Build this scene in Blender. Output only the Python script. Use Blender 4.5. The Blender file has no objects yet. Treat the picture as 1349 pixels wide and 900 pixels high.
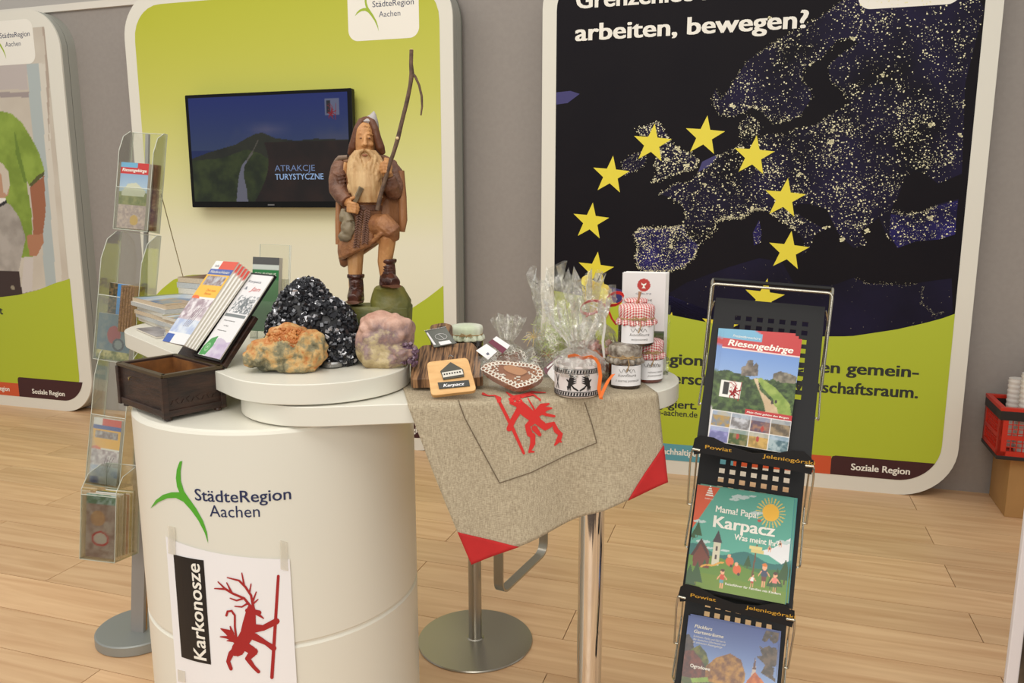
import bpy, math, random
import numpy as np
from mathutils import Vector, Matrix, noise as mnoise, geometry as geo
random.seed(7)
SC = bpy.context.scene
COL = SC.collection
R = math.radians
PI = math.pi
# ------------------------------------------------------------------ camera, light, exposure
FPX = 1033.0; PITCH = R(9.9); CH = 1.5
cd = bpy.data.cameras.new('camera'); cam = bpy.data.objects.new('camera', cd); COL.objects.link(cam)
cd.sensor_width = 36.0; cd.lens = FPX/1349*36.0; cd.clip_start = .05; cd.clip_end = 60
cam.location = (0, 0, CH); cam.rotation_euler = (PI/2-PITCH, 0, 0)
SC.camera = cam
SC.view_settings.view_transform = 'Standard'; SC.view_settings.look = 'None'
SC.view_settings.gamma = 1; SC.view_settings.use_curve_mapping = False
SC.view_settings.exposure = 0.05
w = bpy.data.worlds.new('world'); SC.world = w; w.use_nodes = True
w.node_tree.nodes['Background'].inputs[0].default_value = (1.0, .975, .92, 1)
w.node_tree.nodes['Background'].inputs[1].default_value = .55
def area(name, loc, tgt, sx, sy, power, col=(1, .955, .87)):
    l = bpy.data.lights.new(name, 'AREA'); l.shape = 'RECTANGLE'; l.size = sx; l.size_y = sy
    l.energy = power; l.color = col
    o = bpy.data.objects.new(name, l); COL.objects.link(o); o.location = loc
    o.rotation_euler = (Vector(tgt)-Vector(loc)).to_track_quat('-Z', 'Y').to_euler()
    return o
area('hall_light', (-1.4, .2, 4.6), (-.8, 3.0, 0.4), 3.2, 2.4, 66)
area('hall_light', (1.4, .2, 4.6), (.4, 3.0, .4), 2.6, 2.4, 26)
area('hall_light', (-3.6, 2.2, 4.6), (-2.6, 4.4, .8), 2.4, 1.4, 38)
area('hall_light', (-1.0, -3.2, 2.7), (-.5, 2.2, .9), 3.0, 2.0, 105)

# ------------------------------------------------------------------ helpers
def s2l(c):
    c = np.asarray(c, dtype=float)/255.0
    return np.where(c <= .04045, c/12.92, ((c+.055)/1.055)**2.4)
def lin(c):
    a = s2l(c); return (float(a[0]), float(a[1]), float(a[2]), 1)
MATS = {}
def mat(name, col=(200, 200, 200), rough=.5, metal=0., spec=.5, var=0., vs=6., bump=0., bs=60., emis=None, es=1., trans=0., alpha=1., stretch=None, col2=None, coat=0., detail=4.):
    if name in MATS: return MATS[name]
    m = bpy.data.materials.new(name); m.use_nodes = True; MATS[name] = m
    nt = m.node_tree; N = nt.nodes; L = nt.links; b = N['Principled BSDF']
    b.inputs['Base Color'].default_value = lin(col)
    b.inputs['Roughness'].default_value = rough; b.inputs['Metallic'].default_value = metal
    b.inputs['Specular IOR Level'].default_value = spec
    b.inputs['Transmission Weight'].default_value = trans
    b.inputs['Alpha'].default_value = alpha
    b.inputs['Coat Weight'].default_value = coat
    if emis is not None:
        b.inputs['Emission Color'].default_value = lin(emis); b.inputs['Emission Strength'].default_value = es
    if var or bump or col2 is not None:
        tc = N.new('ShaderNodeTexCoord'); mp = N.new('ShaderNodeMapping'); L.new(tc.outputs['Object'], mp.inputs[0])
        if stretch: mp.inputs['Scale'].default_value = stretch
    if var or col2 is not None:
        nz = N.new('ShaderNodeTexNoise'); nz.inputs['Scale'].default_value = vs; nz.inputs['Detail'].default_value = detail
        L.new(mp.outputs[0], nz.inputs[0])
        cr = N.new('ShaderNodeValToRGB'); L.new(nz.outputs[0], cr.inputs[0])
        c = np.array(lin(col)[:3])
        lo = np.array(lin(col2)[:3]) if col2 is not None else c*(1-var)
        cr.color_ramp.elements[0].position = .35; cr.color_ramp.elements[1].position = .65
        cr.color_ramp.elements[0].color = (*lo, 1); cr.color_ramp.elements[1].color = (*c, 1)
        L.new(cr.outputs[0], b.inputs['Base Color'])
    if bump:
        n2 = N.new('ShaderNodeTexNoise'); n2.inputs['Scale'].default_value = bs; n2.inputs['Detail'].default_value = 6
        L.new(mp.outputs[0], n2.inputs[0])
        bp = N.new('ShaderNodeBump'); bp.inputs['Strength'].default_value = bump; bp.inputs['Distance'].default_value = .004
        L.new(n2.outputs[0], bp.inputs['Height']); L.new(bp.outputs[0], b.inputs['Normal'])
    return m

def world_inv(p):
    M = Matrix.Identity(4); ch = []
    while p is not None: ch.append(p); p = p.parent
    for q in reversed(ch): M = M @ q.matrix_basis
    return M.inverted()
class MB:
    def __init__(s): s.v = []; s.f = []; s.m = []
    def add(s, vs, fs, mi=0):
        o = len(s.v); s.v += [tuple(x) for x in vs]; s.f += [tuple(i+o for i in q) for q in fs]; s.m += [mi]*len(fs)
        return s
    def box(s, c, d, rot=None, mi=0):
        hx, hy, hz = d[0]/2, d[1]/2, d[2]/2
        vs = [Vector((x, y, z)) for x in (-hx, hx) for y in (-hy, hy) for z in (-hz, hz)]
        if rot is not None: vs = [rot @ q for q in vs]
        vs = [q+Vector(c) for q in vs]
        return s.add(vs, [(0, 1, 3, 2), (4, 6, 7, 5), (0, 4, 5, 1), (2, 3, 7, 6), (0, 2, 6, 4), (1, 5, 7, 3)], mi)
    def tube(s, path, r, seg=8, mi=0, flat=None, close=True):
        P = [Vector(p) for p in path]; n = len(P)
        rs = r if hasattr(r, '__len__') else [r]*n
        up = Vector((0, 0, 1)); rings = []
        prev = None
        for i in range(n):
            t = (P[min(i+1, n-1)]-P[max(i-1, 0)]).normalized()
            if prev is None:
                a = t.orthogonal().normalized() if abs(t.dot(up)) > .95 else t.cross(up).normalized()
            else:
                a = (prev - t*prev.dot(t)); a = a.normalized() if a.length > 1e-6 else t.orthogonal().normalized()
            prev = a; b = t.cross(a)
            fl = flat or 1.
            rings.append([P[i]+a*math.cos(2*PI*k/seg)*rs[i]+b*math.sin(2*PI*k/seg)*rs[i]*fl for k in range(seg)])
        vs = [q for rg in rings for q in rg]; fs = []
        for i in range(n-1):
            for k in range(seg):
                k2 = (k+1) % seg; fs.append((i*seg+k, i*seg+k2, (i+1)*seg+k2, (i+1)*seg+k))
        if close: fs.append(tuple(range(seg-1, -1, -1))); fs.append(tuple((n-1)*seg+k for k in range(seg)))
        return s.add(vs, fs, mi)
    def lathe(s, prof, c=(0, 0, 0), seg=32, mi=0, wob=None, capb=True, capt=True):
        vs = []; n = len(prof)
        for i, (r, z) in enumerate(prof):
            for k in range(seg):
                a = 2*PI*k/seg; rr = r*(wob(i, a) if wob else 1)
                vs.append((c[0]+rr*math.cos(a), c[1]+rr*math.sin(a), c[2]+z))
        fs = []
        for i in range(n-1):
            for k in range(seg):
                k2 = (k+1) % seg; fs.append((i*seg+k, i*seg+k2, (i+1)*seg+k2, (i+1)*seg+k))
        if capb: fs.append(tuple(range(seg-1, -1, -1)))
        if capt: fs.append(tuple((n-1)*seg+k for k in range(seg)))
        return s.add(vs, fs, mi)
    def prism(s, poly, a, b, ax='z', mi=0, mis=None):
        # poly 2d; ax 'z': (x,y) extruded in z; ax 'y': (x,z) extruded in y
        n = len(poly)
        mk = (lambda p, h: (p[0], p[1], h)) if ax == 'z' else (lambda p, h: (p[0], h, p[1]))
        vs = [mk(p, a) for p in poly]+[mk(p, b) for p in poly]
        tri = geo.tessellate_polygon([[Vector((p[0], p[1], 0)) for p in poly]])
        fs = [tuple(t) for t in tri]+[tuple(i+n for i in t) for t in tri]
        s.add(vs, fs, mi)
        o = len(s.v)-2*n
        for i in range(n):
            j = (i+1) % n; s.f.append((o+i, o+j, o+n+j, o+n+i)); s.m.append(mi if mis is None else mis)
        return s
    def flat(s, poly, fn, mi=0):
        tri = geo.tessellate_polygon([[Vector((p[0], p[1], 0)) for p in poly]])
        return s.add([fn(*p) for p in poly], [tuple(t) for t in tri], mi)
    def blob(s, c, r, sub=2, mi=0, amp=0., sc=3., seed=0, sq=(1, 1, 1)):
        import bmesh
        bm = bmesh.new(); bmesh.ops.create_icosphere(bm, subdivisions=sub, radius=1)
        vs = []
        for q in bm.verts:
            d = 1+amp*mnoise.noise(q.co*sc+Vector((seed, seed*.7, 0)))
            vs.append((c[0]+q.co.x*r*sq[0]*d, c[1]+q.co.y*r*sq[1]*d, c[2]+q.co.z*r*sq[2]*d))
        bm.verts.index_update()
        s.add(vs, [tuple(x.index for x in f.verts) for f in bm.faces], mi); bm.free(); return s
    def build(s, name, mats, parent=None, smooth=None, bevel=0, world=False, kind=None, label=None, fixn=True):
        me = bpy.data.meshes.new(name)
        vs = s.v
        if world and parent is not None:
            I = world_inv(parent); vs = [I @ Vector(q) for q in vs]
        me.from_pydata([tuple(q) for q in vs], [], s.f)
        if not isinstance(mats, (list, tuple)): mats = [mats]
        for m in mats: me.materials.append(m)
        if len(mats) > 1: me.polygons.foreach_set('material_index', s.m)
        if fixn:
            import bmesh
            bm = bmesh.new(); bm.from_mesh(me); bmesh.ops.recalc_face_normals(bm, faces=bm.faces)
            bm.to_mesh(me); bm.free()
        if smooth is not None:
            me.shade_smooth()
            if smooth < 179: me.set_sharp_from_angle(angle=R(smooth))
        me.update()
        o = bpy.data.objects.new(name, me); COL.objects.link(o)
        if parent is not None: o.parent = parent
        if bevel:
            md = o.modifiers.new('bevel', 'BEVEL'); md.width = bevel; md.segments = 2; md.limit_method = 'ANGLE'; md.angle_limit = R(40)
        if kind: o['kind'] = kind
        if label: o['label'] = label
        return o
def thing(name, label, cat, loc=(0, 0, 0), rz=0., group=None, M=None):
    o = bpy.data.objects.new(name, None); COL.objects.link(o); o.empty_display_size = .05
    if M is not None: o.matrix_basis = M
    else: o.location = loc; o.rotation_euler = (0, 0, rz); o.matrix_basis = Matrix.Translation(loc) @ Matrix.Rotation(rz, 4, 'Z')
    o['label'] = label; o['category'] = cat
    if group: o['group'] = group
    return o
def tag(o, label, cat, group=None):
    o['label'] = label; o['category'] = cat
    if group: o['group'] = group
    return o
def fr(o, xd, ud):
    x = Vector(xd).normalized(); z = Vector(ud).normalized(); y = z.cross(x).normalized(); x = y.cross(z)
    M = Matrix.Identity(4)
    for i in range(3): M[i][0] = x[i]; M[i][1] = y[i]; M[i][2] = z[i]; M[i][3] = o[i]
    return M
def rrect(x0, y0, x1, y1, r, n=10, rs=None):
    rs = rs or (r, r, r, r); out = []
    for (cx, cy, a0, q) in ((x1-rs[0], y1-rs[0], 0, rs[0]), (x0+rs[1], y1-rs[1], 90, rs[1]), (x0+rs[2], y0+rs[2], 180, rs[2]), (x1-rs[3], y0+rs[3], 270, rs[3])):
        for k in range(n+1):
            a = R(a0+90*k/n); out.append((cx+q*math.cos(a), cy+q*math.sin(a)))
    return out
# photograph pixel -> point on a real surface (used to measure where things stand)
def ray(x, y):
    a = x-674.5; b = 450-y
    return Vector((a, FPX*math.cos(PITCH)+b*math.sin(PITCH), -FPX*math.sin(PITCH)+b*math.cos(PITCH)))
EYE = Vector((0, 0, CH))
def atY(x, y, Y): r = ray(x, y); return EYE+r*(Y/r.y)
def atZ(x, y, Z): r = ray(x, y); return EYE+r*((Z-CH)/r.z)
def onp(x, y, P, N): r = ray(x, y); P = Vector(P); N = Vector(N); return EYE+r*((P-EYE).dot(N)/r.dot(N))
def proj(p):
    z = p[2]-CH; cy = p[1]*math.cos(PITCH)-z*math.sin(PITCH); u = p[1]*math.sin(PITCH)+z*math.cos(PITCH)
    return 674.5+FPX*p[0]/cy, 450-FPX*u/cy

def stroke(pts, step=None):
    """2D stroke with width per point -> verts, faces (round ends)"""
    vs = []; fs = []
    P = []
    for i in range(len(pts)-1):
        a = pts[i]; b = pts[i+1]; L = math.hypot(b[0]-a[0], b[1]-a[1]); n = max(1, int(L/step)) if step else 4
        for k in range(n): t = k/n; P.append(tuple(a[j]*(1-t)+b[j]*t for j in range(3)))
    P.append(pts[-1])
    for i, p in enumerate(P):
        a = P[max(i-1, 0)]; b = P[min(i+1, len(P)-1)]; dx, dy = b[0]-a[0], b[1]-a[1]; l = math.hypot(dx, dy) or 1
        nx, ny = -dy/l*p[2]/2, dx/l*p[2]/2
        vs += [(p[0]+nx, p[1]+ny), (p[0]-nx, p[1]-ny)]
        if i: j = 2*i; fs.append((j-2, j-1, j+1, j))
    for p in (pts[0], pts[-1])+tuple(pts[1:-1]):
        o = len(vs); vs.append((p[0], p[1]))
        for k in range(8): a = 2*PI*k/8; vs.append((p[0]+p[2]/2*math.cos(a), p[1]+p[2]/2*math.sin(a)))
        for k in range(8): fs.append((o, o+1+k, o+1+(k+1) % 8))
    return vs, fs
def text(s, parent, m, fn, x, z, wd=None, ht=None, bold=0., shear=0., rot=0., name='lettering', world=False, align='L', gap=None, res=3, sub=0):
    """letters as a mesh; fn(x,z) maps the flat print to the surface"""
    cu = bpy.data.curves.new('t', 'FONT'); cu.body = s; cu.size = 1; cu.resolution_u = res; cu.shear = shear
    if gap: cu.space_line = gap
    o = bpy.data.objects.new('t', cu); COL.objects.link(o)
    dg = bpy.context.evaluated_depsgraph_get(); me = bpy.data.meshes.new_from_object(o.evaluated_get(dg))
    bpy.data.objects.remove(o); bpy.data.curves.remove(cu)
    if sub:
        import bmesh
        bm = bmesh.new(); bm.from_mesh(me); bmesh.ops.triangulate(bm, faces=bm.faces)
        for _ in range(sub):
            es = [e for e in bm.edges if e.calc_length() > .12]
            if es: bmesh.ops.subdivide_edges(bm, edges=es, cuts=1); bmesh.ops.triangulate(bm, faces=bm.faces)
        bm.to_mesh(me); bm.free()
    if bold:
        vs = [tuple(v.co) for v in me.vertices]; fs = [tuple(f.vertices) for f in me.polygons]; bpy.data.meshes.remove(me)
        me = bpy.data.meshes.new(name); V = []; F = []; n = len(vs); q = min(bold*1.3, .028)
        for k, (dx, dy) in enumerate(((-q, -q*.4), (-q, q*.4), (0, 0), (q, q*.4), (q, -q*.4))):
            V += [(a+dx, b_+dy, c_+k*.002) for a, b_, c_ in vs]; F += [tuple(i+k*n for i in f) for f in fs]
        me.from_pydata(V, [], F)
    xs = [v.co.x for v in me.vertices]; x0, x1 = min(xs), max(xs)
    # cap height of the font is about .73 of size
    sx = wd/(x1-x0) if wd else None; sz = ht/.73 if ht else None
    if sx is None: sx = sz
    if sz is None: sz = sx
    c, sn = math.cos(rot), math.sin(rot); off = 0 if align == 'L' else (-(x1-x0)*sx/2)
    I = world_inv(parent) if world else None
    for v in me.vertices:
        a = (v.co.x-x0)*sx+off; b = v.co.y*sz
        X_, Z_ = x+a*c-b*sn, z+a*sn+b*c; p = Vector(fn(X_, Z_))
        if v.co.z: e_ = 1e-4; p += (Vector(fn(X_+e_, Z_))-p).cross(Vector(fn(X_, Z_+e_))-p).normalized()*(v.co.z*.02)
        v.co = (I @ p) if world else p
    me.materials.clear(); me.materials.append(m); me.name = name
    ob = bpy.data.objects.new(name, me); COL.objects.link(ob); ob.parent = parent
    return ob
def P0(y): return lambda x, z: (x, y, z)

class Cv:
    """flat printed picture painted on a fine grid of vertices"""
    def __init__(s, w, h, nx, bg, seed=1):
        s.w, s.h = w, h; s.nx = nx; s.ny = max(2, int(nx*h/w)); s.rng = np.random.RandomState(seed)
        s.X, s.Y = np.meshgrid(np.linspace(0, 1, s.nx), np.linspace(0, 1, s.ny)); s.asp = h/w
        s.C = np.ones((s.ny, s.nx, 3))*np.array(bg, float)
    def fill(s, m, col, a=1.):
        m = np.asarray(m, float)[..., None]*a; s.C = s.C*(1-m)+np.array(col, float)*m; return s
    def rect(s, x0, y0, x1, y1, col, a=1.): return s.fill((s.X >= x0) & (s.X <= x1) & (s.Y >= y0) & (s.Y <= y1), col, a)
    def ell(s, cx, cy, rx, ry, col, a=1.): return s.fill(((s.X-cx)/rx)**2+((s.Y-cy)/ry)**2 <= 1, col, a)
    def inpoly(s, P):
        m = np.zeros(s.X.shape, bool); n = len(P)
        for i in range(n):
            x1, y1 = P[i]; x2, y2 = P[(i+1) % n]
            if y1 == y2: continue
            c = ((y1 > s.Y) != (y2 > s.Y)) & (s.X < (x2-x1)*(s.Y-y1)/(y2-y1)+x1); m ^= c
        return m
    def poly(s, P, col, a=1.): return s.fill(s.inpoly(P), col, a)
    def line(s, p, q, wd, col, a=1.):
        px, py = p; dx, dy = q[0]-px, (q[1]-py)*s.asp; L = dx*dx+dy*dy or 1e-9
        t = np.clip(((s.X-px)*dx+(s.Y-py)*s.asp*dy)/L, 0, 1)
        d = np.hypot(s.X-px-t*dx, (s.Y-py)*s.asp-t*dy); return s.fill(d <= wd/2, col, a)
    def noise(s, sc, seed=0, oct=4):
        out = np.zeros(s.X.shape); amp = 1; tot = 0; rng = np.random.RandomState(seed+5)
        for o in range(oct):
            g = rng.rand(int(sc*s.asp)+4, int(sc)+4); x = s.X*sc; y = s.Y*sc*s.asp
            xi = x.astype(int); yi = y.astype(int); fx = x-xi; fy = y-yi
            fx = fx*fx*(3-2*fx); fy = fy*fy*(3-2*fy)
            out += amp*((g[yi, xi]*(1-fx)+g[yi, xi+1]*fx)*(1-fy)+(g[yi+1, xi]*(1-fx)+g[yi+1, xi+1]*fx)*fy)
            tot += amp; amp *= .55; sc *= 2
        return out/tot
    def tex(s, m, c1, c2, sc=12, seed=0, con=2.5):
        n = np.clip((s.noise(sc, seed)-.5)*con+.5, 0, 1)[..., None]
        k = np.array(c1, float)*(1-n)+np.array(c2, float)*n; mm = np.asarray(m, float)[..., None]
        s.C = s.C*(1-mm)+k*mm; return s
    def grad(s, y0, y1, ca, cb, m=None):
        t = np.clip((s.Y-y0)/(y1-y0), 0, 1)[..., None]; k = np.array(ca, float)*(1-t)+np.array(cb, float)*t
        mm = ((s.Y >= y0) & (s.Y <= y1)) if m is None else m; mm = np.asarray(mm, float)[..., None]
        s.C = s.C*(1-mm)+k*mm; return s
    def below(s, f): return s.Y < f(s.X)
    def build(s, name, parent, fn, m, world=False):
        xs = s.X.ravel()*s.w; ys = s.Y.ravel()*s.h
        I = world_inv(parent) if world else None
        vs = [fn(a, b) for a, b in zip(xs.tolist(), ys.tolist())]
        if I is not None: vs = [tuple(I @ Vector(q)) for q in vs]
        nx, ny = s.nx, s.ny
        fs = [(j*nx+i, j*nx+i+1, (j+1)*nx+i+1, (j+1)*nx+i) for j in range(ny-1) for i in range(nx-1)]
        me = bpy.data.meshes.new(name); me.from_pydata(vs, [], fs); me.materials.append(m)
        at = me.color_attributes.new('print', 'FLOAT_COLOR', 'POINT')
        d = np.ones((nx*ny, 4)); d[:, :3] = s2l(np.clip(s.C.reshape(-1, 3), 0, 255)); at.data.foreach_set('color', d.ravel().astype(np.float32))
        o = bpy.data.objects.new(name, me); COL.objects.link(o); o.parent = parent; return o
def printmat(name, rough=.35, emis=0., coat=0.):
    m = bpy.data.materials.new(name); m.use_nodes = True; N = m.node_tree.nodes; L = m.node_tree.links
    a = N.new('ShaderNodeAttribute'); a.attribute_name = 'print'; b = N['Principled BSDF']
    b.inputs['Roughness'].default_value = rough; b.inputs['Coat Weight'].default_value = coat
    if emis:
        b.inputs['Base Color'].default_value = (.01, .01, .012, 1)
        L.new(a.outputs['Color'], b.inputs['Emission Color']); b.inputs['Emission Strength'].default_value = emis
    else: L.new(a.outputs['Color'], b.inputs['Base Color'])
    return m
PRINT = printmat('printed_gloss_paper', .3); PRINTM = printmat('printed_board', .55); SCREEN = printmat('lit_screen', .3, .8)
SCREEN.node_tree.nodes['Principled BSDF'].inputs['Specular IOR Level'].default_value = .25

WHITE = mat('white_lacquer', (226, 223, 211), .34)
BWHITE = mat('white_board', (226, 223, 212), .6)
SILVER = mat('silver_edge', (172, 173, 165), .5, .1)
SEAM = mat('dark_seam', (40, 40, 40), .7)
LIME = mat('lime_print', (178, 192, 46), .5)
ORANGE = mat('orange_print', (206, 84, 44), .5)
MAROON = mat('maroon_print', (62, 22, 28), .5)
TEAL = mat('teal_print', (92, 160, 176), .5)
INK = mat('navy_ink', (38, 46, 84), .5)
DARKINK = mat('dark_ink', (40, 44, 40), .5)
WINK = mat('white_ink', (240, 236, 226), .5)
GREENINK = mat('green_ink', (84, 168, 44), .5)
BLACK = mat('black_ink', (28, 24, 24), .5)
CHROME = mat('chrome', (225, 225, 225), .08, 1.)
STEEL = mat('brushed_steel', (172, 168, 158), .32, .9, bump=.05, bs=200)
PAPER = mat('white_paper', (238, 236, 238), .6)
PAGES = mat('page_edges', (214, 208, 196), .8, var=.18, vs=300, stretch=(1, 1, 12))
PAGESY = mat('page_edges_flat', (205, 198, 186), .8)

def arm_logo():
    L = [(363, 127), (372, 125), (366, 160), (367, 195), (378, 230), (395, 255), (420, 290), (445, 335), (458, 375), (462, 412), (450, 375), (428, 332), (403, 297), (376, 267), (350, 254), (320, 255), (290, 268), (262, 290), (280, 262), (305, 243), (335, 234), (362, 234), (354, 215), (350, 185), (353, 155)]
    return L
def hill(f, x0, x1, yb, n=24):
    xs = [x0+(x1-x0)*i/n for i in range(n+1)]
    return [(x, f(x)) for x in xs]
def stag(step=8):
    S = [[(706, 525, 10), (684, 878, 12)],
         [(612, 640, 30), (606, 690, 46), (600, 725, 50), (582, 755, 44), (566, 782, 46)],
         [(600, 645, 18), (640, 652, 16)], [(632, 655, 12), (655, 672, 4)],
         [(612, 708, 34), (655, 705, 20), (700, 682, 22)], [(622, 735, 26), (664, 758, 15), (690, 776, 20)],
         [(566, 784, 40), (543, 795, 20), (533, 822, 14), (543, 848, 12)],
         [(596, 772, 30), (622, 788, 28), (600, 812, 18), (622, 842, 13), (638, 858, 12)],
         [(575, 762, 10), (560, 735, 8), (556, 700, 7), (556, 662, 7), (545, 646, 8), (531, 648, 8), (527, 662, 8)],
         [(560, 752, 18), (535, 722, 22), (508, 708, 4)], [(556, 748, 14), (530, 738, 10), (506, 736, 4)], [(560, 750, 12), (530, 750, 4)], [(548, 725, 12), (540, 700, 4)],
         [(612, 632, 9), (588, 602, 8), (550, 586, 8), (524, 570, 8), (486, 568, 4)], [(526, 572, 7), (498, 545, 4)], [(545, 582, 7), (528, 548, 4)], [(588, 602, 7), (562, 610, 6), (540, 602, 4)], [(600, 620, 7), (580, 632, 6), (556, 630, 4)],
         [(620, 634, 9), (612, 592, 8), (592, 562, 8), (570, 540, 7), (530, 530, 4)], [(588, 556, 7), (580, 514, 4)], [(606, 585, 6), (612, 552, 4)], [(618, 612, 7), (630, 580, 4)], [(618, 622, 7), (636, 606, 4)]]
    return [stroke(s, step) for s in S]
def put_strokes(name, parent, strokes, fn, m, world=False):
    b = MB()
    for k, (vs, fs) in enumerate(strokes): b.add([fn(p[0], p[1], k*.00001) for p in vs], fs)
    return b.build(name, m, parent, world=world, fixn=False)

# ------------------------------------------------------------------ the setting
FY = R(17.5)
floor = MB().box((0, 3.0, -.02), (16, 16, .02)).build('floor', mat('floor_bed', (70, 52, 38), .9)); floor['kind'] = 'structure'
def wood_floor():
    m = bpy.data.materials.new('oak_laminate'); m.use_nodes = True; N = m.node_tree.nodes; L = m.node_tree.links; b = N['Principled BSDF']
    tc = N.new('ShaderNodeTexCoord'); oi = N.new('ShaderNodeObjectInfo'); mp = N.new('ShaderNodeMapping'); mp.inputs['Scale'].default_value = (1.0, 15, 1)
    ad = N.new('ShaderNodeVectorMath'); ad.operation = 'ADD'; ml = N.new('ShaderNodeMath'); ml.operation = 'MULTIPLY'; ml.inputs[1].default_value = 37
    cb = N.new('ShaderNodeCombineXYZ'); L.new(oi.outputs['Random'], ml.inputs[0]); L.new(ml.outputs[0], cb.inputs[0]); L.new(ml.outputs[0], cb.inputs[1])
    L.new(tc.outputs['Object'], ad.inputs[0]); L.new(cb.outputs[0], ad.inputs[1]); L.new(ad.outputs[0], mp.inputs[0])
    nz = N.new('ShaderNodeTexNoise'); nz.inputs['Scale'].default_value = 1.6; nz.inputs['Detail'].default_value = 8; nz.inputs['Distortion'].default_value = .6; L.new(mp.outputs[0], nz.inputs[0])
    cr = N.new('ShaderNodeValToRGB'); L.new(nz.outputs[0], cr.inputs[0])
    e = cr.color_ramp.elements; e[0].position = .3; e[0].color = lin((208, 165, 124)); e[1].position = .7; e[1].color = lin((232, 195, 153))
    hs = N.new('ShaderNodeHueSaturation'); L.new(cr.outputs[0], hs.inputs['Color'])
    mr = N.new('ShaderNodeMapRange'); mr.inputs['To Min'].default_value = .9; mr.inputs['To Max'].default_value = 1.07; L.new(oi.outputs['Random'], mr.inputs[0]); L.new(mr.outputs[0], hs.inputs['Value'])
    L.new(hs.outputs[0], b.inputs['Base Color']); b.inputs['Roughness'].default_value = .42; return m
OAK = wood_floor()
PW, PL = .21, 1.40
pm = MB().box((0, 0, 0), (PL-.003, PW-.003, .012)).build('plank', OAK, floor, bevel=0)
pmesh = pm.data; first = True
uc, us = math.cos(FY), math.sin(FY)
for row in range(-4, 33):
    v = row*PW+2.987-9*PW
    for k in range(-6, 7):
        u = .81+PL*(k+.5)+(PL/2 if row % 2 == 0 else 0)
        X = uc*u+us*v; Y = -us*u+uc*v
        if not (-7.2 < X < 4.4 and .3 < Y < 8.0): continue
        if Y > 4.715+.05-.311*X+.9: continue
        if abs(X) > 1.0*Y+2.2: continue
        if first: o = pm; first = False
        else: o = pm.copy(); COL.objects.link(o); o.parent = floor
        o.location = (X, Y, -.006); o.rotation_euler = (0, 0, -FY)
# back wall (grey felt booth wall)
WALLM = mat('grey_wall_fabric', (156, 149, 144), .9, var=.05, vs=40, bump=.06, bs=400)
WY = R(17.3); wd = Vector((math.cos(WY), -math.sin(WY), 0)); wn = Vector((math.sin(WY), math.cos(WY), 0))
W0 = Vector((2.5, 3.937, 0))
def wallbox(u0, u1, z0, z1, th, off=0., name='wall_back', m=WALLM):
    rot = Matrix.Rotation(-WY, 3, 'Z'); c = W0+wd*((u0+u1)/2)+wn*(th/2+off); c.z = (z0+z1)/2
    o = MB().box(c, (u1-u0, th, z1-z0), rot).build(name, m); o['kind'] = 'structure'; return o
wallbox(-11.0, 2.6, 0, 2.80, .06)
wallbox(-11.0, 2.6, 2.80, 2.845, .10, -.02, 'trim_1', mat('white_rail', (226, 220, 210), .5))
wallbox(-10.5, 3.5, 0, 6.0, .1, 2.5, 'wall_far', mat('pale_hall_wall', (214, 208, 200), .8))
wallbox(-10.5, 3.5, 2.98, 3.12, .12, .6, 'trim_2', mat('pale_beam', (196, 190, 184), .6))
_c = W0+wd*(-6.22)+wn*.75
o = MB().box((_c.x, _c.y, 1.9), (.11, .11, 3.8)).build('wooden_post', mat('brown_post', (150, 130, 112), .8, bump=.2, bs=30))
tag(o, 'brown wooden post standing behind the grey wall, at its top left', 'post')

# ------------------------------------------------------------------ display panels
SWEET = R(16.0)
def panel_root(label, ox, oy, yaw, W=2.2, H=2.8, T=.13):
    M = Matrix.Translation((ox, oy, 0)) @ Matrix.Rotation(-yaw, 4, 'Z')
    t = thing('display_panel', label, 'display panel', M=M)
    out = rrect(0, .0, W, H, .27, 12)
    inn = rrect(.004, .004, W-.004, H-.004, .266, 12)
    b = MB(); b.prism(out, .006, .052, 'y'); b.prism(out, .057, T, 'y'); b.build('side_frame', SILVER, t, smooth=30)
    MB().prism(inn, .05, .059, 'y').build('frame_joint', SEAM, t)
    MB().prism(rrect(-.003, -.0, W+.003, H+.003, .273, 12), T, T+.012, 'y').build('back_rim', mat('dark_edge', (112, 114, 106), .6), t)
    MB().prism(out, -.006, .006, 'y').build('face_board', BWHITE, t, smooth=30)
    return t
FRD = -.0068
def flatp(t, name, poly, m, d=0.):
    return MB().flat(poly, lambda x, z: (x, FRD-d, z)).build(name, m, t)
def clip_lime(f, x0=.078, x1=2.122, zb=.08, r=.2, n=40):
    # rounded lower corners
    top = [(x0+(x1-x0)*i/n, f(x0+(x1-x0)*i/n)) for i in range(n+1)]
    bl = [(x0+r-r*math.cos(R(a)), zb+r-r*math.sin(R(a))) for a in range(0, 91, 10)]
    br = [(x1-r+r*math.sin(R(a)), zb+r-r*math.cos(R(a))) for a in range(0, 91, 10)]
    return bl+br+list(reversed(top))
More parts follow.
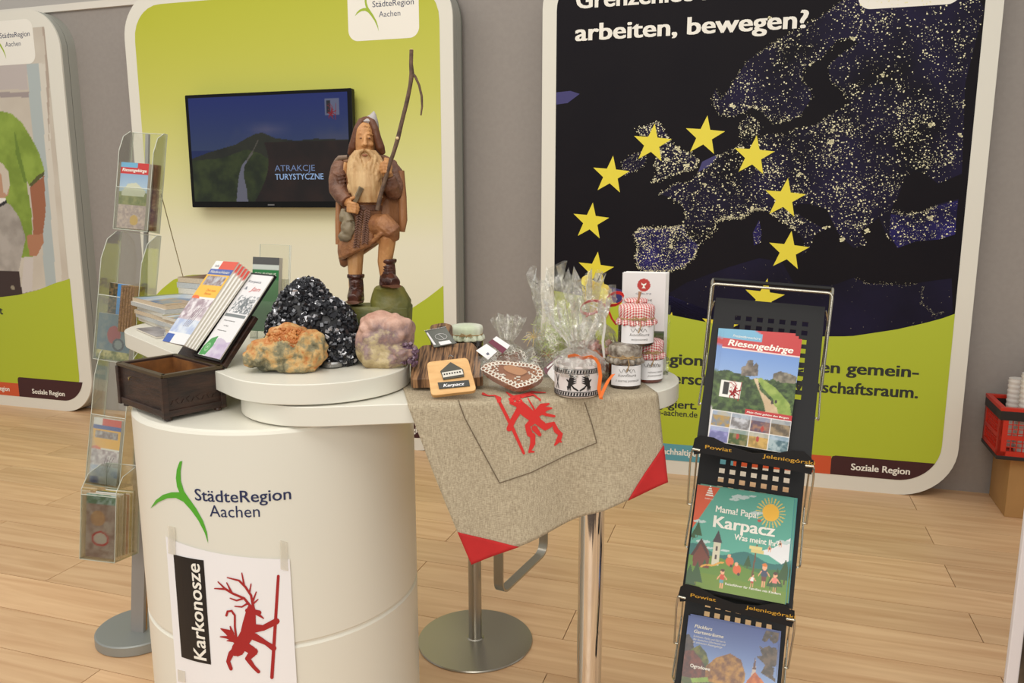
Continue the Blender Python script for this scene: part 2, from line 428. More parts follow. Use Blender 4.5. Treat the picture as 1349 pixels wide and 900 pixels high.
def tabs(t, items, zb=.08):
    for (x0, x1, m, h, s, tx, tw) in items:
        last = x1 > 2.1
        poly = rrect(x0, zb, x1, zb+h, .0001, 5, rs=(.0001, .02, .0001, .19 if False else .0001)) if not last else \
            [(x0, zb)]+[(2.122-.2+.2*math.sin(R(a)), zb+.2-.2*math.cos(R(a))) for a in range(0, 64, 7) if zb+.2-.2*math.cos(R(a)) < zb+h]+[(2.122-.2+.2*math.sin(math.acos((.2-h)/.2)) if h < .2 else 2.122, zb+h), (x0+.02, zb+h), (x0+.005, zb+h-.005), (x0, zb+h-.02)]
        if x0 < .1:
            poly = [(.278-.2*math.sin(R(a)), zb+.2-.2*math.cos(R(a))) for a in range(60, -1, -7)]+[(x1, zb), (x1, zb+h), (.278-.2*math.sin(math.acos((.2-h)/.2)), zb+h)]
        o = flatp(t, 'footer_tab', poly, m, .0011)
        if s: text(s, o, WINK, P0(FRD-.0018), tx, zb+.034, wd=tw, ht=.037, bold=.02)
def logo_plate(t, x0, x1, z0, z1):
    o = flatp(t, 'logo_plate', rrect(x0, z0, x1, z1, .06, 8), WINK, .0004)
    # crop space: logo spans 262..752 x 125..412
    wd_ = x1-x0; k = wd_*.82/490.; ox = x0+wd_*.1; oz = z0+(z1-z0)*.14
    f = lambda a, b: (ox+(a-262)*k, FRD-.0009, oz+(412-b)*k)
    MB().flat(arm_logo(), f).build('logo_mark', mat('lime_ink', (160, 184, 40), .5), o)
    text('StädteRegion', o, INK, P0(FRD-.0009), ox+(415-262)*k, oz+(412-238)*k+.004, wd=335*k*1.03, ht=46*k)
    text('Aachen', o, mat('grey_ink', (96, 100, 116), .5), P0(FRD-.0009), ox+(467-262)*k, oz+(412-308)*k, wd=180*k, ht=44*k)
# --- panel with the television
tvp = panel_root('lime and white rounded panel behind the carved figure, carrying the television', -2.443, 5.209, SWEET)
cv = Cv(2.044, 2.64, 40, (255, 255, 255))
# printed gradient of the poster artwork: lime at the head fading to cream
cv.grad(0, .45, (232, 229, 210), (230, 227, 204)); cv.grad(.45, .78, (230, 227, 204), (198, 198, 92)); cv.grad(.78, 1.0, (198, 198, 92), (182, 186, 44))
def round_map(x, z):
    # squeezes the grid's corners to the print's round corners
    X0, X1, Z0, Z1, r = 0, 2.044, 0, 2.64, .2
    cx = min(max(x, X0+r), X1-r); cz = min(max(z, Z0+r), Z1-r); dx, dz = x-cx, z-cz
    if dx and dz:
        q = max(abs(dx), abs(dz))/math.hypot(dx, dz); dx *= q; dz *= q
    return (.078+cx+dx, FRD, .08+cz+dz)
cv.build('printed_face', tvp, round_map, PRINTM)
pts_h = [(.078, .90), (.14, .955), (.24, 1.02), (.36, 1.05), (.48, 1.055), (.65, 1.04), (.9, .97), (1.2, .86), (1.5, .80), (1.75, .82), (1.9, .875), (2.03, .96), (2.122, 1.03)]
def interp(P):
    xs = [p[0] for p in P]; zs = [p[1] for p in P]
    return lambda x: float(np.interp(x, xs, zs))
flatp(tvp, 'lime_wave', clip_lime(interp(pts_h)), LIME, .0003)
tabs(tvp, [(.078, .6, mat('blue_print', (70, 110, 160), .5), .1, '', 0, 0), (.6, 1.1, TEAL, .1, '', 0, 0), (1.1, 1.6, ORANGE, .1, '', 0, 0), (1.6, 2.122, MAROON, .105, 'Soziale Region', 1.7, .285)])
logo_plate(tvp, 1.56, 2.0, 2.43, 2.76)
# --- European night panel
eup = panel_root('tall dark blue night map of Europe panel with a ring of yellow stars', .166, 4.459, SWEET, T=.07)
EP = Vector((.166, 4.459, 0)); EN = Vector((math.sin(SWEET), math.cos(SWEET), 0)); EU_ = Vector((math.cos(SWEET), -math.sin(SWEET), 0))
def eu(x, y):
    p = onp(x, y, EP, EN); return ((p-EP).dot(EU_), p.z)
SEA = mat('night_sea_print', (20, 16, 22), .6, spec=.15, vs=2.2, col2=(16, 12, 20))
LAND = mat('night_land_print', (32, 27, 56), .6, spec=.15, col2=(18, 15, 24), vs=3.5)
LANDB = mat('night_land_blue_print', (44, 38, 104), .6, spec=.15, col2=(22, 19, 40), vs=6)
flatp(eup, 'night_sky_print', rrect(.078, .08, 2.122, 2.72, .2), SEA)
A = lambda L: [eu(820+a/3, 120+b/3) for a, b in L]
B = lambda L: [eu(1040+a/2.25, 20+b/2.25) for a, b in L]
europe = A([(140, 405), (185, 385), (215, 360), (262, 365), (300, 325), (345, 298), (375, 258), (425, 232), (462, 222), (470, 180), (460, 140), (500, 98), (530, 112), (548, 150), (535, 188), (575, 170), (650, 175)]) + \
    B([(20, 340), (80, 325), (125, 295), (180, 260), (150, 215), (120, 195), (115, 150), (160, 110), (205, 85), (185, 65), (140, 75), (90, 130), (40, 160), (35, 200), (60, 215), (66, 245), (30, 300), (0, 312)]) + \
    A([(600, 130), (570, 100), (545, 75), (510, 65), (480, 85), (430, 102), (390, 95), (360, 60), (358, 20)]) + \
    [eu(942, 118), (.95, 2.03), eu(985, 80), eu(1030, 50), eu(1085, 20), (1.6, 2.55), (2.05, 2.52), (2.122, 2.4)] + \
    B([(520, 200), (510, 470)]) + \
    B([(440, 500), (400, 470), (370, 462), (340, 490), (320, 540), (300, 575), (345, 590), (400, 580), (440, 560), (500, 545)]) + \
    B([(490, 650), (440, 665), (375, 670), (320, 690), (290, 660), (265, 600), (210, 640), (230, 680), (190, 690), (150, 655), (130, 620), (110, 575), (60, 560), (25, 560), (0, 575), (60, 610), (105, 635), (75, 650), (60, 690), (35, 715), (45, 670), (20, 640), (0, 625)]) + \
    A([(690, 550), (640, 520), (600, 495), (560, 470), (520, 465), (470, 500), (420, 505), (375, 515), (360, 560), (300, 610), (280, 660), (240, 695), (180, 712), (110, 712), (70, 705), (50, 660), (62, 610), (45, 565), (75, 540), (150, 545), (240, 530), (255, 490), (235, 450), (190, 420)])
def fpoly(name, P, m, d=.0003): return flatp(eup, name, [(min(max(p[0], .08), 2.12), min(p[1], 2.7)) for p in P], m, d)
fpoly('land_print', europe, LAND)
iberia = A([(240, 530), (255, 570), (300, 610), (280, 660), (240, 695), (180, 712), (110, 712), (70, 705), (50, 660), (62, 610), (45, 565), (75, 540), (150, 545)])
fpoly('land_print', iberia, LANDB, .0004)
turkey = B([(300, 590), (345, 595), (400, 585), (440, 565), (498, 550), (490, 650), (440, 665), (375, 670), (320, 690), (295, 650)])
fpoly('land_print', turkey, LANDB, .0004)
britain = A([(55, 155), (90, 140), (140, 120), (160, 150), (190, 200), (215, 230), (250, 240), (300, 270), (290, 305), (240, 320), (180, 340), (115, 365), (140, 320), (125, 290), (150, 250), (120, 200), (80, 180)])
fpoly('land_print', britain, LAND)
ireland = A([(0, 280), (40, 250), (85, 240), (95, 270), (80, 300), (30, 325), (0, 335)])
fpoly('land_print', ireland, LAND)
africa = [eu(872, 392), eu(905, 372), eu(960, 352), eu(1000, 340), eu(1030, 345), eu(1045, 372)]+B([(30, 800), (130, 800), (190, 778), (230, 795), (350, 800), (400, 790), (480, 780)])+[(2.12, .90), (1.7, .80), (1.2, .80), (.7, .85), (.5, .98)]
fpoly('land_print', africa, mat('night_africa_print', (28, 24, 50), .6, spec=.15, col2=(18, 15, 30), vs=2))
fpoly('coast_glow_print', [(.08, 1.0), (.35, 1.06), (.62, 1.0), (.73, 1.01), (.9, .95), (1.05, .90), (1.05, .82), (.08, .82)], mat('night_indigo_print', (44, 38, 104), .5))
fpoly('coast_glow_print', A([(300, 320), (315, 280), (365, 255), (375, 262), (340, 300)]), mat('night_indigo_print', (44, 38, 104), .5), .0004)
fpoly('coast_glow_print', [eu(732, 122), eu(752, 120), eu(764, 124), eu(748, 136), eu(732, 138)], mat('night_indigo_print', (44, 38, 104), .5), .0004)
sard = A([(515, 560), (540, 510), (550, 560), (545, 600), (520, 610)])
fpoly('land_print', sard, LANDB)
def inp(P, x, z):
    c = False; n = len(P)
    for i in range(n):
        x1, z1 = P[i]; x2, z2 = P[(i+1) % n]
        if (z1 > z) != (z2 > z) and x < (x2-x1)*(z-z1)/(z2-z1)+x1: c = not c
    return c
rg = random.Random(11); cl = MB()
cluster = [(rg.uniform(.1, 2.1), rg.uniform(1, 2.5)) for _ in range(110)]
def lightq(x, z, s, d=.0006):
    if not (.085 < x < 2.115 and .86 < z < 2.7): return
    a = rg.uniform(0, PI); n = 5 if s > .004 else 4
    vs = [(x+s*.5*math.cos(a+2*PI*k/n)*rg.uniform(.6, 1.4), FRD-d, z+s*.5*math.sin(a+2*PI*k/n)*rg.uniform(.6, 1.2)) for k in range(n)]
    cl.add(vs, [tuple(range(n))])
def scatter(P, n, s0, s1, clust=.4, west=False):
    xs = [p[0] for p in P]; zs = [p[1] for p in P]; k = 0; tries = 0
    while k < n and tries < n*12:
        tries += 1
        if rg.random() < clust:
            c = rg.choice(cluster); x = rg.gauss(c[0], .03); z = rg.gauss(c[1], .025)
        else: x = rg.uniform(min(xs), max(xs)); z = rg.uniform(min(zs), max(zs))
        if not inp(P, x, z): continue
        if west and rg.random() < (x-1.0)*.35: continue
        if west and z > 2.0 and rg.random() < .45: continue
        lightq(x, z, s0+(s1-s0)*rg.random()**3); k += 1
def coast(P, dens=45, s=.006, close=False):
    n = len(P)
    for i in range(n-(0 if close else 1)):
        a = P[i]; b = P[(i+1) % n]; L = math.hypot(b[0]-a[0], b[1]-a[1])
        for _ in range(int(L*dens*2)+1):
            t = rg.random(); lightq(a[0]+(b[0]-a[0])*t+rg.gauss(0, .005), a[1]+(b[1]-a[1])*t+rg.gauss(0, .005), rg.uniform(.3, 1)*s)
scatter(europe, 6800, .0022, .0095, .45, True); scatter(iberia, 520, .002, .007, .2); scatter(britain, 420, .003, .011, .3); scatter(ireland, 90, .002, .006, .2)
scatter(turkey, 200, .002, .006, .2); scatter(sard, 40, .002, .006, .1); scatter(africa, 130, .001, .004, .1)
coast(europe[:14], 90); coast(europe[14:34], 60); coast(europe[-26:], 110, .007); coast(iberia, 110, .006, True); coast(britain, 120, .007, True); coast(ireland, 60, .005, True)
coast(A([(375, 515), (400, 500), (470, 505), (520, 465), (560, 470)]), 400, .005)
coast(B([(300, 580), (345, 592), (400, 582), (440, 565)]), 250, .005); coast(europe[34:50], 70, .005)
low = MB(); coast(B([(190, 778), (230, 795), (350, 800), (375, 795)]), 120, .003); coast(B([(395, 800), (390, 850), (430, 890), (460, 880)]), 200, .003)
for (px, py) in [(928, 243), (884, 324), (1164, 100), (1225, 165), (1265, 178), (1122, 50), (1095, 188), (1000, 198), (977, 196), (1052, 230), (1094, 187), (990, 275), (893, 196), (905, 218), (965, 140), (1013, 25), (1110, 316), (1225, 287), (870, 200), (880, 210), (1088, 300), (1142, 304)]:
    x, z = eu(px, py)
    for _ in range(12): lightq(x+rg.gauss(0, .006), z+rg.gauss(0, .005), rg.uniform(.006, .014))
cl.build('city_lights', mat('city_light_print', (236, 230, 190), .5), eup, kind='stuff', fixn=False)
lime_eu = interp([(.078, 1.02), (.3, .985), (.5, .94), eu(880, 414), eu(944, 427), (1.2, .80), eu(1090, 443), eu(1120, 443), eu(1180, 434), eu(1220, 425), eu(1256, 415), (2.122, .965)])
flatp(eup, 'lime_wave', clip_lime(lime_eu), LIME, .0008)
YEL = mat('star_yellow_print', (232, 216, 52), .5)
for k in range(12):
    a = R(82-30*k); cx, cz = .80+.525*math.cos(a), 1.335+.522*math.sin(a)
    P = []
    for j in range(10):
        r = .105 if j % 2 == 0 else .042; b = R(84)+j*PI/5; P.append((cx+r*math.cos(b), cz+r*math.sin(b)))
    flatp(eup, 'star', P, YEL, .00065)
D = .0014
text('Grenzenlos leben,', eup, WINK, P0(FRD-D), .183, 2.525, wd=.96, ht=.088, bold=.028)
text('arbeiten, bewegen?', eup, WINK, P0(FRD-D), .180, 2.362, wd=1.17, ht=.088, bold=.028)
text('Die StädteRegion Aachen – einen gemein-', eup, DARKINK, P0(FRD-D), .17, .632, wd=1.815, ht=.064, bold=.026)
text('samen länderüberschreitenden Wirtschaftsraum.', eup, DARKINK, P0(FRD-D), .17, .524, wd=1.82, ht=.064, bold=.026)
text('Wir denken bürgernah und europäisch – engagiert.', eup, DARKINK, P0(FRD-D), .17, .392, wd=.722, ht=.045, bold=.02) if False else text('engagiert.', eup, DARKINK, P0(FRD-D), .60, .384, wd=.292, ht=.048, bold=.02)
text('www.staedteregion-aachen.de', eup, DARKINK, P0(FRD-D), .33, .338, wd=.567, ht=.036, bold=.012)
text('FOTO: NASA', eup, WINK, P0(FRD-D), 2.105, 1.0, wd=.12, ht=.012, rot=PI/2) if False else None
tabs(eup, [(.078, .55, mat('blue_print', (70, 110, 160), .5), .1, '', 0, 0), (.55, 1.10, TEAL, .095, 'Nachhaltige Region', .68, .36), (1.10, 1.60, ORANGE, .1, '', 0, 0), (1.60, 2.122, MAROON, .105, 'Soziale Region', 1.70, .285)])
logo_plate(eup, 1.57, 2.02, 2.43, 2.76)
# --- left panel with the printed people
LW = R(17.5)
lx, ly = -3.26-(1.96)*math.cos(LW), 5.603+1.96*math.sin(LW)
lfp = panel_root('white rounded panel at far left with a photo of a man in green', lx, ly, LW, T=.15)
PX0 = .95   # picture spans x .95..2.08
cv = Cv(1.13, 1.88, 150, (205, 196, 180), 3)   # z .80 .. 2.68
LP = Vector((lx, ly, 0)); LN = Vector((math.sin(LW), math.cos(LW), 0)); LU = Vector((math.cos(LW), -math.sin(LW), 0))
def lf(x, y):
    p = onp(x, y, LP, LN); return (((p-LP).dot(LU)-PX0)/1.13, (p.z-.80)/1.88)
def LQ(L): return [lf(a/3, 120+b/3) for a, b in L]
cv.tex(cv.X >= 0, (208, 200, 186), (198, 188, 174), 4, 1)
cv.poly([lf(-60, 118), lf(-60, 88), lf(36, 84), lf(38, 118)], (190, 180, 176))
cv.poly(LQ([(-200, 25), (118, 25), (118, 5), (-200, 5)]), (160, 148, 146))
cv.poly([lf(36, 84), lf(52, 84), lf(76, 385), lf(62, 385)], (176, 186, 186))
cv.poly([lf(52, 84), lf(60, 84), lf(84, 385), lf(76, 385)], (214, 208, 196))
cv.poly([lf(54, 20), lf(66, 60), lf(66, 200), lf(60, 60)], (176, 160, 146))
sh = LQ([(-160, 120), (-60, 85), (0, 78), (50, 90), (90, 125), (130, 190), (160, 250), (180, 318), (120, 378), (105, 345), (128, 480), (135, 655), (40, 665), (-100, 560)])
cv.poly(sh, (134, 158, 58)); cv.tex(cv.inpoly(sh), (120, 144, 46), (146, 170, 66), 9, 4)
cv.poly(LQ([(60, 150), (110, 360), (100, 365), (66, 250)]), (104, 130, 40))
arm = LQ([(122, 378), (178, 335), (184, 470), (172, 580), (135, 590), (132, 480)]); cv.poly(arm, (158, 100, 70))
cv.poly(LQ([(108, 570), (172, 565), (175, 600), (150, 650), (120, 650)]), (176, 122, 90))
cv.poly(LQ([(150, 335), (178, 318), (180, 330), (125, 380), (118, 372)]), (84, 84, 40))
cv.poly(LQ([(100, 655), (135, 655), (130, 800), (85, 805)]), (206, 198, 192))
bl = LQ([(-200, 470), (0, 425), (45, 450), (80, 500), (105, 580), (75, 720), (85, 740), (0, 740), (-200, 700)]); cv.poly(bl, (168, 160, 152)); cv.tex(cv.inpoly(bl), (150, 142, 134), (180, 172, 164), 10, 6)
cv.poly(LQ([(-20, 285), (10, 285), (35, 320), (42, 370), (36, 410), (10, 430), (-40, 430)]), (190, 146, 118)); cv.poly(LQ([(0, 282), (12, 285), (37, 320), (43, 370), (30, 410), (18, 400), (14, 360), (10, 330), (-10, 310)]), (206, 194, 178))
cv.poly(LQ([(-30, 450), (30, 440), (25, 425), (0, 425)]), (236, 232, 224)); cv.line(lf(-8, 276), lf(9, 266), .02, (40, 36, 36))
bag = LQ([(-200, 700), (80, 712), (92, 812), (-200, 830)]); cv.poly(bag, (58, 40, 36)); cv.ell(*lf(18, 379), .016, .0095, (150, 140, 120))
cv.poly(LQ([(92, 800), (200, 775), (200, 790), (92, 815)]), (140, 128, 100))
cv.build('printed_photo', lfp, lambda x, z: (PX0+x, FRD, .80+z), PRINTM)
lime_l = interp([(.078, .75), (.6, .78), (1.0, .80), (1.41, .826), (1.6, .85), (1.80, .895), (1.96, .95), (2.07, .975), (2.13, 1.0)])
flatp(lfp, 'lime_wave', clip_lime(lime_l, x1=2.09), LIME, .0004)
tabs(lfp, [(.078, .6, mat('blue_print', (70, 110, 160), .5), .1, '', 0, 0), (.6, 1.1, TEAL, .1, '', 0, 0), (1.1, 1.50, ORANGE, .1, 'BildungsRegion', 1.14, .27), (1.50, 2.122, MAROON, .15, 'Soziale Region', 1.63, .31)])
logo_plate(lfp, 1.52, 1.98, 2.45, 2.74)
text('und Vielfalt', lfp, DARKINK, P0(FRD-D), 1.02, .70, wd=.41, ht=.06, bold=.02)

# ------------------------------------------------------------------ television
tv = thing('television', 'black flat television showing a mountain scene, hung on the lime panel', 'television', M=Matrix.Translation((-2.443, 5.209, 0)) @ Matrix.Rotation(-SWEET, 4, 'Z'))
TX0, TX1, TZ0, TZ1 = .490, 1.615, 1.483, 2.158; TY = -.10
b = MB().prism(rrect(TX0, TZ0, TX1, TZ1, .008, 3), TY, TY+.035, 'y'); b.build('casing', mat('gloss_black_plastic', (12, 12, 13), .3, spec=.2), tv, bevel=.002)
MB().prism(rrect(TX0+.1, TZ0+.1, TX1-.1, TZ1-.1, .03, 3), TY+.035, TY+.07, 'y').build('rear_housing', mat('matte_black_plastic', (24, 24, 24), .6), tv)
MB().box((1.05, -.02, 1.82), (.3, .03, .3)).build('wall_mount', mat('matte_black_plastic', (24, 24, 24), .6), tv)
sw, sh_ = TX1-TX0-.05, TZ1-TZ0-.055
cv = Cv(sw, sh_, 210, (20, 36, 82), 2)
cv.grad(.5, 1.0, (44, 58, 92), (18, 36, 100)); n = cv.noise(3, 3)
cl_ = np.clip((cv.noise(3.2, 9)-.47)*5, 0, 1)*np.clip((.86-cv.Y)*4, 0, 1)*(cv.Y > .5); cv.fill(cl_*.6, (72, 72, 92))
cv.fill(np.clip(1-np.abs(cv.X-.5)*6, 0, 1)*np.clip(1-np.abs(cv.Y-.68)*12, 0, 1)*.5, (110, 96, 112))
def mt(P): return lambda X: np.interp(X, [p[0] for p in P], [p[1] for p in P])
m1 = cv.below(mt([(0, .42), (.12, .48), (.3, .55), (.36, .60), (.42, .64), (.47, .655), (.55, .60), (.68, .57), (.8, .585), (.92, .575), (1, .57)]))
cv.fill(m1, (30, 34, 34)); cv.tex(m1, (16, 20, 16), (36, 38, 26), 7, 4)
m2 = cv.below(mt([(0, .40), (.2, .42), (.36, .5), (.45, .46), (.6, .3), (1, .1)])); cv.tex(m2, (22, 32, 12), (48, 58, 24), 14, 5)
m3 = m1 & (cv.X > .40+.1*np.sin(cv.Y*4)) & (cv.Y < .56); cv.tex(m3, (18, 8, 5), (34, 18, 11), 10, 7)
cv.poly([(.28, 0), (.355, 0), (.35, .12), (.335, .25), (.345, .34), (.37, .40), (.355, .40), (.325, .34), (.305, .25), (.29, .12)], (96, 96, 108))
cv.line((.365, .40), (.40, .47), .012, (84, 80, 74)); cv.line((.40, .47), (.44, .58), .006, (76, 72, 62))
cv.rect(.865, .80, .952, .945, (92, 96, 120)); cv.rect(.873, .815, .895, .93, (24, 26, 34))
scr = cv.build('screen', tv, lambda x, z: (TX0+.022+x, TY-.0012, TZ0+.036+z), SCREEN)
SI = mat('screen_lettering', (10, 10, 12), .2, emis=(110, 130, 170), es=.75); SI2 = mat('screen_lettering_bright', (10, 10, 12), .2, emis=(150, 180, 220), es=.75)
text('ATRAKCJE', tv, SI, P0(TY-.002), TX0+.60, TZ0+.215, wd=.27, ht=.036)
text('TURYSTYCZNE', tv, SI2, P0(TY-.002), TX0+.60, TZ0+.165, wd=.325, ht=.036, bold=.01)
kk = .095/370.
put_strokes('screen_emblem', tv, stag(), lambda a, b, d: (TX0+.97+(a-500)*kk*1.1-.005, TY-.002-d, TZ0+.645-.05-(b-520)*kk), mat('screen_red', (10, 4, 4), .3, emis=(120, 24, 36), es=.8))
MB().box(((TX0+TX1)/2, TY-.001, TZ0+.016), (.045, .002, .008)).build('maker_badge', mat('grey_badge', (110, 110, 112), .4, .3), tv)

# ------------------------------------------------------------------ counter
BC = Vector((-.558, 1.826, 0)); BR = .319
ct = thing('promotion_counter', 'white cylindrical counter with a seam and green logo, sheet taped to its front', 'counter', BC)
prof = [(BR-.004, .0), (BR, .012), (BR, .575), (BR-.004, .580), (BR-.004, .584), (BR, .589), (BR, 1.046), (BR-.003, 1.052), (BR-.010, 1.055)]
prof = prof[:2]+[(BR, .03)]+[(BR, .55)]+prof[2:6]+[(BR, .61), (BR, 1.02)]+prof[6:]
MB().lathe(prof, seg=128).build('body', WHITE, ct, smooth=12)
def stadium(a, b, r, n=24):
    a = Vector(a); b = Vector(b); d = (b-a).normalized(); t = math.atan2(d.y, d.x); out = []
    for k in range(n+1): q = t-PI/2+PI*k/n; out.append((b.x+r*math.cos(q), b.y+r*math.sin(q)))
    for k in range(n+1): q = t+PI/2+PI*k/n; out.append((a.x+r*math.cos(q), a.y+r*math.sin(q)))
    return out
TA, TB, TR = Vector((-.405, 1.722)), Vector((.195, 1.812)), .196
def slab(poly, z0, z1, name, m, parent, bev=.003):
    b = MB().prism([(p[0], p[1]) for p in poly], z0, z1, 'z'); return b.build(name, m, parent, smooth=30, bevel=bev, world=True)
MB().lathe([(.17, 1.055), (.17, 1.0585)], c=(TA.x, TA.y, 0), seg=48).build('spacer_ring', SEAM, ct, world=True)
wing = thing('bistro_table', 'white rounded table top on a chrome post, swung out from the counter', 'table', (TB.x, TB.y, 0))
slab(stadium(TA, TB, TR), 1.0585, 1.100, 'table_top', WHITE, wing)
MB().lathe([(.031, 0.02), (.031, 1.0585)], seg=40).build('post', CHROME, wing, smooth=40)
MB().lathe([(.19, 0), (.19, .008), (.03, .02)], seg=48).build('foot_plate', STEEL, wing, smooth=30)
MB().lathe([(.06, 1.05), (.06, 1.0585)], seg=32).build('mount_flange', STEEL, wing, smooth=30)
sh1 = thing('swivel_shelf', 'topmost white rounded shelf of the counter, holding the minerals and magazines', 'shelf', (-.434, 1.73, 1.1))
slab(stadium((-.434, 1.73), (-.92, 2.29), .203), 1.1035, 1.146, 'shelf_top', WHITE, sh1)
MB().lathe([(.16, 1.100), (.16, 1.1035)], c=(-.434, 1.73, 0), seg=48).build('spacer_ring', SEAM, sh1, world=True)
MB().lathe([(.03, .0), (.03, 1.1035)], c=(-.92, 2.29, 0), seg=24).build('post', CHROME, sh1, smooth=40, world=True)
MB().lathe([(.19, 0), (.19, .008), (.03, .02)], c=(-.92, 2.29, 0), seg=48).build('foot_plate', STEEL, sh1, smooth=30, world=True)
# prints on the cylinder: s = arc length to the right, 0 facing -Y
def cyl(x, y, r=BR):
    d = ray(x, y); ox, oy = -BC.x, -BC.y
    a = d.x**2+d.y**2; b_ = 2*(ox*d.x+oy*d.y); c_ = ox*ox+oy*oy-r*r
    disc = max(b_*b_-4*a*c_, 0); k = (-b_-math.sqrt(disc))/(2*a); p = EYE+d*k
    return r*math.atan2(p.x-BC.x, -(p.y-BC.y)), p.z
def con(off): return lambda s, z: (BC.x+(BR+off)*math.sin(s/BR), BC.y-(BR+off)*math.cos(s/BR), z)
c3 = lambda a, b: cyl(100+a/2.647, 560+b/2.647)
def c3d(a, b, off): s, z = c3(a, b); return con(off)(s, z)
L_ = arm_logo(); fine = []
for i in range(len(L_)):
    a = L_[i]; b = L_[(i+1) % len(L_)]; fine += [a, ((a[0]+b[0])/2, (a[1]+b[1])/2)]
tr_ = [[(fine[i][0], fine[i][1]) for i in t] for t in geo.tessellate_polygon([[Vector((p[0], p[1], 0)) for p in fine]])]
for _ in range(3):
    n_ = []
    for a, b, c in tr_:
        m_ = lambda p, q: ((p[0]+q[0])/2, (p[1]+q[1])/2)
        ab, bc_, ca = m_(a, b), m_(b, c), m_(c, a); n_ += [[a, ab, ca], [ab, b, bc_], [ca, bc_, c], [ab, bc_, ca]]
    tr_ = n_
q = MB()
for t in tr_: q.add([c3d(p[0], p[1], .0012) for p in t], [(0, 1, 2)])
q.build('logo_mark', GREENINK, ct, world=True, fixn=False)
s0, z0 = c3(415, 240); s1, z1 = c3(752, 279)
text('StädteRegion', ct, INK, con(.0009), s0, (z0+z1)/2, wd=s1-s0, ht=.0262, bold=.008, world=True, sub=2)
s0, z0 = c3(467, 305); s1, z1 = c3(643, 333)
text('Aachen', ct, INK, con(.0009), s0, (z0+z1)/2, wd=s1-s0, ht=.0262, world=True, sub=2)
# taped sheet
sgn = thing('paper_sheet', 'white paper sheet taped to the counter with a red stag figure holding a staff', 'poster', con(.001)(*c3(530, 800)))
sl, zt = c3(315, 387); sr, zt2 = c3(745, 466)
b = MB(); nx, ny = 28, 20; zb = zt-(sr-sl)*1.35
for j in range(ny+1):
    for i in range(nx+1):
        u, v = i/nx, j/ny; s = sl+(sr-sl)*u+.002*v; zz = zt*(1-u)+zt2*u; z = zz+(zb-zz)*v
        lift = .0016+.004*max(0, u-.85)/.15*(.3+.7*v)+.003*max(0, .06-u)/.06*v
        b.v.append(con(lift)(s, z))
b.f = [(j*(nx+1)+i, j*(nx+1)+i+1, (j+1)*(nx+1)+i+1, (j+1)*(nx+1)+i) for j in range(ny) for i in range(nx)]; b.m = [0]*len(b.f)
b.build('sheet', PAPER, sgn, smooth=180, world=True)
blk = [c3(345, 450), c3(448, 470), c3(473, 832), c3(370, 808)]
bl0 = (blk[0][0]+blk[3][0])/2; br0 = (blk[1][0]+blk[2][0])/2; bt = (blk[0][1]+blk[1][1])/2; bb = (blk[2][1]+blk[3][1])/2
b = MB()
for i in range(9):
    s = bl0+(br0-bl0)*i/8; b.v += [con(.0024)(s, bt), con(.0024)(s, bb)]
b.f = [(2*i, 2*i+2, 2*i+3, 2*i+1) for i in range(8)]; b.m = [0]*8
bk = b.build('title_block', BLACK, sgn, world=True)
text('Karkonosze', bk, WINK, con(.003), br0-.010, bb+.007, wd=(bt-bb)*.93, ht=(br0-bl0)*.42, bold=.015, rot=PI/2, world=True, sub=2)
RED = mat('dark_red_ink', (166, 34, 36), .5)
put_strokes('stag_emblem', sgn, stag(8), lambda a, b, d: c3d(a, b, .0030+d), RED, world=True)
TAPE = mat('clear_tape', (222, 216, 200), .25, alpha=.55)
for (a, b0, b1, w2) in ((338, 350, 445, 26), (724, 400, 500, 26), (372, 850, 890, 26)):
    q = MB()
    for i in range(4):
        x = a-w2/2+w2*i/3
        q.v += [c3d(x, b0+i*2, .0034), c3d(x+3, b1+i*2, .0048)]
    q.f = [(2*i, 2*i+2, 2*i+3, 2*i+1) for i in range(3)]; q.m = [0]*3
    q.build('adhesive_tape', TAPE, sgn, world=True)

# ------------------------------------------------------------------ bar stool
st = thing('bar_stool', 'brushed steel bar stool with round foot plate, behind the cloth', 'stool', (-.128, 2.52, 0))
MB().lathe([(.198, 0), (.200, .004), (.198, .008), (.03, .013), (.026, .016)], seg=72).build('foot_plate', STEEL, st, smooth=30)
MB().lathe([(.0225, .014), (.0225, .52)], seg=32).build('pole', STEEL, st, smooth=40)
MB().lathe([(.016, .5), (.016, .78)], seg=24).build('gas_lift', CHROME, st, smooth=40)
b = MB().lathe([(.12, .78), (.15, .79), (.155, .81), (.14, .825), (.05, .828)], seg=48); b.build('seat', mat('white_seat', (225, 222, 214), .4), st, smooth=40)
def bar(path, w_, th, nrm):
    b = MB(); n = Vector(nrm)
    P = [Vector(p) for p in path]
    for i, p in enumerate(P):
        t = (P[min(i+1, len(P)-1)]-P[max(i-1, 0)]).normalized(); s = n.cross(t).normalized()
        b.v += [p+n*w_/2+s*th/2, p-n*w_/2+s*th/2, p-n*w_/2-s*th/2, p+n*w_/2-s*th/2]
    for i in range(len(P)-1):
        for k in range(4): b.f.append((4*i+k, 4*i+(k+1) % 4, 4*i+4+(k+1) % 4, 4*i+4+k)); b.m.append(0)
    b.f.append((3, 2, 1, 0)); b.m.append(0); e = 4*len(P)-4; b.f.append((e, e+1, e+2, e+3)); b.m.append(0); return b
def rounded(path, r, n=5):
    P = [Vector(p) for p in path]; out = [P[0]]
    for i in range(1, len(P)-1):
        a = (P[i-1]-P[i]).normalized()*r; c = (P[i+1]-P[i]).normalized()*r
        for k in range(n+1):
            t = k/n; out.append(P[i]+a*(1-t)**2+c*t**2)
    out.append(P[-1]); return out
zb_ = .20; fa, fb = atZ(657, 783, zb_), atZ(716, 727, zb_)
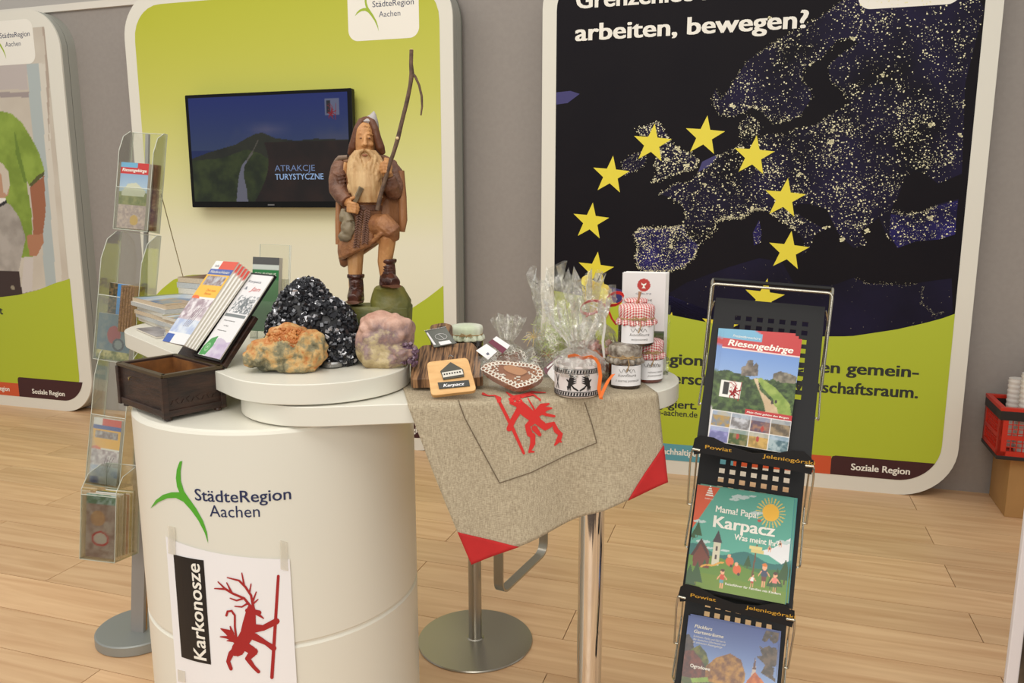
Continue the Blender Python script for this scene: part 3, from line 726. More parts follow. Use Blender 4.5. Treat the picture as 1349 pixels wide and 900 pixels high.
fp = rounded([Vector((fa.x, fa.y, .79)), fa, fb, Vector((fb.x, fb.y, .79))], .05, 8)
pd = (fb-fa).normalized(); I = world_inv(st)
bar([I @ p for p in fp], .034, .007, (pd.y, -pd.x, 0)).build('foot_rest', STEEL, st, smooth=50)

# ------------------------------------------------------------------ linen cloth
def linen():
    m = bpy.data.materials.new('linen'); m.use_nodes = True; N = m.node_tree.nodes; L = m.node_tree.links; b = N['Principled BSDF']
    tc = N.new('ShaderNodeTexCoord'); out = []
    for sc in ((900, 90, 90), (90, 900, 900)):
        mp = N.new('ShaderNodeMapping'); mp.inputs['Scale'].default_value = sc; L.new(tc.outputs['Object'], mp.inputs[0])
        n = N.new('ShaderNodeTexNoise'); n.inputs['Scale'].default_value = 1.; n.inputs['Detail'].default_value = 3; L.new(mp.outputs[0], n.inputs[0]); out.append(n)
    a = N.new('ShaderNodeMath'); a.operation = 'ADD'; L.new(out[0].outputs[0], a.inputs[0]); L.new(out[1].outputs[0], a.inputs[1])
    cr = N.new('ShaderNodeValToRGB'); e = cr.color_ramp.elements; e[0].position = .36; e[0].color = lin((142, 128, 106)); e[1].position = .64; e[1].color = lin((196, 182, 156))
    h = N.new('ShaderNodeMath'); h.operation = 'MULTIPLY'; h.inputs[1].default_value = .5; L.new(a.outputs[0], h.inputs[0]); L.new(h.outputs[0], cr.inputs[0]); L.new(cr.outputs[0], b.inputs['Base Color'])
    bp = N.new('ShaderNodeBump'); bp.inputs['Strength'].default_value = .35; bp.inputs['Distance'].default_value = .001; L.new(a.outputs[0], bp.inputs['Height']); L.new(bp.outputs[0], b.inputs['Normal'])
    b.inputs['Roughness'].default_value = .95; return m
d2 = (TB-TA).normalized(); n2 = Vector((d2.y, -d2.x))
def edgept(s):
    # front rim of the table from x=-.215 round to x=.285
    L1 = [TA+n2*TR+d2*t for t in np.linspace(.165, (TB-TA).length, 12)]
    th0 = math.atan2(n2.y, n2.x); L2 = [Vector((TB.x+TR*math.cos(th0+a), TB.y+TR*math.sin(th0+a))) for a in np.linspace(.05, R(28), 6)]
    L = L1+L2; ds = [0]
    for i in range(1, len(L)): ds.append(ds[-1]+(L[i]-L[i-1]).length)
    t = s*ds[-1]
    return Vector((np.interp(t, ds, [p.x for p in L]), np.interp(t, ds, [p.y for p in L])))
CBL = atY(621, 742, 1.505); CBR = atY(879, 634, 1.60)
def cloth(s, t, off=0.):
    """t in [-1,0] lies on the table, [0,1] hangs"""
    e = edgept(s); o = (e-TB if s > .9 else n2*1.0); o = o.normalized()
    if t <= 0:
        back = Vector((-.262+.53*s, 1.79+.13*s)); k = -t
        p = e.lerp(back, k); z = 1.1025+.0012*math.sin(s*17+k*5)*(k > .02)
        ed = max(0, 1-k/.06)
        return Vector((p.x+o.x*.004*ed, p.y+o.y*.004*ed, z-.003*ed**2+off))
    bot = CBL.lerp(CBR, s)
    # rounded tips
    a = Vector((e.x+o.x*.007, e.y+o.y*.007, 1.0985))
    p = a.lerp(bot, t)
    p.z -= .006*math.sin(PI*t)
    fold = .010*math.sin(s*7.5+.6)*t + .006*math.sin(s*15+1.2+t*2)*t + .010*math.exp(-((s-.55-.1*t)/.08)**2)*t
    sag = .012*math.sin(PI*s)*t
    p.y += -fold; p.z += -sag*.4
    p.y -= off; p.x += off*.1
    return p
cth = thing('linen_cloth', 'natural linen cloth with red corners and a red stag print, draped over the table edge', 'tablecloth', (0, 1.55, 1.1))
NS, NT = 60, 60
ts = list(np.linspace(-1, -.06, 14))+list(np.linspace(-.05, 0, 5))+list(np.linspace(.02, 1, 42))
b = MB(); 
for t in ts:
    for i in range(NS+1): b.v.append(cloth(i/NS, t))
b.f = [(j*(NS+1)+i, j*(NS+1)+i+1, (j+1)*(NS+1)+i+1, (j+1)*(NS+1)+i) for j in range(len(ts)-1) for i in range(NS)]; b.m = [0]*len(b.f)
o = b.build('cloth', linen(), cth, smooth=180, world=True)
sd = o.modifiers.new('solid', 'SOLIDIFY'); sd.thickness = .0015; sd.offset = -1
# inverse lookup: pixel -> cloth parameters
GS = np.linspace(0, 1, 81); GT = np.concatenate([np.linspace(-.9, 0, 46), np.linspace(.015, 1, 100)])
G = np.array([[proj(cloth(float(s), float(t))) for s in GS] for t in GT])
def cpar(x, y):
    d = (G[..., 0]-x)**2+(G[..., 1]-y)**2; j, i = np.unravel_index(np.argmin(d), d.shape)
    s, t = float(GS[i]), float(GT[j])
    for _ in range(3):
        p = proj(cloth(s, t)); e = .004; ps = proj(cloth(min(s+e, 1.2), t)); pt_ = proj(cloth(s, t+e))
        a, b_, c, d_ = (ps[0]-p[0])/e, (pt_[0]-p[0])/e, (ps[1]-p[1])/e, (pt_[1]-p[1])/e
        det = a*d_-b_*c
        if abs(det) < 1e-6: break
        dx, dy = x-p[0], y-p[1]; s += max(-.02, min(.02, (d_*dx-b_*dy)/det)); t += max(-.02, min(.02, (a*dy-c*dx)/det))
    return s, t
def cput(x, y, d=0.):
    s, t = cpar(x, y); return cloth(s, t, .0016+d)
CR = lambda a, b, d=0.: cput(620+a/6.43, 480+b/6.43, d)
CRED = mat('red_fabric', (186, 36, 36), .9, bump=.2, bs=900, var=.1, vs=30)
CPR = mat('red_fabric_print', (206, 48, 44), .9)
S = [[(105, 255, 22), (150, 272, 10), (205, 270, 12), (240, 300, 44)], [(245, 320, 26), (350, 530, 30), (450, 752, 22)],
     [(300, 240, 8), (360, 285, 30), (440, 275, 34), (520, 240, 18), (635, 246, 6)], [(460, 270, 30), (530, 262, 16), (590, 304, 12)], [(400, 290, 44), (330, 300, 20)],
     [(410, 330, 70), (440, 375, 96), (500, 425, 90), (560, 465, 66)], [(340, 325, 26), (400, 345, 36)],
     [(410, 385, 54), (365, 460, 48), (325, 545, 46)], [(485, 290, 10), (530, 365, 16), (560, 440, 26)],
     [(540, 430, 50), (600, 350, 40), (660, 334, 18)], [(575, 410, 60), (640, 375, 36), (685, 370, 14)], [(590, 400, 40), (640, 425, 26), (708, 438, 20)],
     [(560, 475, 60), (630, 530, 60), (700, 500, 34), (725, 560, 44), (760, 590, 40), (745, 640, 40), (712, 682, 14)], [(735, 640, 30), (765, 655, 16)],
     [(530, 475, 60), (480, 520, 44), (500, 590, 50)], [(540, 540, 50), (585, 595, 30)], [(525, 600, 44), (525, 670, 44), (495, 742, 18)], [(500, 735, 24), (535, 740, 14)]]
put_strokes('stag_print', cth, [stroke(s, 22) for s in S], lambda a, b, d: CR(a, b, d*3), CPR, world=True)
def patch(name, corners, m, lift=.0012):
    # corners: p0 (edge), tip, p1 (edge) in pixels of the cloth; hypotenuse bows
    P = [cpar(*c) for c in corners]; n = 12; b = MB()
    for i in range(n+1):
        for j in range(n+1-i):
            a, c = i/n, j/n; k = 1-a-c
            s = P[0][0]*a+P[1][0]*k+P[2][0]*c; t = P[0][1]*a+P[1][1]*k+P[2][1]*c
            bow = a*c*.0; b.v.append(cloth(s, t, lift))
    def idx(i, j): return sum(n+1-q for q in range(i))+j
    for i in range(n):
        for j in range(n-i):
            b.f.append((idx(i, j), idx(i+1, j), idx(i, j+1))); b.m.append(0)
            if j < n-i-1: b.f.append((idx(i+1, j), idx(i+1, j+1), idx(i, j+1))); b.m.append(0)
    o = b.build(name, m, cth, smooth=180, world=True); o.modifiers.new('solid', 'SOLIDIFY').thickness = .0025; return o
P_ = proj
patch('corner_patch', [P_(cloth(0, .78)), P_(cloth(0, 1.0)), P_(cloth(.235, 1.0))], CRED)
patch('corner_patch', [P_(cloth(1, .56)), P_(cloth(1, 1.0)), P_(cloth(.79, 1.0))], CRED)
# stitched pocket outline
b = MB()
for L in ([(604, 528), (612, 550), (636, 595), (658, 636)], [(658, 636), (700, 622), (745, 600), (786, 583)], [(786, 583), (780, 560), (770, 530)]):
    pts = []
    for i in range(len(L)-1):
        for k in range(6): t = k/6; pts.append((L[i][0]*(1-t)+L[i+1][0]*t, L[i][1]*(1-t)+L[i+1][1]*t))
    pts.append(L[-1]); b.tube([cput(*p) for p in pts], .0011, 5)
b.build('pocket_seam', mat('seam_thread', (112, 98, 80), .9), cth, world=True)


# ------------------------------------------------------------------ more materials
def clearmat(name, tint=(250, 250, 246), fac=.10, rough=.05, bump=0., bs=40., white=0., fr_=.55):
    m = bpy.data.materials.new(name); m.use_nodes = True; N = m.node_tree.nodes; L = m.node_tree.links
    for n in list(N):
        if n.type == 'BSDF_PRINCIPLED': N.remove(n)
    out = [n for n in N if n.type == 'OUTPUT_MATERIAL'][0]
    t = N.new('ShaderNodeBsdfTransparent'); t.inputs[0].default_value = lin(tint)
    g = N.new('ShaderNodeBsdfGlossy'); g.inputs['Roughness'].default_value = rough; g.inputs[0].default_value = (.95, .95, .93, 1)
    lw = N.new('ShaderNodeLayerWeight'); lw.inputs[0].default_value = .35
    ma = N.new('ShaderNodeMath'); ma.operation = 'MULTIPLY_ADD'; ma.inputs[1].default_value = fr_; ma.inputs[2].default_value = fac; ma.use_clamp = True
    L.new(lw.outputs['Fresnel'], ma.inputs[0]); mx = N.new('ShaderNodeMixShader'); L.new(ma.outputs[0], mx.inputs[0]); L.new(t.outputs[0], mx.inputs[1]); L.new(g.outputs[0], mx.inputs[2])
    last = mx
    if white:
        d = N.new('ShaderNodeBsdfDiffuse'); d.inputs[0].default_value = (.85, .84, .8, 1); m2 = N.new('ShaderNodeMixShader')
        tc = N.new('ShaderNodeTexCoord'); nz = N.new('ShaderNodeTexNoise'); nz.inputs['Scale'].default_value = bs*1.5; nz.inputs['Detail'].default_value = 4; L.new(tc.outputs['Object'], nz.inputs[0])
        mr = N.new('ShaderNodeMapRange'); mr.inputs[1].default_value = .45; mr.inputs[2].default_value = .75; mr.inputs[3].default_value = white*.25; mr.inputs[4].default_value = white*1.6; L.new(nz.outputs[0], mr.inputs[0])
        L.new(mr.outputs[0], m2.inputs[0]); L.new(mx.outputs[0], m2.inputs[1]); L.new(d.outputs[0], m2.inputs[2]); last = m2
    if bump:
        tc = N.new('ShaderNodeTexCoord'); nz = N.new('ShaderNodeTexNoise'); nz.inputs['Scale'].default_value = bs; nz.inputs['Detail'].default_value = 5; L.new(tc.outputs['Object'], nz.inputs[0])
        bp = N.new('ShaderNodeBump'); bp.inputs['Strength'].default_value = bump; bp.inputs['Distance'].default_value = .01; L.new(nz.outputs[0], bp.inputs['Height']); L.new(bp.outputs[0], g.inputs['Normal'])
    L.new(last.outputs[0], out.inputs['Surface']); return m
ACR = clearmat('clear_acrylic', (252, 253, 250), .02, .03)
ACREDGE = mat('acrylic_edge', (226, 230, 220), .2, alpha=.55)
CELLO = clearmat('cellophane', (250, 250, 248), .10, .12, .8, 60, .14)
GLASS = clearmat('jar_glass', (246, 246, 242), .06, .03)
BMETAL = mat('black_powder_coat', (30, 30, 32), .55, spec=.25)
WIRE = mat('steel_wire', (176, 172, 160), .25, .9)
GOLD = mat('gold_print', (198, 150, 48), .5)
DW = mat('dark_stained_wood', (62, 40, 30), .42, col2=(34, 22, 18), vs=14, stretch=(1, 1, 6), bump=.25, bs=60)
DWI = mat('brown_inner_wood', (142, 92, 44), .6, col2=(92, 56, 28), vs=18, bump=.1)

def leaflet(name, label, cat, M, w_, h_, t, paint, texts=(), group=None, nx=70, pages=PAGESY, fold=0.):
    r = thing(name, label, cat, M=M, group=group)
    MB().box((w_/2, -t/2, h_/2), (w_, t, h_)).build('pages', pages, r)
    cv = Cv(w_, h_, nx, (230, 228, 224), 5); 
    if paint: paint(cv)
    c = cv.build('cover', r, lambda x, z: (x, -t-.0005, z), PRINT)
    for (s, x, z, wd_, ht, m, kw) in texts: text(s, c, m, P0(-t-.0010), x*w_, z*h_, wd=wd_*w_, ht=ht*h_, **kw)
    return r
def photo_hills(cv, x0, y0, x1, y1, sky=(120, 160, 210), g1=(60, 96, 40), g2=(110, 140, 70), seed=0, horizon=.55):
    m = (cv.X >= x0) & (cv.X <= x1) & (cv.Y >= y0) & (cv.Y <= y1)
    cv.fill(m, sky); h = y0+(y1-y0)*(horizon+.15*(cv.noise(5, seed)-.5)*2); cv.tex(m & (cv.Y < h), g1, g2, 16, seed)

# ------------------------------------------------------------------ brochure rack (right)
RY = R(19); RL = R(2.9)
_rx = Vector((math.cos(RY), -math.sin(RY), 0)); rb = Vector((math.sin(RY), math.cos(RY), 0)); _up = Vector((0, 0, 1))
rx = _rx*math.cos(RL)-_up*math.sin(RL); rup = _up*math.cos(RL)+_rx*math.sin(RL)
RO = Vector((.5235, 1.64, .974))-rup*.970
rack = thing('brochure_rack', 'black zigzag metal brochure rack with steel wires, standing at the right', 'brochure rack', M=fr(RO, rx, rup))
RW, LIPZ, LENY, LENZ = .238, [.970, .620, .270], .172, .305
SL = math.hypot(LENY, LENZ)
def sheetpt(a, b_, z0): k = b_/SL; return (a-RW/2, LENY*k, z0+LENZ*k)
for ti, z0 in enumerate(LIPZ):
    xs = [0]; hx = [.047+.0245*i for i in range(7)]
    for q in hx: xs += [q, q+.0130]
    xs.append(RW); ys = [0]; hy = [SL-.052-.0215*i for i in range(9)][::-1]
    for q in hy: ys += [q, q+.0115]
    ys.append(SL); b = MB(); n = len(xs)
    for y_ in ys:
        for x_ in xs: b.v.append(sheetpt(x_, y_, z0))
    for j in range(len(ys)-1):
        for i in range(n-1):
            if i % 2 == 1 and j % 2 == 1 and i < n-2 and j < len(ys)-2: continue
            b.f.append((j*n+i, j*n+i+1, (j+1)*n+i+1, (j+1)*n+i)); b.m.append(0)
    o = b.build('shelf_sheet', BMETAL, rack, fixn=False); sd = o.modifiers.new('s', 'SOLIDIFY'); sd.thickness = .0018
    # folded side flanges
    f = MB()
    for a in (0, RW):
        p, q = sheetpt(a, 0, z0), sheetpt(a, SL, z0)
        sx = -.0012 if a == 0 else .0012
        f.v += [(p[0], p[1], p[2]), (q[0], q[1], q[2]), (q[0], q[1]+.020, q[2]-.010), (p[0], p[1]+.020, p[2]-.010), (p[0]+sx, p[1], p[2]), (q[0]+sx, q[1], q[2]), (q[0]+sx, q[1]+.020, q[2]-.010), (p[0]+sx, p[1]+.020, p[2]-.010)]
        k = len(f.v)-8; f.f += [(k, k+1, k+2, k+3), (k+7, k+6, k+5, k+4), (k, k+4, k+5, k+1), (k+1, k+5, k+6, k+2), (k+2, k+6, k+7, k+3), (k+3, k+7, k+4, k)]; f.m += [0]*6
    f.build('side_flange', BMETAL, rack)
    # tray and wavy lip
    t = MB().box((0, -.016, z0-.004), (RW+.012, .036, .002)); t.build('tray_floor', BMETAL, rack)
    LS = .91; P = [(-.132, -.018), (-.136, .0), (-.134, .018), (-.122, .027), (-.09, .026), (-.05, .012), (0, .004), (.05, .010), (.085, .022), (.112, .024), (.130, .012), (.136, -.006), (.134, -.024), (.11, -.022), (-.11, -.012)]
    lip = MB().prism([(p[0]*LS, z0+p[1]) for p in P], -.036, -.0342, 'y').build('lip', BMETAL, rack)
    text('Powiat', lip, GOLD, P0(-.0368), -.098, z0+.000, wd=.056, ht=.0085, bold=.01)
    text('Jeleniogórski', lip, GOLD, P0(-.0368), .022, z0-.002, wd=.104, ht=.0085, bold=.01)
    for sx in (-1, 1):
        w1 = MB(); X = sx*.120
        w1.tube(rounded([(X, -.020, z0-.006), (X+sx*.006, -.024, z0-.012), (X+sx*.008, -.02, z0-.04), (X+sx*.008, .02, z0-.155)], .006), .0024, 8)
        w1.tube([(X, .02, z0-.155), (X+sx*.008, .02, z0-.155)], .0024)
        w1.tube([(X-sx*.012, -.0375, z0-.006), (X+sx*.004, -.0375, z0-.005)], .0032)
        w1.build('front_wire', WIRE, rack, smooth=60)
    for sx in (-1, 1):
        w2 = MB(); X = sx*.123
        w2.tube(rounded([(X, LENY+.004, z0+LENZ-.01), (X+sx*.008, LENY+.02, z0+LENZ-.03), (X+sx*.008, LENY+.035, z0+.16), (X+sx*.008, LENY*.55, z0+.06), (X, LENY*.32, z0+.075)], .01), .0024, 8)
        w2.build('rear_wire', WIRE, rack, smooth=60)
zt_ = LIPZ[0]+LENZ
hw = .131
MB().tube(rounded([(-hw, LENY-.04, zt_-.185), (-hw, LENY-.02, zt_+.034), (hw, LENY-.02, zt_+.034), (hw, LENY-.04, zt_-.185)], .012), .0032, 10).build('top_wire', WIRE, rack, smooth=60)
MB().tube([(-hw, LENY+.018, zt_+.040), (hw, LENY+.018, zt_+.040)], .0048, 10).build('handle_bar', BMETAL, rack, smooth=60)
for sx in (-1, 1):
    b = MB(); b.tube(rounded([(sx*hw, LENY-.02, zt_+.030), (sx*hw, LENY-.005, zt_+.044), (sx*hw, LENY+.03, zt_+.036), (sx*(hw+.004), LENY+.055, zt_-.03), (sx*hw, LENY+.01, zt_-.055)], .01), .003, 8)
    b.build('hinge_wire', WIRE, rack, smooth=60)
b = MB()
for sx in (-1, 1): b.tube([(sx*.128, .02, .10), (sx*.132, .02, .004)], .003); b.tube([(sx*.13, LENY, .4), (sx*.135, .26, .006)], .003); b.tube([(sx*.132, .02, .005), (sx*.135, .26, .005)], .003)
b.build('base_frame', WIRE, rack, smooth=60)
ud = rup*LENZ+rb*LENY; ud.normalize(); nrm_ = ud.cross(rx)     # leaflet local +y (into sheet)
def tierM(ti, a, b_, off=.002, roll=0.):
    o = RO+rx*(a-RW/2)+ud*b_+rup*LIPZ[ti]; ydir = ud.cross(rx).normalized(); o -= ydir*off
    q = Matrix.Rotation(roll, 3, ydir); return fr(o, q @ rx, q @ ud)
def p_riesen(cv):
    cv.grad(.3, .85, (176, 196, 224), (104, 140, 200)); f = cv.noise(9, 2)
    rock = cv.inpoly([(.30, .60), (.29, .68), (.34, .70), (.36, .75), (.42, .76), (.44, .71), (.47, .74), (.50, .72), (.51, .62)]); cv.tex(rock, (84, 76, 70), (140, 128, 116), 20, 3)
    rock = cv.inpoly([(.70, .60), (.70, .66), (.78, .69), (.90, .68), (1, .66), (1, .55), (.7, .55)]); cv.tex(rock, (92, 86, 76), (140, 132, 116), 20, 5)
    m = cv.Y < .60+.06*(f-.5)+.03*(cv.X < .3); cv.tex(m, (34, 52, 24), (84, 108, 54), 22, 6)
    m = cv.inpoly([(.5, .60), (.56, .61), (.75, .54), (.95, .42), (1, .30), (.8, .30), (.74, .44), (.6, .52)]); cv.tex(m, (116, 142, 58), (150, 168, 84), 14, 8)
    cv.tex(cv.inpoly([(.46, .60), (.52, .60), (.56, .50), (.68, .44), (.80, .37), (.84, .30), (.68, .30), (.64, .38), (.58, .46)]), (190, 164, 130), (206, 184, 150), 12, 9)
    cv.ell(.735, .41, .012, .02, (60, 50, 50)); cv.ell(.78, .42, .012, .02, (50, 44, 44))
    cv.rect(0, .835, 1, 1, (186, 52, 54)); cv.rect(0, .835, 1, .842, (226, 200, 196)); cv.rect(.02, .925, .50, 1, (112, 168, 200)); cv.rect(0, .925, .04, 1, (112, 168, 200))
    cv.rect(.06, .395, .33, .545, (232, 228, 222)); cv.rect(.10, .42, .17, .53, (40, 36, 34))
    cv.rect(.42, .275, 1, .318, (180, 46, 50)); cv.rect(0, 0, 1, .275, (226, 222, 220))
    pal = [((176, 140, 74), (120, 130, 150)), ((190, 190, 196), (120, 116, 116)), ((150, 110, 90), (92, 72, 90)), ((150, 130, 100), (92, 80, 66)), ((150, 146, 196), (110, 110, 160)), ((66, 84, 36), (130, 120, 76)), ((196, 158, 84), (150, 120, 60)), ((70, 100, 110), (160, 176, 180))]
    for k in range(8):
        i, j = k % 4, k//4; x0 = .01+.248*i; y0 = .14-.135*j
        m = (cv.X > x0) & (cv.X < x0+.238) & (cv.Y > y0) & (cv.Y < y0+.127); cv.tex(m, pal[k][0], pal[k][1], 18, 20+k, 4)
        cv.fill(m & (cv.Y > y0+.09), (170, 186, 206), .6)
    for (x, y) in ((.62, .08), (.37, .075), (.66, .17)): cv.ell(x, y, .02, .025, (170, 60, 50))
T_R = [('Riesengebirge', .07, .862, .84, .058, WINK, dict(bold=.02, shear=.2)), ('Freizeitbroschüre', .12, .945, .36, .024, WINK, dict(shear=.2)), ('Mein Geist gehört den Bergen', .44, .288, .52, .016, WINK, dict(bold=.015, shear=.2))]
for k in range(3):
    r = leaflet('brochure', ['red-headed Riesengebirge brochure in front on the top shelf of the rack', 'second Riesengebirge brochure, just behind the front copy on the rack', 'rearmost Riesengebirge brochure on the top shelf of the rack'][k], 'brochure',
                tierM(0, .022-.003*k*0, .004+.003*k, .0105-.0042*k, R(1.5-1.6*k)), .168, .262, .0038, p_riesen, T_R if k == 0 else (), 'Riesengebirge brochures on the rack', nx=110 if k == 0 else 20)
    if k == 0:
        kk = .168/1200; put_strokes('stag_emblem', r, stag(), lambda a, b, d: (.168*.245+(a-600)*kk*.9, -.0038-.0011-d*.1, .262*.47-(b-690)*kk*.9), RED)
def p_karp(cv):
    cv.C[:] = (86, 164, 146)
    hillf = lambda X: .40+.02*np.sin(X*9)
    cv.fill(cv.Y < .38+.035*np.sin(cv.X*12+1), (40, 108, 104)); cv.fill(cv.Y < .30+.02*np.sin(cv.X*7), (62, 112, 60))
    cv.fill(cv.Y < .30-.10*np.clip(cv.X-.3, 0, 1)+.02*np.sin(cv.X*6), (94, 132, 44)); cv.fill(cv.Y < .13+.02*np.sin(cv.X*5), (104, 134, 36))
    cv.poly([(.60, .44), (.72, .45), (.84, .50), (1, .62), (1, .40), (.93, .36), (.80, .42)], (226, 226, 228))
    cv.poly([(0, 1), (.24, 1), (0, .55)], (212, 84, 40)); cv.ell(.78, .83, .085, .085, (244, 186, 50))
    for k in range(24):
        a = 2*PI*k/24; cv.line((.78+.095*math.cos(a), .83+.095*math.sin(a)), (.78+.145*math.cos(a), .83+.145*math.sin(a)), .010, (236, 196, 80))
    for (x, y, s) in ((.46, .93, .07), (.40, .90, .04), (.58, .96, .03), (.07, .63, .05), (.13, .44, .055), (.36, .34+.05, .035), (.64, .80, .05), (.93, .56, .06), (.20, .33+.06, .03)):
        for q in range(4): cv.ell(x+(q-1.5)*s*.5, y+(q % 2)*s*.2, s*.55, s*.22, (190, 208, 206))
    cv.poly([(.05, .20), (.04, .34), (.12, .46), (.20, .36), (.22, .20)], (112, 52, 34)); cv.poly([(.02, .30), (.11, .48), (.22, .30), (.20, .30), (.11, .42), (.05, .30)], (72, 34, 26))
    cv.rect(.24, .24, .31, .46, (206, 200, 176)); cv.poly([(.225, .46), (.275, .58), (.325, .46)], (60, 50, 56)); cv.rect(.262, .38, .285, .42, (70, 60, 60)); cv.rect(.262, .30, .285, .34, (70, 60, 60))
    for (x, y, s) in ((.06, .56, .05), (.02, .50, .03), (.60, .33, .04), (.10, .14, .07), (.03, .10, .07), (.90, .22, .06), (.97, .30, .07), (.84, .18, .04), (.17, .25, .02)):
        cv.poly([(x-s, y-s*1.2), (x, y+s*1.6), (x+s, y-s*1.2)], (44, 80, 38)); cv.rect(x-.004, y-s*1.8, x+.004, y-s*1.2, (74, 50, 34))
    for k in range(10):
        cv.line((.14+.022*k, .205+.008*math.sin(k*.9)+.007*k), (.14+.022*(k+1), .205+.008*math.sin((k+1)*.9)+.007*(k+1)), .018, (214, 158, 66))
    def fig(x, y, s, top, low, hair=(80, 50, 36)):
        cv.line((x-.008, y), (x-.008, y+.05*s), .011, (226, 160, 120)); cv.line((x+.012, y), (x+.012, y+.05*s), .011, (226, 160, 120))
        cv.rect(x-.018*s, y+.04*s, x+.02*s, y+.075*s, low); cv.rect(x-.02*s, y+.07*s, x+.022*s, y+.115*s, top); cv.line((x-.02*s, y+.105*s), (x-.04*s, y+.07*s), .010, (226, 160, 120)); cv.line((x+.02*s, y+.105*s), (x+.042*s, y+.08*s), .010, (226, 160, 120))
        cv.ell(x, y+.135*s, .018*s, .022*s, (232, 172, 134)); cv.ell(x, y+.15*s, .019*s, .012*s, hair)
    fig(.36, .04, 1.1, (196, 76, 52), (90, 150, 160)); fig(.66, .10, .8, (226, 226, 222), (180, 60, 50)); fig(.77, .12, 1.35, (62, 72, 96), (110, 60, 50), (214, 120, 50)); fig(.88, .09, 1.15, (226, 130, 120), (60, 90, 50))
    for (x, y) in ((.42, .30), (.50, .235)): cv.ell(x, y, .04, .045, (214, 100, 56)); cv.ell(x-.01, y+.05, .018, .018, (232, 172, 134)); cv.ell(x+.02, y-.04, .015, .015, (70, 50, 50))
    cv.line((.655, .20), (.675, .50), .014, (110, 72, 44)); cv.rect(.60, .455, .73, .485, (222, 206, 140)); cv.rect(.62, .425, .75, .45, (214, 196, 128))
    fig(.80, .46, .35, (60, 60, 60), (180, 60, 50)); fig(.90, .52, .35, (60, 60, 60), (60, 50, 50))
    cv.ell(.675, .735, .018, .014, (196, 72, 52))
T_K = [('Mama! Papa!', .22, .755, .44, .065, WINK, dict(bold=.02)), ('Karpacz', .21, .605, .63, .118, WINK, dict(bold=.045)), ('Was meint Ihr?', .44, .515, .45, .058, WINK, dict(bold=.015)), ('Reiseführer für Familien mit Kindern', .40, .075, .55, .022, WINK, dict(bold=.01)), ('KARPACZ', .095, .865, .09, .014, WINK, dict())]
for k in range(2):
    r = leaflet('guide_book', ['square turquoise Karpacz guide book with a sun, on the middle rack shelf', 'second Karpacz guide book, hidden behind the front one'][k], 'book', tierM(1, .006+.006*k, .004+.004*k, .020-.009*k, R(-.5)), .216, .232, .0085, p_karp, T_K if k == 0 else (), 'Karpacz guide books on the rack', nx=150 if k == 0 else 20)
    MB().box((.2168, -.00425, .116), (.0012, .0088, .232)).build('spine', mat('teal_spine', (70, 150, 156), .5), r)
    if k == 0:
        b = MB()
        for j in range(5):
            y0 = .900*.232+j*.0052; h = .0095-.0019*j; b.add([(.030-h, -.0097, y0), (.030+h, -.0097, y0), (.030+h*.8, -.0097, y0+.0034), (.030-h*.8, -.0097, y0+.0034)], [(0, 1, 2, 3)])
        b.build('cone_mark', WINK, r, fixn=False)
def p_gart(cv):
    cv.grad(.4, 1, (150, 178, 216), (58, 84, 158)); f = cv.noise(10, 2)
    cv.tex(cv.inpoly([(-.1, .2), (-.1, .80), (.03, .82), (.09, .76), (.10, .62), (.02, .5)]), (44, 36, 40), (80, 66, 60), 24, 2)
    cv.tex(cv.inpoly([(.05, .5), (.06, .68), (.16, .74), (.24, .68), (.28, .6), (.24, .4)]), (52, 66, 20), (120, 120, 40), 22, 3)
    cv.tex(cv.inpoly([(-.1, .3), (0, .66), (.10, .68), (.2, .6), (.28, .5), (.22, .3)]), (70, 24, 22), (120, 52, 34), 22, 4)
    cv.tex(cv.inpoly([(.26, .3), (.25, .56), (.36, .66), (.5, .72), (.62, .68), (.68, .56), (.66, .3)]), (110, 64, 24), (180, 130, 50), 22, 5)
    cv.poly([(.74, .50), (.745, .60), (.77, .74), (.79, .60), (.80, .50)], (196, 180, 168)); cv.poly([(.75, .62), (.77, .74), (.785, .62)], (96, 60, 54))
    cv.tex(cv.inpoly([(.66, .3), (.70, .50), (.78, .60), (.88, .52), (.9, .3)]), (160, 70, 26), (206, 116, 44), 22, 6)
    m = cv.inpoly([(.86, 1), (.80, .84), (.84, .76), (.78, .74), (.88, .68), (.84, .60), (.96, .56), (1, .54), (1, 1)]); cv.tex(m & (f > .36), (50, 38, 30), (104, 84, 66), 24, 7)
    cv.tex(cv.Y < .42, (70, 84, 34), (120, 90, 50), 18, 8)
    cv.tex(cv.inpoly([(.10, .42), (.28, .46), (.30, .42), (.12, .38)]), (120, 150, 50), (140, 170, 70), 8, 9)
T_G = [('Pücklers', .08, .895, .20, .033, WINK, dict(bold=.03, shear=.2)), ('Gartenträume', .08, .845, .33, .033, WINK, dict(bold=.03, shear=.2)), ('Schlösser, Parks und Gärten in\nder deutschen Oberlausitz und\nim polnischen Riesengebirge', .08, .805, .36, .020, WINK, dict(shear=.2)), ('Ogrodowe', .08, .52, .22, .034, WINK, dict(bold=.03))]
for k in range(2):
    leaflet('magazine', ['blue autumn park magazine Gartenträume on the lowest visible rack shelf', 'second park magazine, slightly higher behind the front one'][k], 'magazine', tierM(2, .016-.002*k+.006*k, .006+.004*k, .013-.005*k, R(-1)), .212, .243, .0045, p_gart, T_G if k == 0 else (), 'park magazines on the rack', nx=130 if k == 0 else 24)

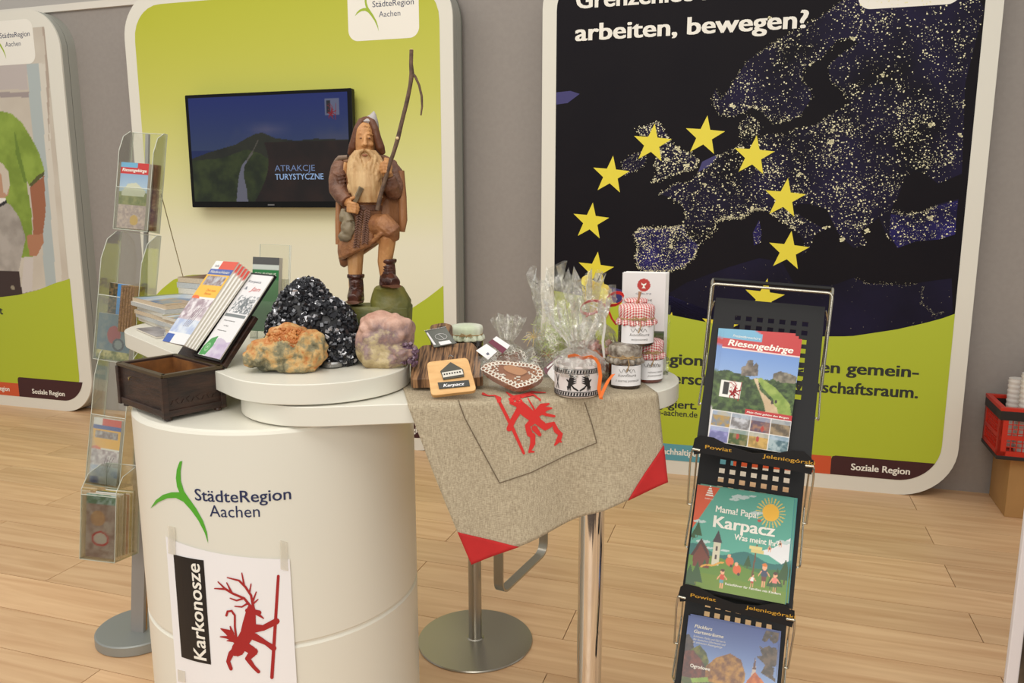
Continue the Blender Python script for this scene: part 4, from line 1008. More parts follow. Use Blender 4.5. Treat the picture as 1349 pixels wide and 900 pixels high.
# ------------------------------------------------------------------ red crate on a cardboard box, right edge
CYW = R(19); cx_ = Vector((math.cos(CYW), -math.sin(CYW), 0)); cb_ = Vector((math.sin(CYW), math.cos(CYW), 0)); CO = Vector((2.40, 3.62, 0))
bx = thing('cardboard_box', 'plain brown cardboard box on the floor under the red crate', 'box', M=fr(CO, cx_, (0, 0, 1)))
CARD = mat('cardboard', (176, 134, 82), .85, var=.08, vs=8)
MB().box((.22, .155, .148), (.44, .31, .296)).build('carton', CARD, bx, bevel=.003)
MB().box((.22, .155, .2975), (.05, .31, .0015)).build('packing_tape', mat('brown_tape', (150, 112, 66), .3), bx)
cr_ = thing('folding_crate', 'red plastic folding crate with black rim on the cardboard box', 'crate', M=fr(CO-cx_*.07-cb_*.04+Vector((0, 0, .2995)), cx_, (0, 0, 1)))
CRD = mat('red_plastic', (196, 44, 26), .35); CBK = mat('black_plastic_rim', (34, 30, 30), .4)
Wc, Dc, Hc = .50, .30, .255
b = MB().box((Wc/2, Dc/2, .006), (Wc, Dc, .012)); b.build('crate_floor', CRD, cr_)
def lattice(o, xd, L, nm, z0=.018, z1=Hc-.06):
    b = MB(); X = Vector(xd); O = Vector(o); Nn = Vector((-X.y, X.x, 0))
    def st(a0, a1, c0, c1, th=.007):
        c = O+X*((a0+a1)/2)+Vector((0, 0, (c0+c1)/2)); r = Matrix.Rotation(math.atan2(X.y, X.x), 3, 'Z'); b.box(c, (a1-a0, th, c1-c0), r)
    st(0, L, z0, z0+.022, .012); st(0, .035, z0, z1, .012); st(L-.035, L, z0, z1, .012); st(0, L, (z0+z1)/2-.008, (z0+z1)/2+.012, .011)
    for i in range(1, int(L/.024)): st(.03+i*.024-.002, .03+i*.024+.002, z0, z1, .004) if .03+i*.024 < L-.03 else None
    for k in range(1, 8): st(.03, L-.03, z0+k*(z1-z0)/8-.0018, z0+k*(z1-z0)/8+.0018, .004)
    b.build(nm, CRD, cr_)
lattice((0, .006, 0), (1, 0, 0), Wc, 'side_wall'); lattice((0, Dc-.006, 0), (1, 0, 0), Wc, 'side_wall'); lattice((.006, 0, 0), (0, 1, 0), Dc, 'end_wall'); lattice((Wc-.006, 0, 0), (0, 1, 0), Dc, 'end_wall')
def ringpr(o0, o1, z0, z1, name, m):
    b = MB(); A_ = [(-o0, -o0), (Wc+o0, -o0), (Wc+o0, Dc+o0), (-o0, Dc+o0)]; B_ = [(o1, o1), (Wc-o1, o1), (Wc-o1, Dc-o1), (o1, Dc-o1)]
    b.v = [(p[0], p[1], z) for z in (z0, z1) for P in (A_, B_) for p in P]
    for k in range(4):
        j = (k+1) % 4; b.f += [(k, j, 8+j, 8+k), (4+k, 12+k, 12+j, 4+j), (k, 4+k, 4+j, j), (8+k, 8+j, 12+j, 12+k)]; b.m += [0]*4
    b.build(name, m, cr_, bevel=.002)
ringpr(.003, .016, Hc-.062, Hc-.018, 'rim_band', CBK); ringpr(.004, .02, Hc-.018, Hc, 'top_rim', CRD); ringpr(.003, .012, 0, .018, 'base_band', CBK)
Ic = world_inv(cr_)
for k, (ax_, ay_, h) in enumerate([(.130, .09, .40), (.216, .10, .39), (.19, .20, .47), (.305, .10, .37), (.105, .20, .35)]):
    rr_ = .041; pf = [(rr_*.72, 0)]; z = 0
    for j in range(int(h/.012)): z = .012*j; pf += [(rr_*(.93+.05*(j % 2)), z+.004), (rr_*(.97+.05*(j % 2)), z+.011)]
    p = cr_.matrix_basis @ Vector((ax_, ay_, .013))
    t = MB().lathe(pf, seg=24).build('cup_stack', mat('white_plastic_cups', (232, 226, 220), .4, alpha=.92), None, smooth=50); t.location = p
    tag(t, ['leftmost front sleeve of white plastic cups in the red crate', 'middle front sleeve of white plastic cups in the red crate', 'tallest sleeve of white plastic cups, at the back of the red crate', 'front sleeve of white cups nearest the right picture edge', 'short sleeve of white cups behind the leftmost front one'][k], 'cups', 'white cup sleeves in the crate')

# ------------------------------------------------------------------ poster stand cut by the right edge
ps = thing('poster_stand', 'white-edged poster board standing upright, cut by the right picture edge', 'poster stand', (1.108, 1.6, 0))
MB().box((.35, .006, .65), (.70, .010, 1.28)).build('board', mat('white_foam_board', (220, 214, 216), .5), ps, bevel=.002)
cv = Cv(.66, .70, 90, (50, 40, 36), 4); cv.tex(cv.X > -1, (34, 28, 26), (86, 74, 60), 14, 3); cv.tex(cv.Y < .33, (60, 84, 24), (112, 130, 50), 18, 5)
cv.build('printed_photo', ps, lambda x, z: (.026+x, -.0002, .02+z), PRINT)
MB().box((.35, .02, .008), (.72, .16, .016)).build('foot', STEEL, ps)

# ------------------------------------------------------------------ clear brochure stand at the left
LB0, LB1 = Vector((-1.300, 2.52, .035)), Vector((-1.262, 2.80, 1.74))
ls = thing('leaflet_stand', 'tall grey leaflet stand with clear acrylic trays, left of the counter', 'leaflet stand', (-1.315, 2.55, 0))
MB().lathe([(.135, 0), (.14, .004), (.14, .034), (.136, .038)], seg=64).build('base', mat('grey_metal_base', (150, 154, 152), .45, .4), ls, smooth=30)
I = world_inv(ls); yl = R(12); lxd = Vector((math.cos(yl), -math.sin(yl), 0)); lud = (LB1-LB0).normalized()
def colbox(a, b_, w_, d_, off, name, m):
    o = I @ a; e = I @ b_; up = (e-o).normalized(); x = lxd; y = up.cross(x).normalized(); q = MB(); x = y.cross(up)
    for P in (o, e):
        for (sx, sy) in ((-1, -1), (1, -1), (1, 1), (-1, 1)): q.v.append(P+x*(sx*w_/2)+y*(sy*d_/2+off))
    q.f = [(0, 1, 2, 3), (7, 6, 5, 4), (0, 4, 5, 1), (1, 5, 6, 2), (2, 6, 7, 3), (3, 7, 4, 0)]; q.m = [0]*6; q.build(name, m, ls)
colbox(LB0, LB0.lerp(LB1, .52), .050, .012, -.006, 'column', mat('grey_column', (150, 148, 146), .45, .3))
colbox(LB0, LB0.lerp(LB1, .52), .046, .012, .006, 'column_core', mat('plywood_core', (196, 150, 96), .7, var=.3, vs=40))
colbox(LB0.lerp(LB1, .52), LB1, .012, .010, 0, 'upper_rail', mat('grey_column', (150, 148, 146), .45, .3))
def tray(cpx, cy_top, cy_bot, Y0, Y1, w_, d_, front, hb, name='tray'):
    o = atY(cpx[1], cy_bot, Y0); t = atY(cpx[0], cy_top, Y1); up = (t-o); H_ = up.length; M = fr(o, lxd, up)
    q = MB(); th = .003
    q.box((0, 0, H_/2), (w_, th, H_))
    def side(sx):
        P = [(0, 0), (0, H_), (-d_*.25, H_), (-d_*.75, H_*.93), (-d_, H_*.78), (-d_, 0)]
        n = len(P); k = len(q.v)
        q.v += [(sx*w_/2-th/2, p[0], p[1]) for p in P]+[(sx*w_/2+th/2, p[0], p[1]) for p in P]
        q.f += [tuple(k+i for i in range(n)), tuple(k+n+i for i in reversed(range(n)))]+[(k+i, k+(i+1) % n, k+n+(i+1) % n, k+n+i) for i in range(n)]; q.m += [0]*(n+2)
    side(-1); side(1); q.box((0, -d_, front*H_/2), (w_, th, front*H_)); q.box((0, -d_/2, th/2), (w_, d_, th))
    q.v = [I @ (M @ Vector(p)) for p in q.v]; tr = q.build(name, ACR, ls)
    e = MB()
    for sx in (-1, 1): e.tube([M @ Vector((sx*w_/2, 0, 0)), M @ Vector((sx*w_/2, 0, H_))], .0014, 4); e.tube([M @ Vector((sx*w_/2, -d_, 0)), M @ Vector((sx*w_/2, -d_, H_*.78)), M @ Vector((sx*w_/2, -d_*.75, H_*.93)), M @ Vector((sx*w_/2, -d_*.25, H_))], .0014, 4)
    e.tube([M @ Vector((-w_/2, -d_, front*H_)), M @ Vector((w_/2, -d_, front*H_))], .0014, 4); e.tube([M @ Vector((-w_/2, -d_, 0)), M @ Vector((w_/2, -d_, 0))], .0016, 4); e.tube([M @ Vector((-w_/2, 0, H_)), M @ Vector((w_/2, 0, H_))], .0014, 4)
    e.build('polished_edge', ACREDGE, tr, world=True)
    return M, H_
def p_r2(cv):
    cv.grad(.4, .9, (190, 204, 214), (130, 160, 190)); cv.tex(cv.Y < .55, (110, 120, 60), (150, 150, 90), 10, 3); cv.poly([(.1, .56), (.3, .68), (.6, .7), (.95, .58), (.9, .5), (.1, .5)], (196, 198, 176)); cv.tex(cv.Y < .36, (206, 186, 176), (170, 150, 150), 14, 4); cv.rect(0, .83, 1, 1, (190, 60, 60)); cv.rect(0, .93, .6, 1, (112, 168, 200)); cv.ell(.6, .13, .15, .08, (206, 170, 90))
q = MB().tube([I @ atY(212, 255, 2.74), I @ atY(243, 372, 2.92), I @ atZ(335, 705, .002)], .0016, 6); q.build('rear_stay', WIRE, ls)
M, H_ = tray((198, 188), 176, 306, 2.66, 2.70, .128, .062, .42, 0)
def inM(M, x, y, z, roll=0): return M @ Matrix.Translation((x, y, z)) @ Matrix.Rotation(roll, 4, 'Y')
leaflet('leaflet', 'narrow Riesengebirge leaflet with red heading in the topmost clear tray', 'leaflet', inM(M, -.058, -.030, .006), .104, .215, .024, p_r2, [('Riesengebirge', .06, .865, .88, .05, WINK, dict(bold=.02, shear=.2))], 'leaflets in the clear stand', nx=50)
leaflet('leaflet', 'tan-sided leaflet bundle behind the Riesengebirge leaflet in the topmost tray', 'leaflet', inM(M, -.048, -.006, .006), .104, .218, .018, lambda c: c.tex(c.X > -1, (176, 130, 96), (130, 96, 76), 8, 2), (), 'leaflets in the clear stand', nx=16, pages=mat('tan_pages', (176, 134, 100), .7))
M, H_ = tray((186, 172), 308, 474, 2.60, 2.64, .150, .085, .5, 0)
def p_sp(cv):
    cv.C[:] = (66, 130, 190); cv.tex(cv.X < .42, (50, 50, 34), (120, 96, 60), 12, 3); cv.poly([(.5, .2), (.9, .75), (.95, .7), (.66, .2)], (40, 60, 110)); cv.poly([(.45, .12), (.62, .35), (.72, .3), (.6, .1)], (206, 120, 70)); cv.ell(.86, .76, .06, .05, (60, 60, 80)); cv.tex(cv.Y < .14, (220, 220, 216), (150, 170, 190), 8, 5)
leaflet('magazine', 'blue sports magazine with a leaping figure in the second clear tray', 'magazine', inM(M, -.050, -.052, .105), .074, .150, .014, p_sp, (), 'magazines in the clear stand', nx=50)
def p_bk(cv):
    cv.tex(cv.X > -1, (84, 110, 126), (120, 130, 130), 6, 3); cv.ell(.5, .55, .2, .2, (150, 60, 60)); cv.ell(.65, .35, .18, .14, (60, 66, 76)); cv.ell(.65, .35, .12, .10, (120, 130, 130)); cv.tex(cv.Y < .2, (90, 100, 40), (190, 180, 120), 10, 4)
leaflet('magazine', 'cycling magazine low down at the front of the second clear tray', 'magazine', inM(M, -.070, -.070, .004), .124, .150, .010, p_bk, (), 'magazines in the clear stand', nx=50)
for k in range(5):
    leaflet('booklet', 'tan-edged booklet standing on edge in the second clear tray', 'booklet', inM(M, .028+.0088*k, -.060+.002*k, .105), .0078, .150-.002*(k % 2), .050, lambda c: c.tex(c.X > -1, (150, 120, 84), (90, 66, 46), 8, k), (), 'tan-edged booklets standing in the second clear tray', nx=4, pages=mat('booklet_tan', (170, 142, 104), .7))
M, H_ = tray((168, 152), 455, 636, 2.50, 2.56, .128, .062, .5, 0)
def p_zd(cv):
    cv.C[:] = (232, 230, 228); cv.rect(.32, .90, 1, 1, (214, 88, 70)); cv.rect(0, .83, 1, .90, (76, 100, 170)); cv.rect(0, .55, 1, .83, (238, 184, 70)); cv.tex((cv.Y > .70) & (cv.Y < .81) & (cv.X > .08) & (cv.X < .92), (190, 190, 196), (130, 110, 110), 10, 3)
    cv.ell(.15, .52, .2, .05, (226, 110, 60)); m = cv.Y < .53; cv.tex(m, (226, 220, 224), (160, 140, 150), 9, 5); cv.tex((cv.Y < .28), (170, 184, 216), (214, 220, 230), 5, 6); cv.rect(0, 0, 1, .12, (228, 228, 230)); cv.rect(0, 0, .34, .10, (60, 92, 170))
    for k in range(4): cv.line((.45+.07*k, .2), (.55+.09*k, .42), .02, (110, 90, 100))
leaflet('leaflet', 'yellow and blue folded leaflet in the third clear tray beside the wooden box', 'leaflet', inM(M, -.058, -.040, .005), .104, .215, .014, p_zd, (), 'leaflets in the clear stand', nx=40)
M, H_ = tray((163, 160), 612, 726, 2.40, 2.44, .125, .11, .72, 0)
def p_mag(cv): cv.tex(cv.X > -1, (186, 170, 160), (150, 120, 110), 6, 3); cv.ell(.5, .3, .3, .12, (190, 60, 60)); cv.ell(.5, .3, .24, .09, (200, 190, 180)); cv.tex(cv.Y > .85, (90, 120, 90), (170, 190, 190), 10, 4); cv.ell(.4, .62, .25, .12, (206, 150, 90), .6)
leaflet('magazine', 'frontmost magazine in the lowest clear tray, above the grey base', 'magazine', inM(M, -.054, -.085, .006), .105, .20, .012, p_mag, (), 'magazines in the lowest clear tray', nx=36)
cols_ = [(120, 134, 96), (190, 190, 176), (96, 110, 80), (170, 60, 50), (200, 176, 60), (60, 96, 60)]
for k in range(6):
    leaflet('magazine', ['green', 'pale', 'dark green', 'red', 'yellow', 'deep green'][k]+' spined magazine behind others in the lowest clear tray', 'magazine', inM(M, -.058+.002*k, -.072+.0125*k, .006), .102, .190+.004*(k % 3), .010, None, (), 'magazines in the lowest clear tray', nx=6, pages=mat('magazine_edge_%s' % 'abcdef'[k], cols_[k], .6, var=.4, vs=60))

# ------------------------------------------------------------------ wooden box with open lid
B_ = Vector((-.636, 1.668, 1.157)); F_ = Vector((-.717, 1.573, 1.157)); hinge = Vector((-.69, .72, 0)).normalized(); shortd = (B_-F_).normalized(); shortd.z = 0; shortd.normalize(); hinge = Vector((-shortd.y, shortd.x, 0))
WB, LBX, HB = .128, .205, .094
M = Matrix.Identity(4)
for i in range(3): M[i][0] = shortd[i]; M[i][1] = hinge[i]; M[i][2] = (0, 0, 1)[i]; M[i][3] = (F_.x, F_.y, 1.0555)[i]
wb = thing('wooden_box', 'open dark wooden box with a lid leaning back, at the left of the counter', 'box', M=M)
b = MB(); z0, z1 = .008, .100; th = .009
b.box((WB/2, th/2, (z0+z1)/2), (WB, th, z1-z0)); b.box((WB/2, LBX-th/2, (z0+z1)/2), (WB, th, z1-z0)); b.box((th/2, LBX/2, (z0+z1)/2), (th, LBX-2*th, z1-z0)); b.box((WB-th/2, LBX/2, (z0+z1)/2), (th, LBX-2*th, z1-z0)); b.box((WB/2, LBX/2, z0+.004), (WB-2*th, LBX-2*th, .008))
b.build('case', DW, wb, bevel=.001)
b = MB()
for (c, d) in (((WB/2, th+.001, .055), (WB-2*th, .002, .08)), ((WB/2, LBX-th-.001, .055), (WB-2*th, .002, .08)), ((th+.001, LBX/2, .055), (.002, LBX-2*th, .08)), ((WB-th-.001, LBX/2, .055), (.002, LBX-2*th, .08)), ((WB/2, LBX/2, .017), (WB-2*th, LBX-2*th, .002))): b.box(c, d)
b.build('lining', DWI, wb)
b = MB()
for (c, d) in (((WB/2, .001, .097), (WB+.004, .012, .007)), ((WB/2, LBX-.001, .097), (WB+.004, .012, .007)), ((.001, LBX/2, .097), (.012, LBX+.004, .007)), ((WB-.001, LBX/2, .097), (.012, LBX+.004, .007))): b.box(c, d)
b.build('rim_moulding', mat('dark_olive_rim', (70, 56, 34), .4), wb, bevel=.001)
b = MB().box((WB/2, -.001, .016), (WB+.006, .006, .014)).box((-.001, LBX/2, .016), (.006, LBX+.006, .014))
for x in (0, WB):
    for y in (0, LBX): b.box((x, y, .050), (.012, .012, .086))
b.build('corner_moulding', DW, wb, bevel=.001)
for x in (.008, WB-.008):
    for y in (.008, LBX-.008): MB().lathe([(.004, 0), (.008, .002), (.008, .006), (.006, .010)], (x, y, 0), 16).build('bun_foot', DW, wb, smooth=40)
MB().tube([(-.001, LBX*.72, .075), (-.006, LBX*.72, .074), (-.007, LBX*.70, .070), (-.007, LBX*.69, .074)], .0012).build('hook', mat('brass_hook', (150, 130, 90), .35, .8), wb, smooth=60)
# carved front relief
b = MB()
for k in range(9): b.box((.018+k*.0115, -.0006, .036+.004*(k % 2)), (.008, .002, .010), Matrix.Rotation(.6*(-1)**k, 3, 'Y'))
b.build('carved_frieze', DW, wb)
AL = R(50); lo = Vector((WB+.003, 0, .100)); lu = Vector((math.cos(AL), 0, math.sin(AL))); ln_ = Vector((-math.sin(AL), 0, math.cos(AL)))
Wl = wb.matrix_basis
def lidbox(u0, u1, v0, v1, n0, n1): # u along hinge(y), v up the lid, n out of its inner face
    q = MB(); q.v = [lo+Vector((0, u, 0))+lu*v+ln_*n for u in (u0, u1) for v in (v0, v1) for n in (n0, n1)]
    q.f = [(0, 1, 3, 2), (4, 6, 7, 5), (0, 4, 5, 1), (2, 3, 7, 6), (0, 2, 6, 4), (1, 5, 7, 3)]; q.m = [0]*6; return q
lid = lidbox(0, LBX, 0, .132, -.0155, -.003).build('lid', DW, wb, bevel=.002)
def lidM(u, v, n, roll=0.):
    # leaflet frame standing on the lid: x runs toward the camera side (-hinge)
    o = Wl @ (lo+Vector((0, u, 0))+lu*v+ln_*n); R3 = Wl.to_3x3(); return fr(o, Matrix.Rotation(roll, 3, R3 @ ln_) @ (R3 @ Vector((0, -1, 0))), Matrix.Rotation(roll, 3, R3 @ ln_) @ (R3 @ lu))
bd = leaflet('menu_folder', 'black folder leaning on the lid of the wooden box, under leaflets', 'folder', lidM(.116, .004, .001), .112, .232, .008, lambda c: c.fill(c.X > -1, (26, 24, 24)), (), nx=4, pages=mat('black_folder', (24, 23, 24), .45))
def p_white(cv):
    cv.C[:] = (226, 224, 226); m = (cv.Y > .52) & (cv.Y < .74) & (cv.X > .12); cv.fill(m & (cv.noise(22, 3) > .55), (150, 154, 158)); m2 = cv.inpoly([(.1, .53), (.3, .68), (.6, .72), (.9, .66), (1, .53)]); cv.fill(m2 & (cv.noise(26, 5) > .5), (110, 116, 120)); cv.rect(.05, .475, .95, .51, (120, 126, 128))
    cv.fill((cv.Y < .14+.08*np.sin(cv.X*3)) & (cv.X > .4), (196, 184, 204)); cv.tex((cv.Y < .10+.1*cv.X) & (cv.X > .3), (184, 168, 196), (206, 198, 212), 6, 3)
    cv.poly([(.02, .0), (.02, .10), (.14, .20), (.36, .24), (.40, .12), (.30, .01)], (76, 150, 84)); cv.ell(.2, .1, .09, .05, (140, 190, 140)); cv.ell(.2, .1, .06, .033, (76, 150, 84)); cv.ell(.2, .1, .03, .017, (170, 206, 170))
leaflet('leaflet', 'white town-view leaflet leaning on the wooden box lid, nearer the camera', 'leaflet', lidM(.094, .008, .0095, R(0)), .094, .222, .002, p_white,
        [('Karpacz', .14, .90, .55, .03, mat('grey_ink', (96, 100, 116), .5), dict()), ('&', .16, .81, .12, .04, mat('grey_ink', (96, 100, 116), .5), dict()), ('Jan', .42, .80, .42, .055, mat('coral_ink', (206, 92, 88), .5), dict(shear=.3)), ('Zapraszamy', .16, .42, .5, .014, BLACK, dict()), ('noclegi', .3, .36, .2, .014, BLACK, dict()), ('restauracja', .16, .30, .4, .014, BLACK, dict())], nx=70)
T_Z = [('Niederschlesien', .08, .848, .84, .035, WINK, dict(shear=.2)), ('Zeit zum\nReisen', .42, .625, .42, .03, mat('orange_ink', (222, 140, 60), .5), dict(shear=.25)), ('Info', .12, .925, .18, .03, mat('grey_ink', (96, 100, 116), .5), dict()), ]
for k in range(5):
    leaflet('leaflet', ['frontmost yellow and blue leaflet of the bundle leaning on the wooden box lid', 'second leaflet of the bundle leaning on the box lid', 'third leaflet of the bundle leaning on the box lid', 'fourth leaflet of the bundle leaning on the box lid', 'rearmost leaflet of the bundle leaning on the box lid'][k], 'leaflet',
            lidM(.219-.0055*k, .010+.002*k, .034-.0044*k, R(1.0-1.0*k)), .100, .232-.003*k, .0036, p_zd if k == 0 else (lambda c: c.rect(0, .88, 1, 1, (206, 70, 60))), T_Z if k == 0 else (), 'bundle of yellow and blue leaflets', nx=80 if k == 0 else 14)

# ------------------------------------------------------------------ magazine stacks on the shelf
def p_travel(s):
    def f(cv): cv.tex(cv.X > -1, (150, 176, 206), (206, 206, 206), 4, s); cv.tex(cv.inpoly([(.0, .5), (.4, .6), (.6, .3), (.3, 0), (0, 0)]), (80, 120, 170), (190, 150, 120), 8, s+1); cv.rect(0, .84, 1, .95, (206, 70, 66), .7 if s % 2 else .0); cv.tex(cv.Y > .9, (90, 110, 70), (130, 140, 100), 12, s+2)
    return f
def stack(name, labels, cat, cx, cy, z, rot, w_, h_, ths, paint, group, jit=.006, texts=(), seed=1):
    r_ = random.Random(seed)
    for k, t in enumerate(ths):
        a = rot+r_.uniform(-.05, .05); x = Vector((math.cos(a), math.sin(a), 0)); u = Vector((-math.sin(a), math.cos(a), 0))
        o = Vector((cx, cy, z))-x*w_/2-u*h_/2+Vector((r_.uniform(-jit, jit), r_.uniform(-jit, jit), 0)); M = fr(o, x, u)
        # leaflet local -y points up: shift so pages rest on z
        leaflet(name, labels[k], cat, M, w_, h_, t, paint if k == len(ths)-1 else None, texts if k == len(ths)-1 else (), group, nx=70 if k == len(ths)-1 else 3, pages=mat('page_edges_%s' % 'abc'[k % 3], ((214, 208, 194), (188, 190, 188), (204, 186, 160))[k % 3], .8, var=.25, vs=120, stretch=(1, 8, 1)))
        z += t+.0008
ordn = ['bottom', 'second', 'third', 'fourth', 'fifth', 'sixth', 'seventh', 'eighth', 'ninth']
stack('magazine', [o_+' magazine in the wide stack at the far left of the shelf' for o_ in ordn[:5]]+['topmost magazine of the wide stack, with a blue travel cover'], 'magazine', -.99, 2.36, 1.1475, R(42), .21, .28, [.0115]*6, p_travel(2), 'wide stack of magazines', .006)
stack('booklet', [o_+' booklet up in the small stack beside the box lid' for o_ in ordn[:6]]+['top booklet of the small stack beside the box lid'], 'booklet', -.845, 2.048, 1.1475, R(42), .105, .11, [.0085]*7, p_travel(5), 'small stack of booklets', .004, seed=4)
stack('brochure', ['lower dark red brochure at the back of the shelf', 'middle dark red brochure at the back of the shelf', 'top dark red brochure at the back of the shelf'], 'brochure', -.935, 2.50, 1.222, R(60), .15, .21, [.017, .017, .016], lambda c: c.tex(c.X > -1, (88, 46, 52), (110, 66, 66), 5, 3), 'dark red brochures', .004, seed=6)
leaflet('leaflet', 'grey leaflet lying at the shelf edge in front of the wide stack', 'leaflet', fr(Vector((-1.075, 2.215, 1.1472)), (math.cos(R(-50)), math.sin(R(-50)), 0), (-math.sin(R(-50)), math.cos(R(-50)), 0)), .19, .09, .004, lambda c: c.tex(c.X > -1, (176, 172, 176), (120, 116, 120), 6, 3), (), nx=30)
# acrylic holder with dark green leaflets
hM = fr(Vector((-.640, 2.06, 1.1475)), (math.cos(R(-12)), math.sin(R(-12)), 0), (.05, .12, 1))
ho = thing('leaflet_holder', 'small clear acrylic holder with green leaflets behind the box lid', 'leaflet holder', M=hM)
q = MB().box((.0, .0, .125), (.085, .003, .25)).box((0, -.035, .05), (.085, .003, .10)).box((0, -.018, .0015), (.085, .035, .003)).box((-.0425, -.018, .08), (.003, .035, .16)).box((.0425, -.018, .08), (.003, .035, .16)); q.build('acrylic_body', ACR, ho)
q = MB(); q.tube([(-.0425, 0, 0), (-.0425, 0, .25), (.0425, 0, .25), (.0425, 0, 0)], .0014, 4); q.tube([(.046, 0, 0), (.046, 0, .25)], .0014, 4); q.build('polished_edge', ACREDGE, ho)
def p_gr(c): c.C[:] = (84, 84, 84); c.rect(0, .70, 1, .86, (44, 120, 66)); c.rect(0, .84, 1, .9, (200, 206, 200)); c.rect(0, 0, 1, .7, (90, 130, 90))
leaflet('leaflet', 'grey and green leaflet in the small clear holder behind the box lid', 'leaflet', hM @ Matrix.Translation((-.05, -.004, .02)), .076, .195, .018, p_gr, [('TOURISMUS', .1, .745, .8, .05, WINK, dict())], nx=30)

# ------------------------------------------------------------------ carved wooden figure
SY = 1.84
fig = thing('carved_figure', 'carved wooden bearded wanderer in a hooded cloak holding a branch, on a green rock', 'statue', (-.318, SY, 1.1465))
OAKC = mat('carved_limewood', (204, 152, 98), .5, col2=(176, 120, 72), vs=30, stretch=(1, 1, .4), bump=.9, bs=90)
BEARD = mat('carved_beard_wood', (206, 172, 124), .55, col2=(170, 128, 82), vs=60, stretch=(1, 1, .2), bump=.5, bs=160)
TUN = mat('tunic_brown_stain', (164, 112, 70), .5, col2=(124, 78, 48), vs=26, bump=.9, bs=90)
SLV = mat('sleeve_grey_brown_stain', (124, 84, 62), .45, col2=(86, 54, 40), vs=26, bump=.9, bs=90)
CAPE = mat('cape_brown_stain', (166, 114, 72), .5, col2=(128, 82, 50), vs=12, stretch=(1, 1, .3), bump=.9, bs=80)
HOODM = mat('hood_dark_stain', (98, 58, 36), .5, bump=.3, bs=80)
BOOT = mat('boot_dark_gloss', (84, 46, 34), .25, col2=(50, 28, 24), vs=40, bump=.4, bs=70)
GRN = mat('mossy_green_stain', (132, 124, 52), .45, col2=(86, 92, 50), vs=14, bump=.8, bs=40)
GREYP = mat('pouch_grey_stain', (142, 128, 102), .5, col2=(104, 92, 74), vs=22, bump=.3, bs=70)
SIL = mat('silver_hat_tip', (176, 170, 170), .4)
I_ = world_inv(fig)
def sp(x, y, dy=0.): return I_ @ atY(x, y, SY+dy)
KP = SY/1033*1.0
def loft(b, secs, seg=20, ex=2.0, n=0., ns=30., cap=True, mi=0, fold=0, fk=7):
    """secs: (cx px, cy px, rx px, ry m, dy m[, slope px])"""
    vs = []
    for q in secs:
        cx, cy, r1, r2, dy = q[:5]; sl = q[5] if len(q) > 5 else 0.
        c = sp(cx, cy, dy)
        for k in range(seg):
            a = 2*PI*k/seg; ca, sa = math.cos(a), math.sin(a)
            ca = math.copysign(abs(ca)**(2/ex), ca); sa = math.copysign(abs(sa)**(2/ex), sa)
            f = 1+fold*math.sin(a*fk+cy*.02)
            p = Vector((c.x+ca*r1*KP*f, c.y+sa*r2*f, c.z-ca*sl*KP))
            if n: p += (p-Vector((c.x, c.y, p.z))).normalized()*n*mnoise.noise(p*ns)
            vs.append(p)
    m = len(secs); fs = [(i*seg+k, i*seg+(k+1) % seg, (i+1)*seg+(k+1) % seg, (i+1)*seg+k) for i in range(m-1) for k in range(seg)]
    if cap: fs += [tuple(range(seg-1, -1, -1)), tuple((m-1)*seg+k for k in range(seg))]
    b.add(vs, fs, mi); return b
def remesh(o, vox, smooth=True):
    md = o.modifiers.new('remesh', 'REMESH'); md.mode = 'VOXEL'; md.voxel_size = vox; md.use_smooth_shade = smooth
    sm = o.modifiers.new('sm', 'SMOOTH'); sm.factor = .5; sm.iterations = 2
def tpx(b, pts, seg=10):  # pts (px, py, dy, r px)
    b.tube([sp(p[0], p[1], p[2]) for p in pts], [p[3]*KP for p in pts], seg)
# body: one continuous surface
b = MB()
loft(b, [(481, 158, 5, .010, .005), (481, 163, 10.5, .022, -.004), (481, 172, 12.5, .028, -.008), (481, 182, 12.5, .029, -.010), (481, 192, 12.5, .028, -.010), (481, 202, 11.5, .026, -.008), (482, 212, 8, .02, 0), (484, 220, 16, .026, 0), (485, 235, 26, .040, .004), (484, 255, 26, .042, .004), (481, 278, 22, .038, .004), (482, 300, 26, .042, .004), (480, 318, 24, .036, .004)])
for sx in (-1, 1):
    b.blob(sp(481+sx*5.6, 181.5, -.034), .0042, 2); b.tube([sp(481+sx*1.8, 177, -.036), sp(481+sx*6, 175.5, -.036), sp(481+sx*10.5, 178.5, -.030)], [.0022, .0032, .0018], 8)
    b.blob(sp(481+sx*6.5, 190, -.028), .0085, 2, sq=(1, .8, .8)); b.blob(sp(481+sx*12.5, 184, -.004), .006, 2, sq=(.6, .8, 1.3))
b.tube([sp(481, 177, -.036), sp(481, 184, -.042), sp(481, 190.5, -.047), sp(481, 193, -.040)], [.0028, .0038, .0058, .003], 10)
for sx in (-1, 1): b.blob(sp(481+sx*2.6, 191.5, -.040), .0034, 2)
b.blob(sp(480.5, 204, -.036), .0062, 2, sq=(1.3, .7, .55))
for dz in (166, 170): b.tube([sp(474, dz+1, -.030), sp(481, dz-.6, -.034), sp(488, dz+1, -.030)], .0011, 6)
# arms under the sleeves
tpx(b, [(455, 214, .0, 9), (448, 235, -.004, 10), (449, 255, -.015, 9), (457, 265, -.034, 7), (463, 269, -.046, 6)])
tpx(b, [(512, 218, .004, 9), (520, 240, .0, 9), (518, 250, -.012, 8), (513, 238, -.034, 7), (510, 226, -.046, 6)])
